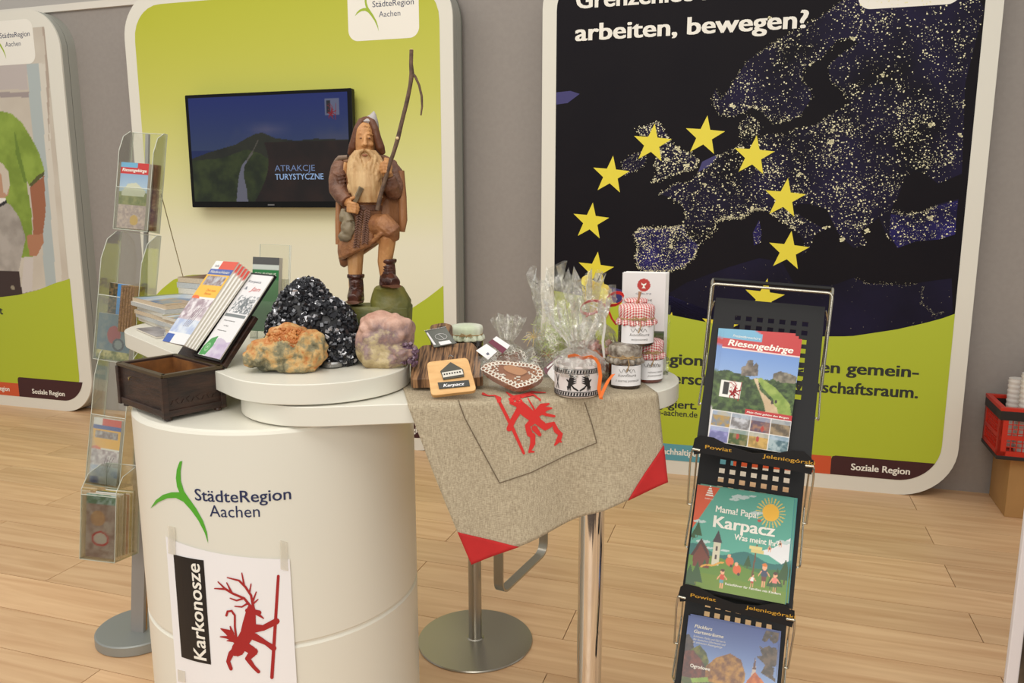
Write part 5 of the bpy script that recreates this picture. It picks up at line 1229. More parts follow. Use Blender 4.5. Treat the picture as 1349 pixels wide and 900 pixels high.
# right hand (at the belt, holding a wooden handle) and left hand round the branch
def hand(b, wx, wy, hx, hy, dy, side, vert):
    b.blob(sp(hx, hy, dy), .0125, 2, sq=(1.05, .75, .95))
    for k in range(4):
        if vert:      # fingers stacked one above another, lying across the handle
            y = hy-6.2+4.0*k; L = (7.5, 9, 8.6, 7)[k]
            b.tube([sp(hx-side*5, y+1, dy-.006), sp(hx-side*0, y-.4, dy-.0165), sp(hx+side*L*.55, y-.4, dy-.018), sp(hx+side*L, y+.8, dy-.011), sp(hx+side*(L-1.5), y+1.4, dy-.004)], [.0044, .0043, .0041, .0037, .003], 8)
        else:
            y = hy-5.0+3.6*k; L = (7.5, 8.6, 8.2, 6.6)[k]
            b.tube([sp(hx-side*6, y, dy-.005), sp(hx-side*1, y+.6, dy-.016), sp(hx+side*L*.5, y+1.6, dy-.018), sp(hx+side*L, y+3.0, dy-.011), sp(hx+side*(L-1.5), y+3.4, dy-.004)], [.0042, .0041, .0039, .0035, .003], 8)
    b.tube([sp(hx-side*4, hy-5, dy-.003), sp(hx-side*1, hy-10.5, dy-.010), sp(hx+side*4, hy-12, dy-.014)], [.0048, .0045, .0035], 8)
hand(b, 463, 269, 464, 272, -.052, 1, False)
hand(b, 512, 224, 510, 221, -.052, -1, True)
# legs
tpx(b, [(470, 312, .002, 13), (468, 335, 0, 11), (468, 350, -.002, 10), (468, 366, -.002, 9), (469, 388, -.004, 9)])
tpx(b, [(492, 306, -.004, 14), (505, 310, -.038, 12.5), (511, 314, -.046, 11.5), (509, 328, -.040, 10.5), (507, 345, -.036, 9.5), (510, 366, -.036, 9)])
o = b.build('body', OAKC, fig); remesh(o, .0018)
# eyes
for sx in (-1, 1):
    e = MB().blob(sp(481+sx*5.6, 182, -.0375), .0026, 2, sq=(1.5, .6, .8)).build('eye', mat('carved_eye', (150, 104, 66), .4), fig, smooth=180)
    MB().blob(sp(481+sx*5.6, 182, -.0392), .0011, 2).build('pupil', mat('dark_pupil', (44, 28, 20), .4), e, smooth=180, world=False)
# tunic
b = MB()
loft(b, [(484, 212, 18, .026, .004), (485, 218, 29, .036, .004), (485, 235, 30, .046, .004), (484, 258, 28, .048, .004), (479, 272, 24, .043, .004), (479, 280, 24.5, .044, .004), (481, 292, 31, .048, .000), (482, 305, 34, .050, -.004, -3), (481, 318, 35, .050, -.004, -8), (480, 327, 34.5, .048, -.004, -14), (480, 329, 30, .042, -.004, -14)], seg=48, fold=.022, fk=9, n=.0015)
b.tube([sp(494, 296, -.036), sp(506, 296, -.052), sp(517, 305, -.056), sp(521, 316, -.046)], [.024, .026, .021, .010], 14)
b.tube([sp(484, 326, -.046), sp(492, 317, -.058), sp(502, 308, -.068), sp(514, 304, -.066), sp(522, 310, -.052)], [.0035, .005, .0055, .005, .004], 8)
o = b.build('tunic', TUN, fig); remesh(o, .0022)
b = MB()
b.tube([sp(452, 212, .002), sp(448, 222, .0), sp(446, 238, -.004), sp(446, 250, -.012), sp(452, 260, -.030), sp(458, 266, -.040)], [.018, .021, .023, .022, .019, .0155], 16)
for k in range(9): b.tube([sp(437+k*1.3, 226+k*5, -.018), sp(446+k*1.0, 232+k*4.6, -.030), sp(457+k*.6, 229+k*4.8, -.022)], [.0018, .0042, .0018], 6)
o = b.build('sleeve', SLV, fig); remesh(o, .002)
b = MB()
b.tube([sp(511, 216, .006), sp(519, 228, .004), sp(521, 243, -.004), sp(518, 252, -.020), sp(514, 244, -.040), sp(512, 233, -.047)], [.017, .021, .022, .021, .019, .0155], 16)
for k in range(5): b.tube([sp(507, 238+k*5, -.030+.002*k), sp(514, 243+k*4.4, -.040+.003*k), sp(523, 240+k*4, -.024)], [.0015, .0036, .0015], 6)
o = b.build('sleeve', SLV, fig); remesh(o, .002)
# cape hanging behind both shoulders
b = MB()
loft(b, [(487, 204, 20, .028, .022), (487, 212, 35, .034, .024), (487, 235, 41, .036, .026), (487, 265, 43, .036, .026), (488, 292, 44, .036, .026), (487, 308, 42, .034, .026, -4), (484, 318, 40, .030, .026, -14), (483, 330, 36, .026, .026, -20), (482, 333, 30, .02, .026, -20)], seg=56, fold=.03, fk=11, n=.001)
o = b.build('cape', CAPE, fig); remesh(o, .0025)
b = MB(); b.tube([sp(528, 225, -.006), sp(530, 260, -.008), sp(531, 290, -.008), sp(529, 305, -.006)], [.008, .010, .010, .008], 8); b.tube([sp(446, 262, -.004), sp(446, 290, -.008), sp(446, 322, -.006)], [.006, .008, .007], 8)
b.build('cape_edge', CAPE, fig, smooth=60)
b = MB(); b.tube([sp(441, 213, -.006), sp(447, 208.5, -.012), sp(458, 207, -.016)], [.003, .0065, .005], 8); b.build('collar', mat('collar_grey', (122, 100, 84), .5), fig, smooth=60)
# hood: shell around the face
b = MB(); seg = 22; hood = [(492, 153, 5), (484, 155.5, 9), (477, 160, 11), (472, 170, 10), (469, 183, 9), (464, 197, 9), (461, 205, 6)]
L1 = [sp(484, 157, -.010), sp(476, 160, -.018), sp(471, 170, -.020), (sp(468, 182, -.018)), sp(465, 194, -.014), sp(460.5, 204, -.008)]
R1 = [sp(484, 157, -.010), sp(490, 161, -.018), sp(494, 170, -.020), sp(497, 182, -.018), sp(501, 194, -.014), sp(505, 203, -.008)]
for L in (L1, R1): b.tube(L, [.0075, .0085, .009, .0095, .0105, .006], 10)
loft(b, [(484, 154, 6, .010, .010), (483, 160, 12, .024, .014), (483, 172, 15.5, .030, .016), (483, 188, 18, .032, .018), (483, 202, 22, .032, .020), (483, 209, 23, .03, .022)], seg=24)
o = b.build('hood', HOODM, fig); remesh(o, .0018)
b = MB(); loft(b, [(492.5, 146.5, .6, .001, .0), (491.5, 151, 3.8, .007, .0), (488, 156, 8.6, .017, .0), (486, 161, 12.0, .027, .0), (489, 168, 10, .024, .006)], seg=16)
b.build('hat_tip', SIL, fig, smooth=60)
# beard: many carved locks over a core
b = MB()
loft(b, [(481, 198, 13.5, .012, -.026), (481, 206, 20, .018, -.026), (482, 216, 24, .022, -.028), (482, 230, 24.5, .026, -.032), (482, 246, 21, .026, -.036), (483, 258, 19, .022, -.038), (484, 267, 16.5, .016, -.040)], seg=26)
rb_ = random.Random(3)
for k in range(64):
    a = rb_.uniform(-1, 1); y0 = rb_.uniform(199, 246); ww = 23 if y0 > 210 else 16
    x0 = 482+a*ww*.95; L = rb_.uniform(14, 24); dep = -.030-.022*math.sqrt(max(0, 1-a*a*.95))
    if y0 < 207 and abs(a) < .45: continue
    pts = [sp(x0+math.sin(j*1.3+k)*1.3+a*j*.3, y0+L*j/5, dep-.002*j*.4) for j in range(6) if y0+L*j/5 < 268.5]
    if len(pts) > 2: b.tube(pts, [.0022]+[.0036]*(len(pts)-2)+[.0016], 6)
for sx in (-1, 1): b.tube([sp(480.5+sx*1, 197.5, -.044), sp(480.5+sx*6, 199.5, -.046), sp(480.5+sx*10, 206, -.046), sp(480.5+sx*12, 215, -.046)], [.0035, .0055, .0048, .002], 8)
o = b.build('beard', BEARD, fig); remesh(o, .0015)
MB().blob(sp(480.5, 204.5, -.0465), .0045, 2, sq=(1.4, .5, .55)).build('mouth', mat('carved_lip', (150, 92, 66), .5), fig, smooth=180)
# belt with hanging braided ends
b = MB(); loft(b, [(479, 270, 25.5, .046, .003), (479, 277, 25.5, .046, .003)], seg=40); b.build('belt', SLV, fig, smooth=40)
b = MB()
for (x0, x1) in ((474, 469), (484, 480)):
    n = 15
    for k in range(n):
        t = k/n; x = x0+(x1-x0)*t; y = 278+50*t*(1 if x0 < 480 else .9); dp = -.0505-.005*math.sin(t*2)
        c = sp(x, y, dp)
        b.box(c+Vector((-.0035, 0, 0)), (.0085, .006, .0028), Matrix.Rotation(-.6, 3, 'Y')); b.box(c+Vector((.0035, 0, 0)), (.0085, .006, .0028), Matrix.Rotation(.6, 3, 'Y'))
b.build('braided_sash', HOODM, fig)
b = MB(); b.blob(sp(459, 300, -.052), .020, 3, amp=.25, sc=2, seed=4, sq=(.85, .7, 1.0)); b.blob(sp(455, 311, -.050), .017, 3, amp=.2, sc=2, seed=7, sq=(1, .7, .8)); b.tube([sp(457, 280, -.050), sp(460, 292, -.053)], [.010, .013], 10); b.tube([sp(453, 275, -.049), sp(451, 286, -.052), sp(449, 292, -.05)], [.006, .008, .004], 8)
o = b.build('pouch', GREYP, fig); remesh(o, .002)
b = MB(); b.tube([sp(467, 266, -.060), sp(476, 247, -.066)], [.0055, .0065], 4); b.build('tool_handle', GREYP, fig)
# boots
def boot(cx, cy_top, cy_bot, dy, tx, ty, nm='boot'):
    b = MB(); h = cy_bot-cy_top
    loft(b, [(cx, cy_top, 11.5, .019, dy), (cx, cy_top+h*.12, 11.5, .020, dy), (cx, cy_top+h*.17, 9.2, .016, dy), (cx+.5, cy_top+h*.45, 9.5, .017, dy), (cx, cy_top+h*.72, 10.5, .020, dy), (cx, cy_top+h*.92, 11, .024, dy-.004), (cx, cy_bot, 11, .024, dy-.004)], seg=20, n=.0015, ns=60)
    b.tube([sp(cx, cy_bot-7, dy-.006), sp(cx+tx*.5, cy_bot-5.5+ty*.3, dy-.028), sp(cx+tx, cy_bot-3.5+ty*.5, dy-.046)], [.020, .0175, .012], 14)
    for k in range(4): b.tube([sp(cx-7, cy_top+h*(.3+.1*k), dy-.015), sp(cx, cy_top+h*(.33+.1*k), dy-.022), sp(cx+8, cy_top+h*(.3+.1*k), dy-.014)], [.001, .003, .001], 6)
    o = b.build(nm, BOOT, fig); remesh(o, .0018)
    s = MB(); s.tube([sp(cx, cy_bot+1, dy+.012), sp(cx+tx*.4, cy_bot+.6, dy-.016), sp(cx+tx, cy_bot+1+ty*.5, dy-.050)], [.018, .021, .014], 14, flat=.28); s.build('sole', HOODM, o, smooth=50)
boot(469, 361, 397, -.004, -4, 2); boot(511, 341, 376, -.036, 10, 1)
# rock and base block
b = MB(); b.v = []; loft(b, [(498, 424, 43.5, .044, 0), (498, 404, 43.5, .044, 0), (498, 401.5, 42, .042, 0)], seg=32, ex=6, n=.0035, ns=18); loft(b, [(498, 470, 43, .044, 0), (498, 404, 43.5, .044, 0)], seg=32, ex=7, n=.003, ns=18)
b.build('base_block', GRN, fig, smooth=30)
b = MB(); loft(b, [(515, 404, 26, .040, -.004), (515, 396, 26, .040, -.004), (513, 386, 22, .036, -.006), (512, 379.5, 19, .034, -.012), (512, 377.5, 17, .030, -.012)], seg=22, ex=3.2, n=.004, ns=28); b.build('rock', GRN, fig, smooth=35)
# the branch is a real twig
b = MB(); TW = mat('twig_bark', (112, 88, 70), .8, col2=(78, 60, 50), vs=60, bump=.5, bs=120)
tpx(b, [(542, 66, -.060, 2.4), (541.5, 84, -.060, 2.4), (542.5, 97, -.061, 3.0), (540.5, 112, -.061, 2.5), (536.5, 132, -.062, 2.6), (530, 158, -.064, 2.5), (524, 183, -.066, 2.8), (519, 200, -.067, 2.5), (513, 217, -.068, 2.5), (507, 238, -.068, 2.5), (501, 258, -.068, 2.6), (497, 277, -.068, 2.8)], 8)
tpx(b, [(542.5, 97, -.061, 2.4), (547, 101, -.062, 1.7), (552, 112, -.064, 1.5), (555.5, 127, -.066, 1.6), (556, 140, -.067, 1.3), (554.5, 152, -.068, 1.0)], 7)
o = b.build('branch', TW, fig, smooth=60)
b = MB(); b.blob(sp(542, 65.3, -.060), .0043, 2, sq=(1, 1, .3)); b.blob(sp(523.5, 182, -.072), .0035, 2, sq=(1, .5, 1)); b.build('cut_wood', mat('fresh_cut_wood', (222, 196, 150), .6), o, smooth=180)

# ------------------------------------------------------------------ minerals
def rockmat(name, cols, sc=9, rough=.6, bump=.5, metal=0., zramp=None, bs=60):
    m = bpy.data.materials.new(name); m.use_nodes = True; N = m.node_tree.nodes; L = m.node_tree.links; b = N['Principled BSDF']
    tc = N.new('ShaderNodeTexCoord'); nz = N.new('ShaderNodeTexNoise'); nz.inputs['Scale'].default_value = sc; nz.inputs['Detail'].default_value = 7; nz.inputs['Roughness'].default_value = .65; L.new(tc.outputs['Object'], nz.inputs[0])
    cr = N.new('ShaderNodeValToRGB'); e = cr.color_ramp.elements
    while len(e) < len(cols): e.new(.5)
    for i, (p, c) in enumerate(cols): e[i].position = p; e[i].color = lin(c)
    src = nz.outputs[0]
    if zramp:
        sx = N.new('ShaderNodeSeparateXYZ'); L.new(tc.outputs['Object'], sx.inputs[0]); mr = N.new('ShaderNodeMapRange'); mr.clamp = False
        mr.inputs[1].default_value, mr.inputs[2].default_value, mr.inputs[3].default_value, mr.inputs[4].default_value = zramp; L.new(sx.outputs['Z'], mr.inputs[0])
        ad = N.new('ShaderNodeMath'); ad.operation = 'ADD'; L.new(nz.outputs[0], ad.inputs[0]); L.new(mr.outputs[0], ad.inputs[1]); src = ad.outputs[0]
    L.new(src, cr.inputs[0]); L.new(cr.outputs[0], b.inputs['Base Color']); b.inputs['Roughness'].default_value = rough; b.inputs['Metallic'].default_value = metal
    n2 = N.new('ShaderNodeTexNoise'); n2.inputs['Scale'].default_value = bs; n2.inputs['Detail'].default_value = 6; L.new(tc.outputs['Object'], n2.inputs[0]); bp = N.new('ShaderNodeBump'); bp.inputs['Strength'].default_value = bump; bp.inputs['Distance'].default_value = .006
    L.new(n2.outputs[0], bp.inputs['Height']); L.new(bp.outputs[0], b.inputs['Normal']); return m
# black crystal cluster
bc = thing('black_mineral', 'large cluster of glittering black crystals behind the orange mineral', 'mineral', (-.43, 1.775, 1.1465))
I = world_inv(bc); core = MB(); lumps = []
for (px, py, dy, rx_, rz_) in ((404, 425, 0, 42, 52), (432, 440, -.03, 38, 46), (446, 458, -.045, 24, 30), (385, 440, .0, 32, 40), (405, 388, 0, 22, 20), (425, 462, -.03, 34, 24), (455, 476, -.035, 13, 18)):
    c = I @ atY(px, py, 1.775+dy); R1_, R2_ = rx_*1.775/1033, rz_*1.775/1033; lumps.append((c, R1_, R2_)); core.blob(c, 1, 3, amp=.12, sc=2.5, seed=px, sq=(R1_, min(R1_, .056), R2_))
core.v = [(v[0], v[1], max(v[2], .0)) for v in core.v]
core.build('rock_core', mat('black_rock', (30, 30, 34), .5), bc)
r_ = random.Random(5); cb = MB(); cb2 = MB()
for k in range(9000):
    c, a, z = r_.choice(lumps); th = r_.uniform(0, 2*PI); ph = math.acos(r_.uniform(-1, 1)); d = Vector((math.sin(ph)*math.cos(th), math.sin(ph)*math.sin(th), math.cos(ph)))
    if d.y > .45: continue
    p = c+Vector((d.x*a, d.y*min(a, .056), d.z*z))*1.04
    if p.z < .004: continue
    if any(((p.x-q.x)/a2)**2+((p.y-q.y)/min(a2, .056))**2+((p.z-q.z)/z2)**2 < .92 for q, a2, z2 in lumps): continue
    s = r_.uniform(.0035, .0085); rot = Matrix.Rotation(r_.uniform(0, 6), 3, 'X') @ Matrix.Rotation(r_.uniform(0, 6), 3, 'Y') @ Matrix.Rotation(r_.uniform(0, 6), 3, 'Z')
    t = cb2 if r_.random() < .13 else cb
    t.box(p, (s*r_.uniform(.7, 1.2), s, s*r_.uniform(.8, 1.7)), rot)
cb.build('crystals', mat('black_crystal', (60, 61, 66), .16, .6), bc, kind='stuff'); cb2.build('bright_facets', mat('silver_crystal', (200, 200, 206), .2, .5), bc, kind='stuff')
# orange druse
om = thing('orange_mineral', 'orange crystal druse on grey green rock, at the front of the shelf', 'mineral', (-.475, 1.66, 1.1465))
I = world_inv(om); b = MB()
for (px, py, dy, a, z, sd) in ((375, 462, 0, 44, 24, 1), (345, 468, 0, 22, 18, 2), (410, 458, .0, 22, 24, 3), (380, 445, .012, 30, 18, 4), (392, 480, -.005, 30, 14, 5), (362, 478, 0, 26, 12, 6), (332, 472, -.004, 10, 12, 7), (418, 466, 0, 12, 16, 8)):
    b.blob(I @ atY(px, py, 1.66+dy), 1, 4, amp=.30, sc=2.2, seed=sd*3, sq=(a*.0016, .036, z*.0016))
b.v = [(v[0], v[1], max(v[2], .0005)) for v in b.v]
o = b.build('rock_body', rockmat('ochre_rock', [(.30, (66, 66, 50)), (.42, (136, 128, 98)), (.50, (196, 160, 104)), (.60, (182, 112, 56)), (.75, (216, 176, 122))], 22, .7, .7, zramp=(0, .10, -.12, .10)), om, smooth=180); remesh(o, .0022)
b = MB(); r_ = random.Random(9)
for k in range(420):
    px = r_.gauss(380, 16); py = r_.gauss(452, 12); rr = r_.uniform(.0022, .0048)
    q = ((px-380)/34)**2+((py-452)/20)**2
    if q > 1: continue
    b.blob(I @ atY(px, py, 1.632+.022*q), rr, 1, sq=(1, 1, 1))
b.build('orange_nodules', rockmat('orange_druse', [(.3, (136, 72, 28)), (.5, (178, 104, 46)), (.7, (206, 148, 86))], 40, .5, .3), om, kind='stuff', smooth=180)
# amethyst
am = thing('amethyst', 'pink and violet amethyst lump on a clear stand, in front of the carved figure', 'mineral', (-.270, 1.715, 1.1465))
I = world_inv(am); b = MB()
for (px, py, dy, a, z, sd) in ((506, 450, 0, 37, 34, 1), (492, 462, 0, 22, 26, 2), (522, 438, 0, 24, 26, 3), (498, 430, .004, 26, 20, 5), (534, 464, -.006, 17, 13, 6), (512, 470, 0, 28, 16, 7)):
    b.blob(I @ atY(px, py, 1.715+dy), 1, 4, amp=.22, sc=1.9, seed=sd*5, sq=(a*.00166, .044, z*.00166))
o = b.build('stone', rockmat('amethyst_stone', [(.22, (150, 130, 92)), (.36, (190, 172, 132)), (.46, (136, 112, 112)), (.54, (172, 138, 126)), (.66, (204, 164, 146)), (.8, (178, 132, 116))], 16, .45, .6, zramp=(0, .13, -.22, .22)), am, smooth=180); remesh(o, .0022)
b = MB(); r_ = random.Random(2)
for k in range(150):
    px = r_.gauss(538, 7); py = r_.gauss(466, 6); s = r_.uniform(.004, .008); rot = Matrix.Rotation(r_.uniform(0, 6), 3, 'X') @ Matrix.Rotation(r_.uniform(0, 6), 3, 'Z')
    if px > 549: continue
    b.box(I @ atY(px, py, 1.685+r_.uniform(-.004, .008)), (s, s, s*1.2), rot)
b.build('violet_crystals', mat('violet_crystal', (112, 86, 104), .3, .1), am, kind='stuff')
MB().box((0, 0, .004), (.07, .05, .008)).build('clear_stand', ACR, am); am.location.z += 0
dish = MB().lathe([(.018, 0), (.024, .003), (.025, .010), (.022, .014), (.0, .015)], seg=28, capt=False).build('small_tin', mat('tin', (150, 150, 150), .3, .8), None, smooth=40); dish.location = atY(438, 477, 1.70)
dish.location.z = 1.1465; dish.matrix_basis = Matrix.Translation(dish.location); tag(dish, 'small round grey metal tin peeking out between orange and black minerals', 'tin')

# ------------------------------------------------------------------ gifts on the cloth
TZ = 1.1042
def pxslab(name, px, P, N, th, m, parent, bevel=.0, smooth=None):
    """flat piece outlined on plane (P,N); thickness away from the viewer"""
    N = Vector(N).normalized(); b = MB(); pts = [onp(x, y, P, N) for x, y in px]
    x = Vector((1, 0, 0)); x = (x-N*x.dot(N)).normalized(); y = N.cross(x); O = pts[0]
    p2 = [((p-O).dot(x), (p-O).dot(y)) for p in pts]
    tri = geo.tessellate_polygon([[Vector((a, c, 0)) for a, c in p2]]); n = len(pts)
    b.v = [tuple(p) for p in pts]+[tuple(p-N*th) for p in pts]; b.f = [tuple(t) for t in tri]+[tuple(i+n for i in reversed(t)) for t in tri]+[(i, (i+1) % n, n+(i+1) % n, n+i) for i in range(n)]; b.m = [0]*len(b.f)
    return b.build(name, m, parent, bevel=bevel, world=True, smooth=smooth)
def rnd(px, r=4, n=4):
    out = []
    for i in range(len(px)):
        p0 = Vector(px[i-1]); p = Vector(px[i]); p1 = Vector(px[(i+1) % len(px)]); a = (p0-p); c = (p1-p)
        a = a.normalized()*min(r, a.length*.45); c = c.normalized()*min(r, c.length*.45)
        for k in range(n+1): t = k/n; q = p+a*(1-t)**2+c*t**2; out.append((q.x, q.y))
    return out
# ribbed dark board
def ribwood():
    m = bpy.data.materials.new('scorched_wood'); m.use_nodes = True; N = m.node_tree.nodes; L = m.node_tree.links; b = N['Principled BSDF']
    tc = N.new('ShaderNodeTexCoord'); mp = N.new('ShaderNodeMapping'); mp.inputs['Scale'].default_value = (230, 14, 14); L.new(tc.outputs['Object'], mp.inputs[0])
    nz = N.new('ShaderNodeTexNoise'); nz.inputs['Scale'].default_value = 1; nz.inputs['Detail'].default_value = 3; L.new(mp.outputs[0], nz.inputs[0]); cr = N.new('ShaderNodeValToRGB'); e = cr.color_ramp.elements
    e[0].position = .38; e[0].color = lin((64, 40, 26)); e[1].position = .62; e[1].color = lin((158, 118, 82)); L.new(nz.outputs[0], cr.inputs[0]); L.new(cr.outputs[0], b.inputs['Base Color'])
    bp = N.new('ShaderNodeBump'); bp.inputs['Strength'].default_value = .6; bp.inputs['Distance'].default_value = .002; L.new(nz.outputs[0], bp.inputs['Height']); L.new(bp.outputs[0], b.inputs['Normal']); b.inputs['Roughness'].default_value = .5; return m
RIB = ribwood()
Nb = Vector((0, -math.sin(R(16)), math.cos(R(16)))); Pb = Vector((-.12, 1.655, 1.131))
db = thing('cutting_board', 'thick dark scorched wooden cutting board with ribbed top and a handle', 'cutting board', (-.13, 1.70, 1.103))
pxslab('board', rnd([(541, 500), (541, 472), (556, 455), (622, 451), (629, 459), (637, 497)], 4), Pb, Nb, .022, RIB, db, .002, smooth=30)
pxslab('handle', rnd([(568, 456), (566, 433), (568, 428), (584, 425), (596, 428), (597, 452)], 4), Pb+Vector((0, .0, .004)), Nb, .016, RIB, db, .002)
cp = onp(583, 431, Pb+Vector((0, 0, .0045)), Nb); MB().lathe([(.009, 0), (.009, .001)], (0, 0, 0), 16).build('handle_hole', BLACK, db).location = world_inv(db) @ cp
MB().tube([(-.04, .08, 0), (-.04, .08, .024)], .01).build('rear_support', RIB, db)
tg = thing('tag_card', 'grey spiral-bound tag card with white label lying on the dark board', 'tag', onp(580, 445, Pb, Nb))
Nt = Vector((-.1, -.75, .65)); Pt = onp(584, 457, Pb+Vector((0, 0, .004)), Nb)
pxslab('card', [(559.5, 436), (587, 431), (601, 452), (572, 457.5)], Pt, Nt, .003, mat('grey_card', (104, 106, 100), .6), tg)
pxslab('white_strip', [(561.5, 438.5), (563.5, 438), (574.5, 454), (571.5, 454.5)], Pt+Nt*.0012, Nt, .0006, PAPER, tg)
pxslab('white_label', [(577.5, 450.5), (592, 448), (595, 452), (580.5, 455)], Pt+Nt*.0012, Nt, .0006, PAPER, tg)
b = MB()
for k in range(15): b.blob(onp(559.5+27.5*k/14, 436-5*k/14-.4, Pt+Nt*.002, Nt), .0011, 1)
b.build('spiral_binding', PAPER, tg, world=True)
b = MB(); a = [onp(581+8*math.cos(q*.63), 443.5+4*math.sin(q*.63), Pt+Nt*.0018, Nt) for q in range(11)]; b.tube(a, .0004, 4); b.tube([onp(577, 440, Pt+Nt*.0018, Nt), onp(586, 447, Pt+Nt*.0018, Nt)], .0004, 4); b.build('line_drawing', PAPER, tg, world=True)
# pale souvenir board
Nk = Vector((.04, -.80, .60)).normalized(); Pk = atZ(598, 521, TZ+.009)
kb = thing('souvenir_board', 'pale wooden Karpacz souvenir board with a little house, leaning on the dark board', 'souvenir', (Pk.x, Pk.y+.02, TZ))
PALE = mat('pale_beech', (228, 182, 122), .5, col2=(212, 164, 104), vs=18, stretch=(1, 1, 6), bump=.1)
pxslab('board', rnd([(562, 477), (616, 471), (628, 514.5), (568, 521.5)], 6), Pk, Nk, .013, PALE, kb, .0025, smooth=30)
PR = Pk+Nk*.0035
pxslab('house_relief', [(580, 489), (593.5, 477), (610, 486.5), (611.5, 496), (584, 500)], PR, Nk, .0055, mat('dark_pewter', (70, 68, 60), .45, .3), kb)
pxslab('white_facade', [(582, 491), (608.5, 486.5), (610.5, 493), (584, 497.5)], PR+Nk*.0012, Nk, .001, mat('white_paint', (214, 210, 200), .6), kb)
b = MB()
for k in range(7): p = onp(585.5+k*3.4, 493.4-k*.55, PR+Nk*.0016, Nk); b.box(p, (.0028, .001, .0034))
b.build('facade_window', BLACK, kb, world=True)
MB().tube([onp(591, 470.5, Pk, Nk), onp(593, 468, Pk-Nk*.003, Nk), onp(597, 470, Pk, Nk)], .0012, 6).build('hanging_eye', mat('tin', (150, 150, 150), .3, .8), kb, world=True)
pp = pxslab('name_plate', [(576.5, 504), (617.5, 500.5), (619, 508.5), (578.5, 512.5)], PR-Nk*.0012, Nk, .003, mat('slate_plate', (62, 62, 58), .6), kb)
k0 = onp(584, 510, PR-Nk*.0006, Nk); k1 = onp(612, 507.3, PR-Nk*.0006, Nk); xk = (k1-k0).normalized(); uk = Nk.cross(xk)
text('Karpacz', pp, PAPER, lambda x, z: tuple(k0+xk*x+uk*z), 0, 0, wd=(k1-k0).length, ht=.007, bold=.02, shear=.2, world=True)

def cellobag(name, c, prof, parent, amp=.25, seg=48, seed=1, m=None, world=False):
    b = MB(); r_ = random.Random(seed); n = len(prof)
    ph = [r_.uniform(0, 6) for _ in range(6)]
    def wob(i, a):
        t = i/n; q = 1
        for j, f in enumerate((3, 7, 11, 17, 23)): q += amp*(.5+.9*t)/(1+j*.35)*math.sin(a*f+ph[j]+i*(.6+j*.25))*.38
        return max(q, .25)
    # refine profile
    P = []
    for i in range(n-1):
        for k in range(4): t = k/4; P.append((prof[i][0]*(1-t)+prof[i+1][0]*t, prof[i][1]*(1-t)+prof[i+1][1]*t))
    P.append(prof[-1])
    b.lathe(P, c, seg, wob=lambda i, a: wob(i/4, a), capb=False, capt=False)
    # ragged top
    top = len(P)-1
    for k in range(seg): v = b.v[top*seg+k]; b.v[top*seg+k] = (v[0], v[1], v[2]+r_.uniform(-.012, .018)*(prof[-1][0]/.05))
    return b.build(name, m or CELLO, parent, fixn=False, smooth=50 if amp < .3 else None)
# jars ---------------------------------------------------------------
def gingham():
    m = bpy.data.materials.new('red_gingham'); m.use_nodes = True; N = m.node_tree.nodes; L = m.node_tree.links; b = N['Principled BSDF']
    tc = N.new('ShaderNodeTexCoord'); sx = N.new('ShaderNodeSeparateXYZ'); L.new(tc.outputs['Object'], sx.inputs[0]); o = []
    yz = N.new('ShaderNodeMath'); yz.operation = 'ADD'; L.new(sx.outputs['Y'], yz.inputs[0]); L.new(sx.outputs['Z'], yz.inputs[1])
    for src in (sx.outputs['X'], yz.outputs[0]):
        ml = N.new('ShaderNodeMath'); ml.operation = 'MULTIPLY'; ml.inputs[1].default_value = 170; L.new(src, ml.inputs[0]); fr_ = N.new('ShaderNodeMath'); fr_.operation = 'FRACT'; L.new(ml.outputs[0], fr_.inputs[0]); g = N.new('ShaderNodeMath'); g.operation = 'GREATER_THAN'; g.inputs[1].default_value = .5; L.new(fr_.outputs[0], g.inputs[0]); o.append(g)
    a = N.new('ShaderNodeMath'); a.operation = 'ADD'; L.new(o[0].outputs[0], a.inputs[0]); L.new(o[1].outputs[0], a.inputs[1]); h = N.new('ShaderNodeMath'); h.operation = 'MULTIPLY'; h.inputs[1].default_value = .5; L.new(a.outputs[0], h.inputs[0])
    cr = N.new('ShaderNodeValToRGB'); e = cr.color_ramp.elements; e[0].color = lin((240, 228, 222)); e[1].color = lin((190, 44, 54)); L.new(h.outputs[0], cr.inputs[0]); L.new(cr.outputs[0], b.inputs['Base Color']); b.inputs['Roughness'].default_value = .9; return m
GING = gingham(); TWINE = mat('jute_twine', (176, 146, 104), .9, bump=.4, bs=300)
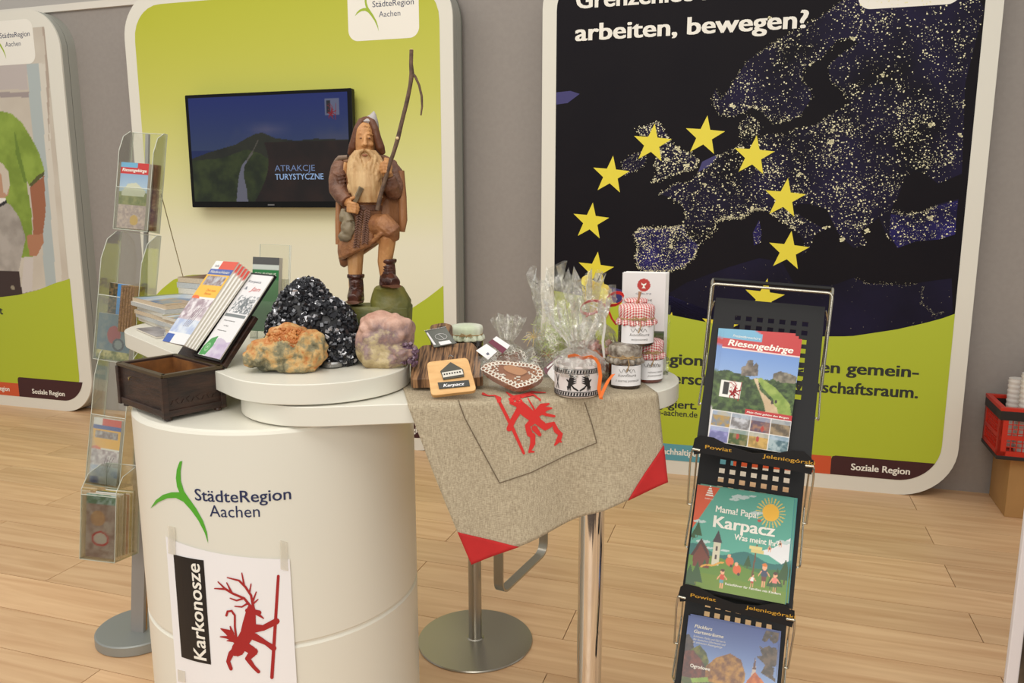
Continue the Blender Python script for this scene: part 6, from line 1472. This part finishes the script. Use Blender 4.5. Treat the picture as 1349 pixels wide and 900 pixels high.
def jar(label, x, y, z, r, h, jam, lidm, lines, group=None, tuft=False, seed=1, rot=0., lab=True, lidh=.03):
    j = thing('jam_jar', label, 'jar', (x, y, z), rot, group)
    MB().lathe([(r*.90, .0005), (r*.965, .004), (r*.965, h*.78), (r*.86, h*.86)], seg=40).build('jam', jam, j, smooth=40)
    MB().lathe([(r*.93, 0), (r, .005), (r, h*.80), (r*.90, h*.90), (r*.82, h*.93)], seg=40, capt=False).build('glass', GLASS, j, smooth=40)
    if lab:
        b = MB(); n = 18
        for i in range(n+1):
            a = -PI/2-1.05+2.1*i/n; b.v += [((r+.0006)*math.cos(a), (r+.0006)*math.sin(a), h*.10), ((r+.0006)*math.cos(a), (r+.0006)*math.sin(a), h*.66)]
        b.f = [(2*i, 2*i+2, 2*i+3, 2*i+1) for i in range(n)]; b.m = [0]*n; lb = b.build('paper_label', PAPER, j, smooth=180)
        cf = lambda s, q: ((r+.0011)*math.sin(s/r), -(r+.0011)*math.cos(s/r), q)
        for (s, s0, q, wd_, ht) in lines: text(s, lb, mat('label_ink', (110, 104, 100), .6), cf, s0*r, q*h, wd=wd_*r, ht=ht*h, shear=.3)
        b = MB(); b.tube([cf(s*.0015, h*(.52+.05*math.sin(s*.9))) for s in range(-12, 13)], .0005, 4); b.tube([cf(s*.0010, h*(.56+.04*math.cos(s*.7))) for s in range(-8, 9)], .0004, 4); b.build('label_flourish', mat('label_ink', (110, 104, 100), .6), lb)
    rn = random.Random(seed); ph = rn.uniform(0, 6); z1 = h*.93
    prof = [(r*1.02, z1-.020), (r*1.10, z1-.017), (r*1.04, z1-.010), (r*.94, z1-.005), (r*.97, z1+.000), (r*1.0, z1+lidh*.35), (r*.96, z1+lidh*.62), (r*.80, z1+lidh*.72), (r*.3, z1+lidh*.78), (.0008, z1+lidh*.79)]
    def wob(i, a): return 1+(.075 if i < 3 else .02)*math.sin(a*13+ph)+(.03 if i < 3 else .01)*math.sin(a*7+ph*2)
    MB().lathe(prof, seg=78, wob=wob, capb=False, capt=False).build('cloth_cover', lidm, j, smooth=60)
    b = MB(); b.tube([((r*.955)*math.cos(a), (r*.955)*math.sin(a), z1-.0045+.001*math.sin(3*a)) for a in np.linspace(0, 2*PI, 33)], .0017, 6)
    bx_ = .0; b.tube([(bx_, -r*1.0, z1-.004), (bx_-.012, -r*1.08, z1+.002), (bx_-.018, -r*1.08, z1-.006), (bx_, -r*1.02, z1-.004), (bx_+.012, -r*1.08, z1+.001), (bx_+.016, -r*1.07, z1-.007), (bx_, -r*1.02, z1-.004)], .0013, 6)
    b.tube([(bx_, -r*1.03, z1-.004), (bx_+.003, -r*1.12, z1-.018), (bx_-.002, -r*1.08, z1-.034)], .0012, 6); b.build('twine', TWINE, j, smooth=60)
    return j
DJ = mat('dark_berry_jam', (48, 16, 16), .2); RJ = mat('red_jam', (122, 34, 20), .2)
jar('front jam jar with crinkled clear cover, jute bow and white label', .2505, 1.702, TZ-.002, .0365, .080, DJ, mat('crinkled_foil', (92, 78, 66), .25, col2=(180, 172, 160), vs=70, bump=.6, bs=120), [('konfitura', -.55, .36, 1.1, .09), ('z czarnej porzeczki', -.7, .22, 1.5, .07)], 'jam jars', seed=2)
jar('red jam jar with red gingham cover at the table end, half hidden', .312, 1.768, 1.101, .0355, .080, RJ, GING, [('KONFITURA', -.3, .46, .95, .09), ('malinowa z owocow', -.25, .30, 1.1, .06), ('pasteryzowana', -.25, .20, 1.0, .06)], 'jam jars', seed=5, rot=.1)
tj = jar('topmost jam jar with red gingham cover, standing on the two others', .277, 1.728, TZ+.089, .0405, .070, DJ, GING, [('konfitura', -.5, .34, 1.1, .10), ('wisniowa', -.4, .20, .9, .08)], 'jam jars', seed=8, lidh=.034)
b = MB().lathe([(.022, .084), (.020, .088), (.026, .094), (.023, .099), (.008, .100)], (0.002, .022, 0), 30, wob=lambda i, a: 1+.10*math.sin(9*a), capb=False); b.build('gathered_tuft', GING, tj, smooth=60)
MB().tube([(-.002, -.006, .088), (.003, -.008, .104), (.005, -.008, .118)], [.0022, .0022, .0038], 8).build('clove_twig', mat('twig_tan', (170, 124, 92), .8), tj, smooth=60)
jar('jar with green and white cloth cover behind the dark cutting board', -.118, 2.035, 1.101, .042, .075, DJ, mat('green_white_cloth', (226, 226, 214), .9, col2=(208, 218, 190), vs=13, detail=1.), [], 'jam jars', seed=9, lab=False, lidh=.026)
# leaflet box
hM = fr(Vector((.262, 1.865, 1.1015)), (math.cos(R(14)), -math.sin(R(14)), 0), (0, 0, 1))
h2 = thing('leaflet_holder', 'clear acrylic holder behind the jam jars', 'leaflet holder', M=hM)
q = MB().box((.055, .036, .08), (.118, .003, .16)).box((.055, -.012, .045), (.118, .003, .09)).box((.055, .012, .0015), (.118, .048, .003)).box((-.004, .012, .06), (.003, .048, .12)).box((.114, .012, .06), (.003, .048, .12)); q.build('acrylic_body', ACR, h2)
def p_wg(cv):
    cv.C[:] = (226, 222, 222); cv.tex(cv.Y < .42, (60, 84, 40), (110, 104, 84), 12, 3); cv.fill((cv.Y < .42) & (cv.Y > .40), (90, 96, 84)); cv.ell(.5, .88, .15, .065, (184, 50, 44)); cv.rect(0, 0, 1, .06, (60, 50, 44))
for k in range(4):
    r = leaflet('leaflet', ['front white garden leaflet with a red round emblem, behind the jars', 'second white garden leaflet in the holder behind the jars', 'third white garden leaflet in the holder behind the jars', 'rearmost white garden leaflet in the holder behind the jars'][k], 'leaflet', hM @ Matrix.Translation((.002+.002*k, -.001+.0085*k, .004)), .101, .236+.001*(k % 2), .0080, p_wg if k == 0 else None,
            [('GÖRLITZ', .32, .785, .36, .018, mat('grey_ink', (96, 100, 116), .5), dict()), ('SPANISCHE', .30, .72, .40, .020, BLACK, dict()), ('GARTEN', .30, .67, .40, .028, BLACK, dict(bold=.03))] if k == 0 else (), 'white leaflets in the holder', nx=60 if k == 0 else 4, pages=PAPER)
    if k == 0:
        kx, kz = .0505, .236*.88; P = [(-.006, .006), (-.002, .003), (.002, .003), (.006, .006), (.005, .000), (.002, 0), (.002, -.004), (.005, -.0075), (-.005, -.0075), (-.002, -.004), (-.002, 0), (-.005, 0)]
        MB().flat([(kx+a, kz+c) for a, c in P], lambda a, c: (a, -.0080-.0012, c)).build('emblem', WINK, r)
# tea-light bowl with folk pattern, cellophane and orange ribbon
mg = thing('candle_bowl', 'white bowl with black folk pattern bands, cellophane and orange ribbon', 'bowl', (.139, 1.630, TZ-.001))
rM, hM_ = .0485, .066
MB().lathe([(.044, 0), (rM, .004), (rM, hM_), (rM-.003, hM_+.001), (rM-.004, hM_-.002), (rM-.005, .02), (.01, .018)], seg=56, capt=True).build('bowl', mat('white_ceramic', (224, 216, 214), .3), mg, smooth=40)
cf = lambda s, q: ((rM+.0008)*math.sin(s/rM), -(rM+.0008)*math.cos(s/rM), q)
b = MB()
for (q0, q1) in ((.004, .0055), (.013, .0145), (hM_-.0145, hM_-.013), (hM_-.0055, hM_-.004)):
    n = 40
    for i in range(n): s0, s1 = (-1.7+3.4*i/n)*rM, (-1.7+3.4*(i+1)/n)*rM; b.add([cf(s0, q0), cf(s1, q0), cf(s1, q1), cf(s0, q1)], [(0, 1, 2, 3)])
for q0 in (.006, hM_-.0125):
    for i in range(26):
        s0 = (-1.65+3.3*i/26)*rM; b.add([cf(s0, q0), cf(s0+.0038, q0), cf(s0+.0048, q0+.0064), cf(s0+.001, q0+.0064)], [(0, 1, 2, 3)])
b.build('pattern_band', BLACK, mg, fixn=False)
for ci, sg in ((-.36, 1), (.52, -1)):
    S = [[(0, 22, 5), (4*sg, 34, 11), (6*sg, 44, 8)], [(6*sg, 44, 6), (2*sg, 48, 3), (-1*sg, 47, 1)]]
    S += [[(6*sg, 30+4*k, 4), (15*sg, 33+4.2*k, 1)] for k in range(4)]+[[(-3*sg+3*k*sg, 24, 2.2), (-2*sg+3*k*sg, 17, 1.6)] for k in range(3)]+[[(-4*sg, 38, 3), (12*sg, 20, 3)], [(10*sg, 22, 4), (18*sg, 17, 3)]]
    put_strokes('folk_bird', mg, [stroke(q, 3) for q in S], lambda a, c, d: cf(ci*rM+(a-4)*.00105, .000+c*.00103), BLACK)
put_strokes('folk_bird', mg, [stroke(q, 3) for q in ([(0, 18, 2), (4, 30, 2), (0, 44, 3)], [(8, 18, 2), (4, 30, 2), (8, 46, 2)])], lambda a, c, d: cf(-1.15*rM+a*.001, .000+c*.00103), BLACK)
cellobag('cellophane', (0, 0, 0), [(.050, .045), (.0515, .060), (.050, .075), (.040, .088), (.018, .098), (.022, .112), (.050, .150), (.062, .185)], mg, .30, seed=3)
OR = mat('orange_ribbon', (238, 120, 50), .35)
def ribbon(path, w_, m, parent, nm='ribbon', nrm=(0, -1, .3), world=True):
    return bar([Vector(p) for p in path], w_, .0007, nrm).build(nm, m, parent, world=world, smooth=60)
Y_ = 1.575
ribbon([atY(x, y, Y_+.02) for x, y in ((748, 470), (757, 468), (768, 472), (779, 470), (786, 474))], .009, OR, mg, nrm=(0, -.6, .8))
ribbon([atY(x, y, Y_) for x, y in ((784, 472), (789, 480), (791, 495), (789, 512), (792, 526))], .007, OR, mg, nrm=(1, -.5, 0))
ribbon([atY(x, y, Y_-.004) for x, y in ((791, 524), (796, 512), (801, 502), (808, 493))], .007, OR, mg, nrm=(1, -.5, .3))
# gingerbread hearts
GB = mat('gingerbread', (150, 96, 60), .6, col2=(132, 78, 46), vs=20, bump=.2); GBL = mat('gingerbread_pale', (178, 124, 84), .6); ICE = mat('white_icing', (236, 228, 218), .5)
def ginger(label, px, P, N, th, group, ring, dots, blob_=None, nm='gingerbread', tr=3.2):
    N = Vector(N).normalized(); c = sum((onp(x, y, P, N) for x, y in px), Vector())/len(px)
    g = thing(nm, label, 'gingerbread', c-N*th, group=group)
    pxslab('biscuit', rnd(px, 12, 5), P, N, th, GB, g, .003, smooth=40)
    b = MB(); n = len(ring)
    for k in range(n):
        p = onp(ring[k][0], ring[k][1], P+N*.0010, N); x = Vector((1, 0, 0)); y = N.cross(x)
        b.tube([p+(x*math.cos(a)+y*math.sin(a))*tr*.00165 for a in np.linspace(0, 2*PI, 9)], .0013, 5)
    b.build('icing_scallops', ICE, g, world=True, smooth=60)
    b = MB()
    for (x, y, r) in dots: b.blob(onp(x, y, P+N*.0018, N), r, 1, sq=(1.3, .9, .9))
    b.build('icing_flowers', ICE, g, world=True, smooth=180)
    if blob_: q = pxslab('pale_bar', rnd(blob_, 6, 4), P+N*.004, N, .004, GBL, g, .002, smooth=40)
    return g
def along(L, n, close=True):
    L2 = L+[L[0]] if close else L; d = [0]
    for i in range(1, len(L2)): d.append(d[-1]+math.hypot(L2[i][0]-L2[i-1][0], L2[i][1]-L2[i-1][1]))
    return [(float(np.interp(t, d, [p[0] for p in L2])), float(np.interp(t, d, [p[1] for p in L2]))) for t in np.linspace(0, d[-1], n, endpoint=not close)]
Ng = Vector((.0, -.50, .86)); Pg = atZ(676, 511, TZ+.016)
heart = [(633, 484), (640, 478), (660, 475), (680, 477), (700, 479), (712, 483), (717, 493), (711, 502), (694, 509), (680, 512), (664, 505), (645, 495)]
hr = [(637, 486), (642, 481), (660, 478), (680, 480), (700, 482), (709, 486), (713, 493), (707, 500), (693, 506), (681, 508.5), (667, 502), (648, 492)]
r_ = random.Random(4); dots = []
while len(dots) < 70:
    x, y = r_.uniform(640, 708), r_.uniform(480, 505)
    if inp(hr, x, y) and not (((x-679)/20)**2+((y-486.5)/8.5)**2 < 1): dots.append((x, y, r_.uniform(.0012, .0024)))
g1 = ginger('large gingerbread heart with white icing lace, wrapped in film at the cloth edge', heart, Pg, Ng, .012, 'wrapped gingerbreads', along(hr, 34), dots, [(663, 482), (672, 480), (690, 486), (696, 490), (686, 495), (675, 492), (664, 487)])
b = MB(); r_ = random.Random(8); gx = 16; gy = 10
for j in range(gy+1):
    for i in range(gx+1):
        u, v = i/gx, j/gy; x = 624+104*u; y = 472+46*v; e = max(abs(u-.5), abs(v-.5))*2
        p = onp(x, y, Pg, Ng)+Ng.normalized()*(.009-.012*max(0, e-.6)+r_.uniform(-.003, .003)); p.z = max(p.z, TZ+.002); b.v.append(tuple(p))
b.f = [(j*(gx+1)+i, j*(gx+1)+i+1, (j+1)*(gx+1)+i+1, (j+1)*(gx+1)+i) for j in range(gy) for i in range(gx) if not (i < 3 and j > 5) and not (j > 8 and (i < 5 or i > 12))]; b.m = [0]*len(b.f)
b.build('clear_film', clearmat('thin_film', (253, 253, 251), .01, .12, .3, 30, fr_=.10), g1, world=True, fixn=False, smooth=180)
# smaller wrapped gingerbreads behind
N2 = Vector((0, -.75, .66)); P2 = Vector((-.005, 1.80, 1.128))
h2_ = [(652, 474), (655, 467), (663, 463), (672, 466), (681, 461), (690, 466), (691, 473), (683, 482), (671, 486), (660, 482)]
g2 = ginger('smaller scalloped gingerbread in film with a tall twisted top, behind the heart', h2_, P2, N2, .010, 'wrapped gingerbreads', along(h2_, 20), [(660, 470, .002), (683, 468, .002), (671, 472, .002), (665, 478, .002), (678, 478, .002)], tr=2.4)
c = world_inv(g2) @ Vector((-.012, 1.83, 1.10))
cellobag('clear_film', c, [(.050, .004), (.055, .03), (.040, .055), (.016, .075), (.012, .082), (.026, .110), (.034, .135)], g2, .35, seed=6)
N3 = Vector((.1, -.80, .58)); P3 = Vector((.085, 1.80, 1.130))
h3_ = [(702, 472), (704, 462), (712, 458), (720, 460), (727, 456), (737, 460), (740, 470), (732, 482), (720, 486), (708, 482)]
g3 = ginger('iced gingerbread star in film with a straw bow, left of the candle bowl', h3_, P3, N3, .010, 'wrapped gingerbreads', along(h3_, 20), [(712, 466, .002), (730, 466, .002), (720, 472, .002)], tr=2.4)
c = world_inv(g3) @ Vector((.070, 1.83, 1.10))
cellobag('clear_film', c, [(.050, .004), (.058, .03), (.045, .052), (.018, .070), (.014, .075), (.032, .095)], g3, .35, seed=9)
b = MB()
for k in range(11): a = k*.57; p0 = atY(704, 444, 1.80); b.tube([p0, p0+Vector((.014*math.cos(a), -.006, .010*math.sin(a)+.004)), p0+Vector((.026*math.cos(a), -.010, .022*math.sin(a)+.006*math.cos(a)))], [.0012, .0009, .0005], 5)
b.build('straw_bow', mat('straw', (206, 178, 120), .8), g3, world=True)
b = MB()
for k in range(6): a = .3+k*1.0; p0 = atY(722, 468, 1.775); b.tube([p0, p0+Vector((.018*math.cos(a), -.004, .014*math.sin(a)))], [.001, .0005], 5)
b.build('straw_star', mat('straw_orange', (206, 140, 80), .8), g3, world=True)
# paper tags
MG = mat('burgundy_card', (112, 44, 66), .6)
def tagc(label, px, P, N, m, extra=()):
    t = thing('paper_tag', label, 'tag', onp(px[0][0], px[0][1], P, N)); pxslab('card', px, P, N, .0008, m, t)
    for nm, p2, m2 in extra: pxslab(nm, p2, Vector(P)+Vector(N).normalized()*.0008, N, .0004, m2, t)
    return t
tagc('small white square tag beside the pale souvenir board', [(627, 462), (641, 453), (655, 463), (643, 474)], (-.07, 1.74, 1.135), (-.2, -.8, .5), PAPER, [('printed_mark', [(640, 466), (643, 464), (645, 467), (642, 468)], mat('grey_ink', (96, 100, 116), .5))])
tagc('burgundy and white tag behind the small white square tag', [(643, 451), (650, 446), (668, 459), (662, 466)], (-.05, 1.77, 1.14), (-.2, -.8, .5), MG, [('white_band', [(649, 447), (654, 443), (672, 455), (668, 460)], PAPER)])
tagc('burgundy striped tag leaning on the left side of the candle bowl', [(716, 486), (736, 468), (742, 471), (719, 494)], (.09, 1.70, 1.13), (-.3, -.8, .4), MG, [('white_band', [(720, 484), (737, 470), (738, 471.5), (721, 486)], PAPER)])
tagc('white rounded tag hanging at the left of the candle bowl', rnd([(720, 492), (733, 475), (745, 478), (744, 500), (732, 505)], 4), (.10, 1.675, 1.13), (-.2, -.85, .3), PAPER)
# large cellophane gift bags
lb = thing('gift_bag', 'large clear cellophane gift bag filled with pale green paper shreds', 'gift bag', (.125, 1.80, 1.1035))
cellobag('cellophane', (0, 0, 0), [(.040, .001), (.058, .03), (.070, .08), (.066, .12), (.058, .15), (.068, .19), (.080, .230)], lb, .28, seed=12)
b = MB(); r_ = random.Random(3)
for k in range(420):
    p = Vector((r_.gauss(-.008, .022), r_.gauss(0, .018), r_.uniform(.03, .135))); P = [p]
    for j in range(3): p = p+Vector((r_.uniform(-.014, .014), r_.uniform(-.01, .01), r_.uniform(-.008, .018))); P.append(p)
    b.tube(P, .0007, 3)
b.build('paper_shreds', mat('pale_green_shreds', (206, 220, 130), .8), lb, kind='stuff')
b = MB()
for k in range(260):
    p = Vector((r_.gauss(.0, .026), r_.gauss(-.01, .016), r_.uniform(.02, .10))); P = [p]
    for j in range(3): p = p+Vector((r_.uniform(-.014, .014), r_.uniform(-.01, .01), r_.uniform(-.008, .014))); P.append(p)
    b.tube(P, .0007, 3)
b.build('white_shreds', mat('white_shreds', (236, 228, 210), .8), lb, kind='stuff')
# loose film flap standing up at the back of the bag
b = MB(); gx, gy = 10, 10
for j in range(gy+1):
    for i in range(gx+1):
        u, v = i/gx, j/gy; x = 708+64*u+(25*v if u < .5 else -25*v)*(1 if abs(u-.5) > .0 else 0)*.55; y = 400-58*v*(1-.6*abs(u-.35)); b.v.append(tuple(atY(x, y, 1.86+.010*math.sin(u*9+v*4)+.006*math.sin(v*11))))
b.f = [(j*(gx+1)+i, j*(gx+1)+i+1, (j+1)*(gx+1)+i+1, (j+1)*(gx+1)+i) for j in range(gy) for i in range(gx)]; b.m = [0]*len(b.f); b.build('film_flap', CELLO, lb, world=True, fixn=False)
sb = thing('gift_bag', 'cellophane gift bag with yellow sweets and red ribbon beside the jam jars', 'gift bag', (.185, 1.775, 1.1035))
cellobag('cellophane', (0, 0, 0), [(.035, .001), (.048, .03), (.056, .07), (.046, .11), (.018, .135), (.024, .150), (.050, .185), (.046, .205)], sb, .28, seed=21)
b = MB(); P = [atY(x, y, 1.795) for x, y in ((765, 368), (769, 362), (776, 361), (781, 371), (792, 374), (803, 377), (804, 400), (801, 420), (788, 424), (773, 418), (769, 400))]
pxslab('yellow_wrapper', rnd([(765, 366), (775, 361), (782, 371), (803, 376), (804, 400), (801, 421), (786, 425), (772, 416)], 5, 3), (.2, 1.80, 1.25), (-.1, -1, .15), .006, mat('pale_yellow_tissue', (228, 220, 110), .7, col2=(206, 170, 70), vs=40, bump=.6, bs=60), sb, .002)
b = MB()
for k in range(70): b.blob(Vector((r_.gauss(.0, .020), r_.gauss(-.005, .014), r_.uniform(.015, .085))), r_.uniform(.006, .010), 1, amp=.3, seed=k)
b.build('wrapped_sweets', mat('pastel_sweets', (222, 190, 170), .5, col2=(190, 110, 110), vs=30), sb, kind='stuff')
MB().blob((-.002, -.030, .045), .028, 3, amp=.15, seed=2).build('orange_candle', mat('orange_wax', (216, 110, 50), .5), sb, smooth=180)
RR = mat('red_ribbon', (214, 54, 50), .35)
def loop(c, ax, bx2, n=14): return [atY(c[0]+ax*math.cos(a)+bx2*.4*math.sin(a), c[1]-bx2*math.sin(a), c[2]) for a in np.linspace(PI, -PI*.98, n)]
ribbon(loop((810, 394, 1.765), 11, 8.5), .008, RR, sb, nrm=(.2, -.5, .85)); ribbon(loop((779, 405, 1.745), 14, 9), .007, RR, sb, nrm=(.2, -.5, .85)); ribbon([atY(x, y, 1.74) for x, y in ((795, 400), (802, 410), (806, 420), (812, 428))], .006, RR, sb, nrm=(.6, -.5, .3)); ribbon([atY(x, y, 1.742) for x, y in ((790, 402), (782, 412), (772, 417))], .007, RR, sb, nrm=(.3, -.5, .7))
WR = mat('white_ribbon', (232, 228, 222), .4)
ribbon([atY(x, y, 1.72) for x, y in ((778, 402), (788, 406), (796, 412), (797, 430), (794, 450), (796, 472))], .006, WR, sb, nrm=(.8, -.6, 0))
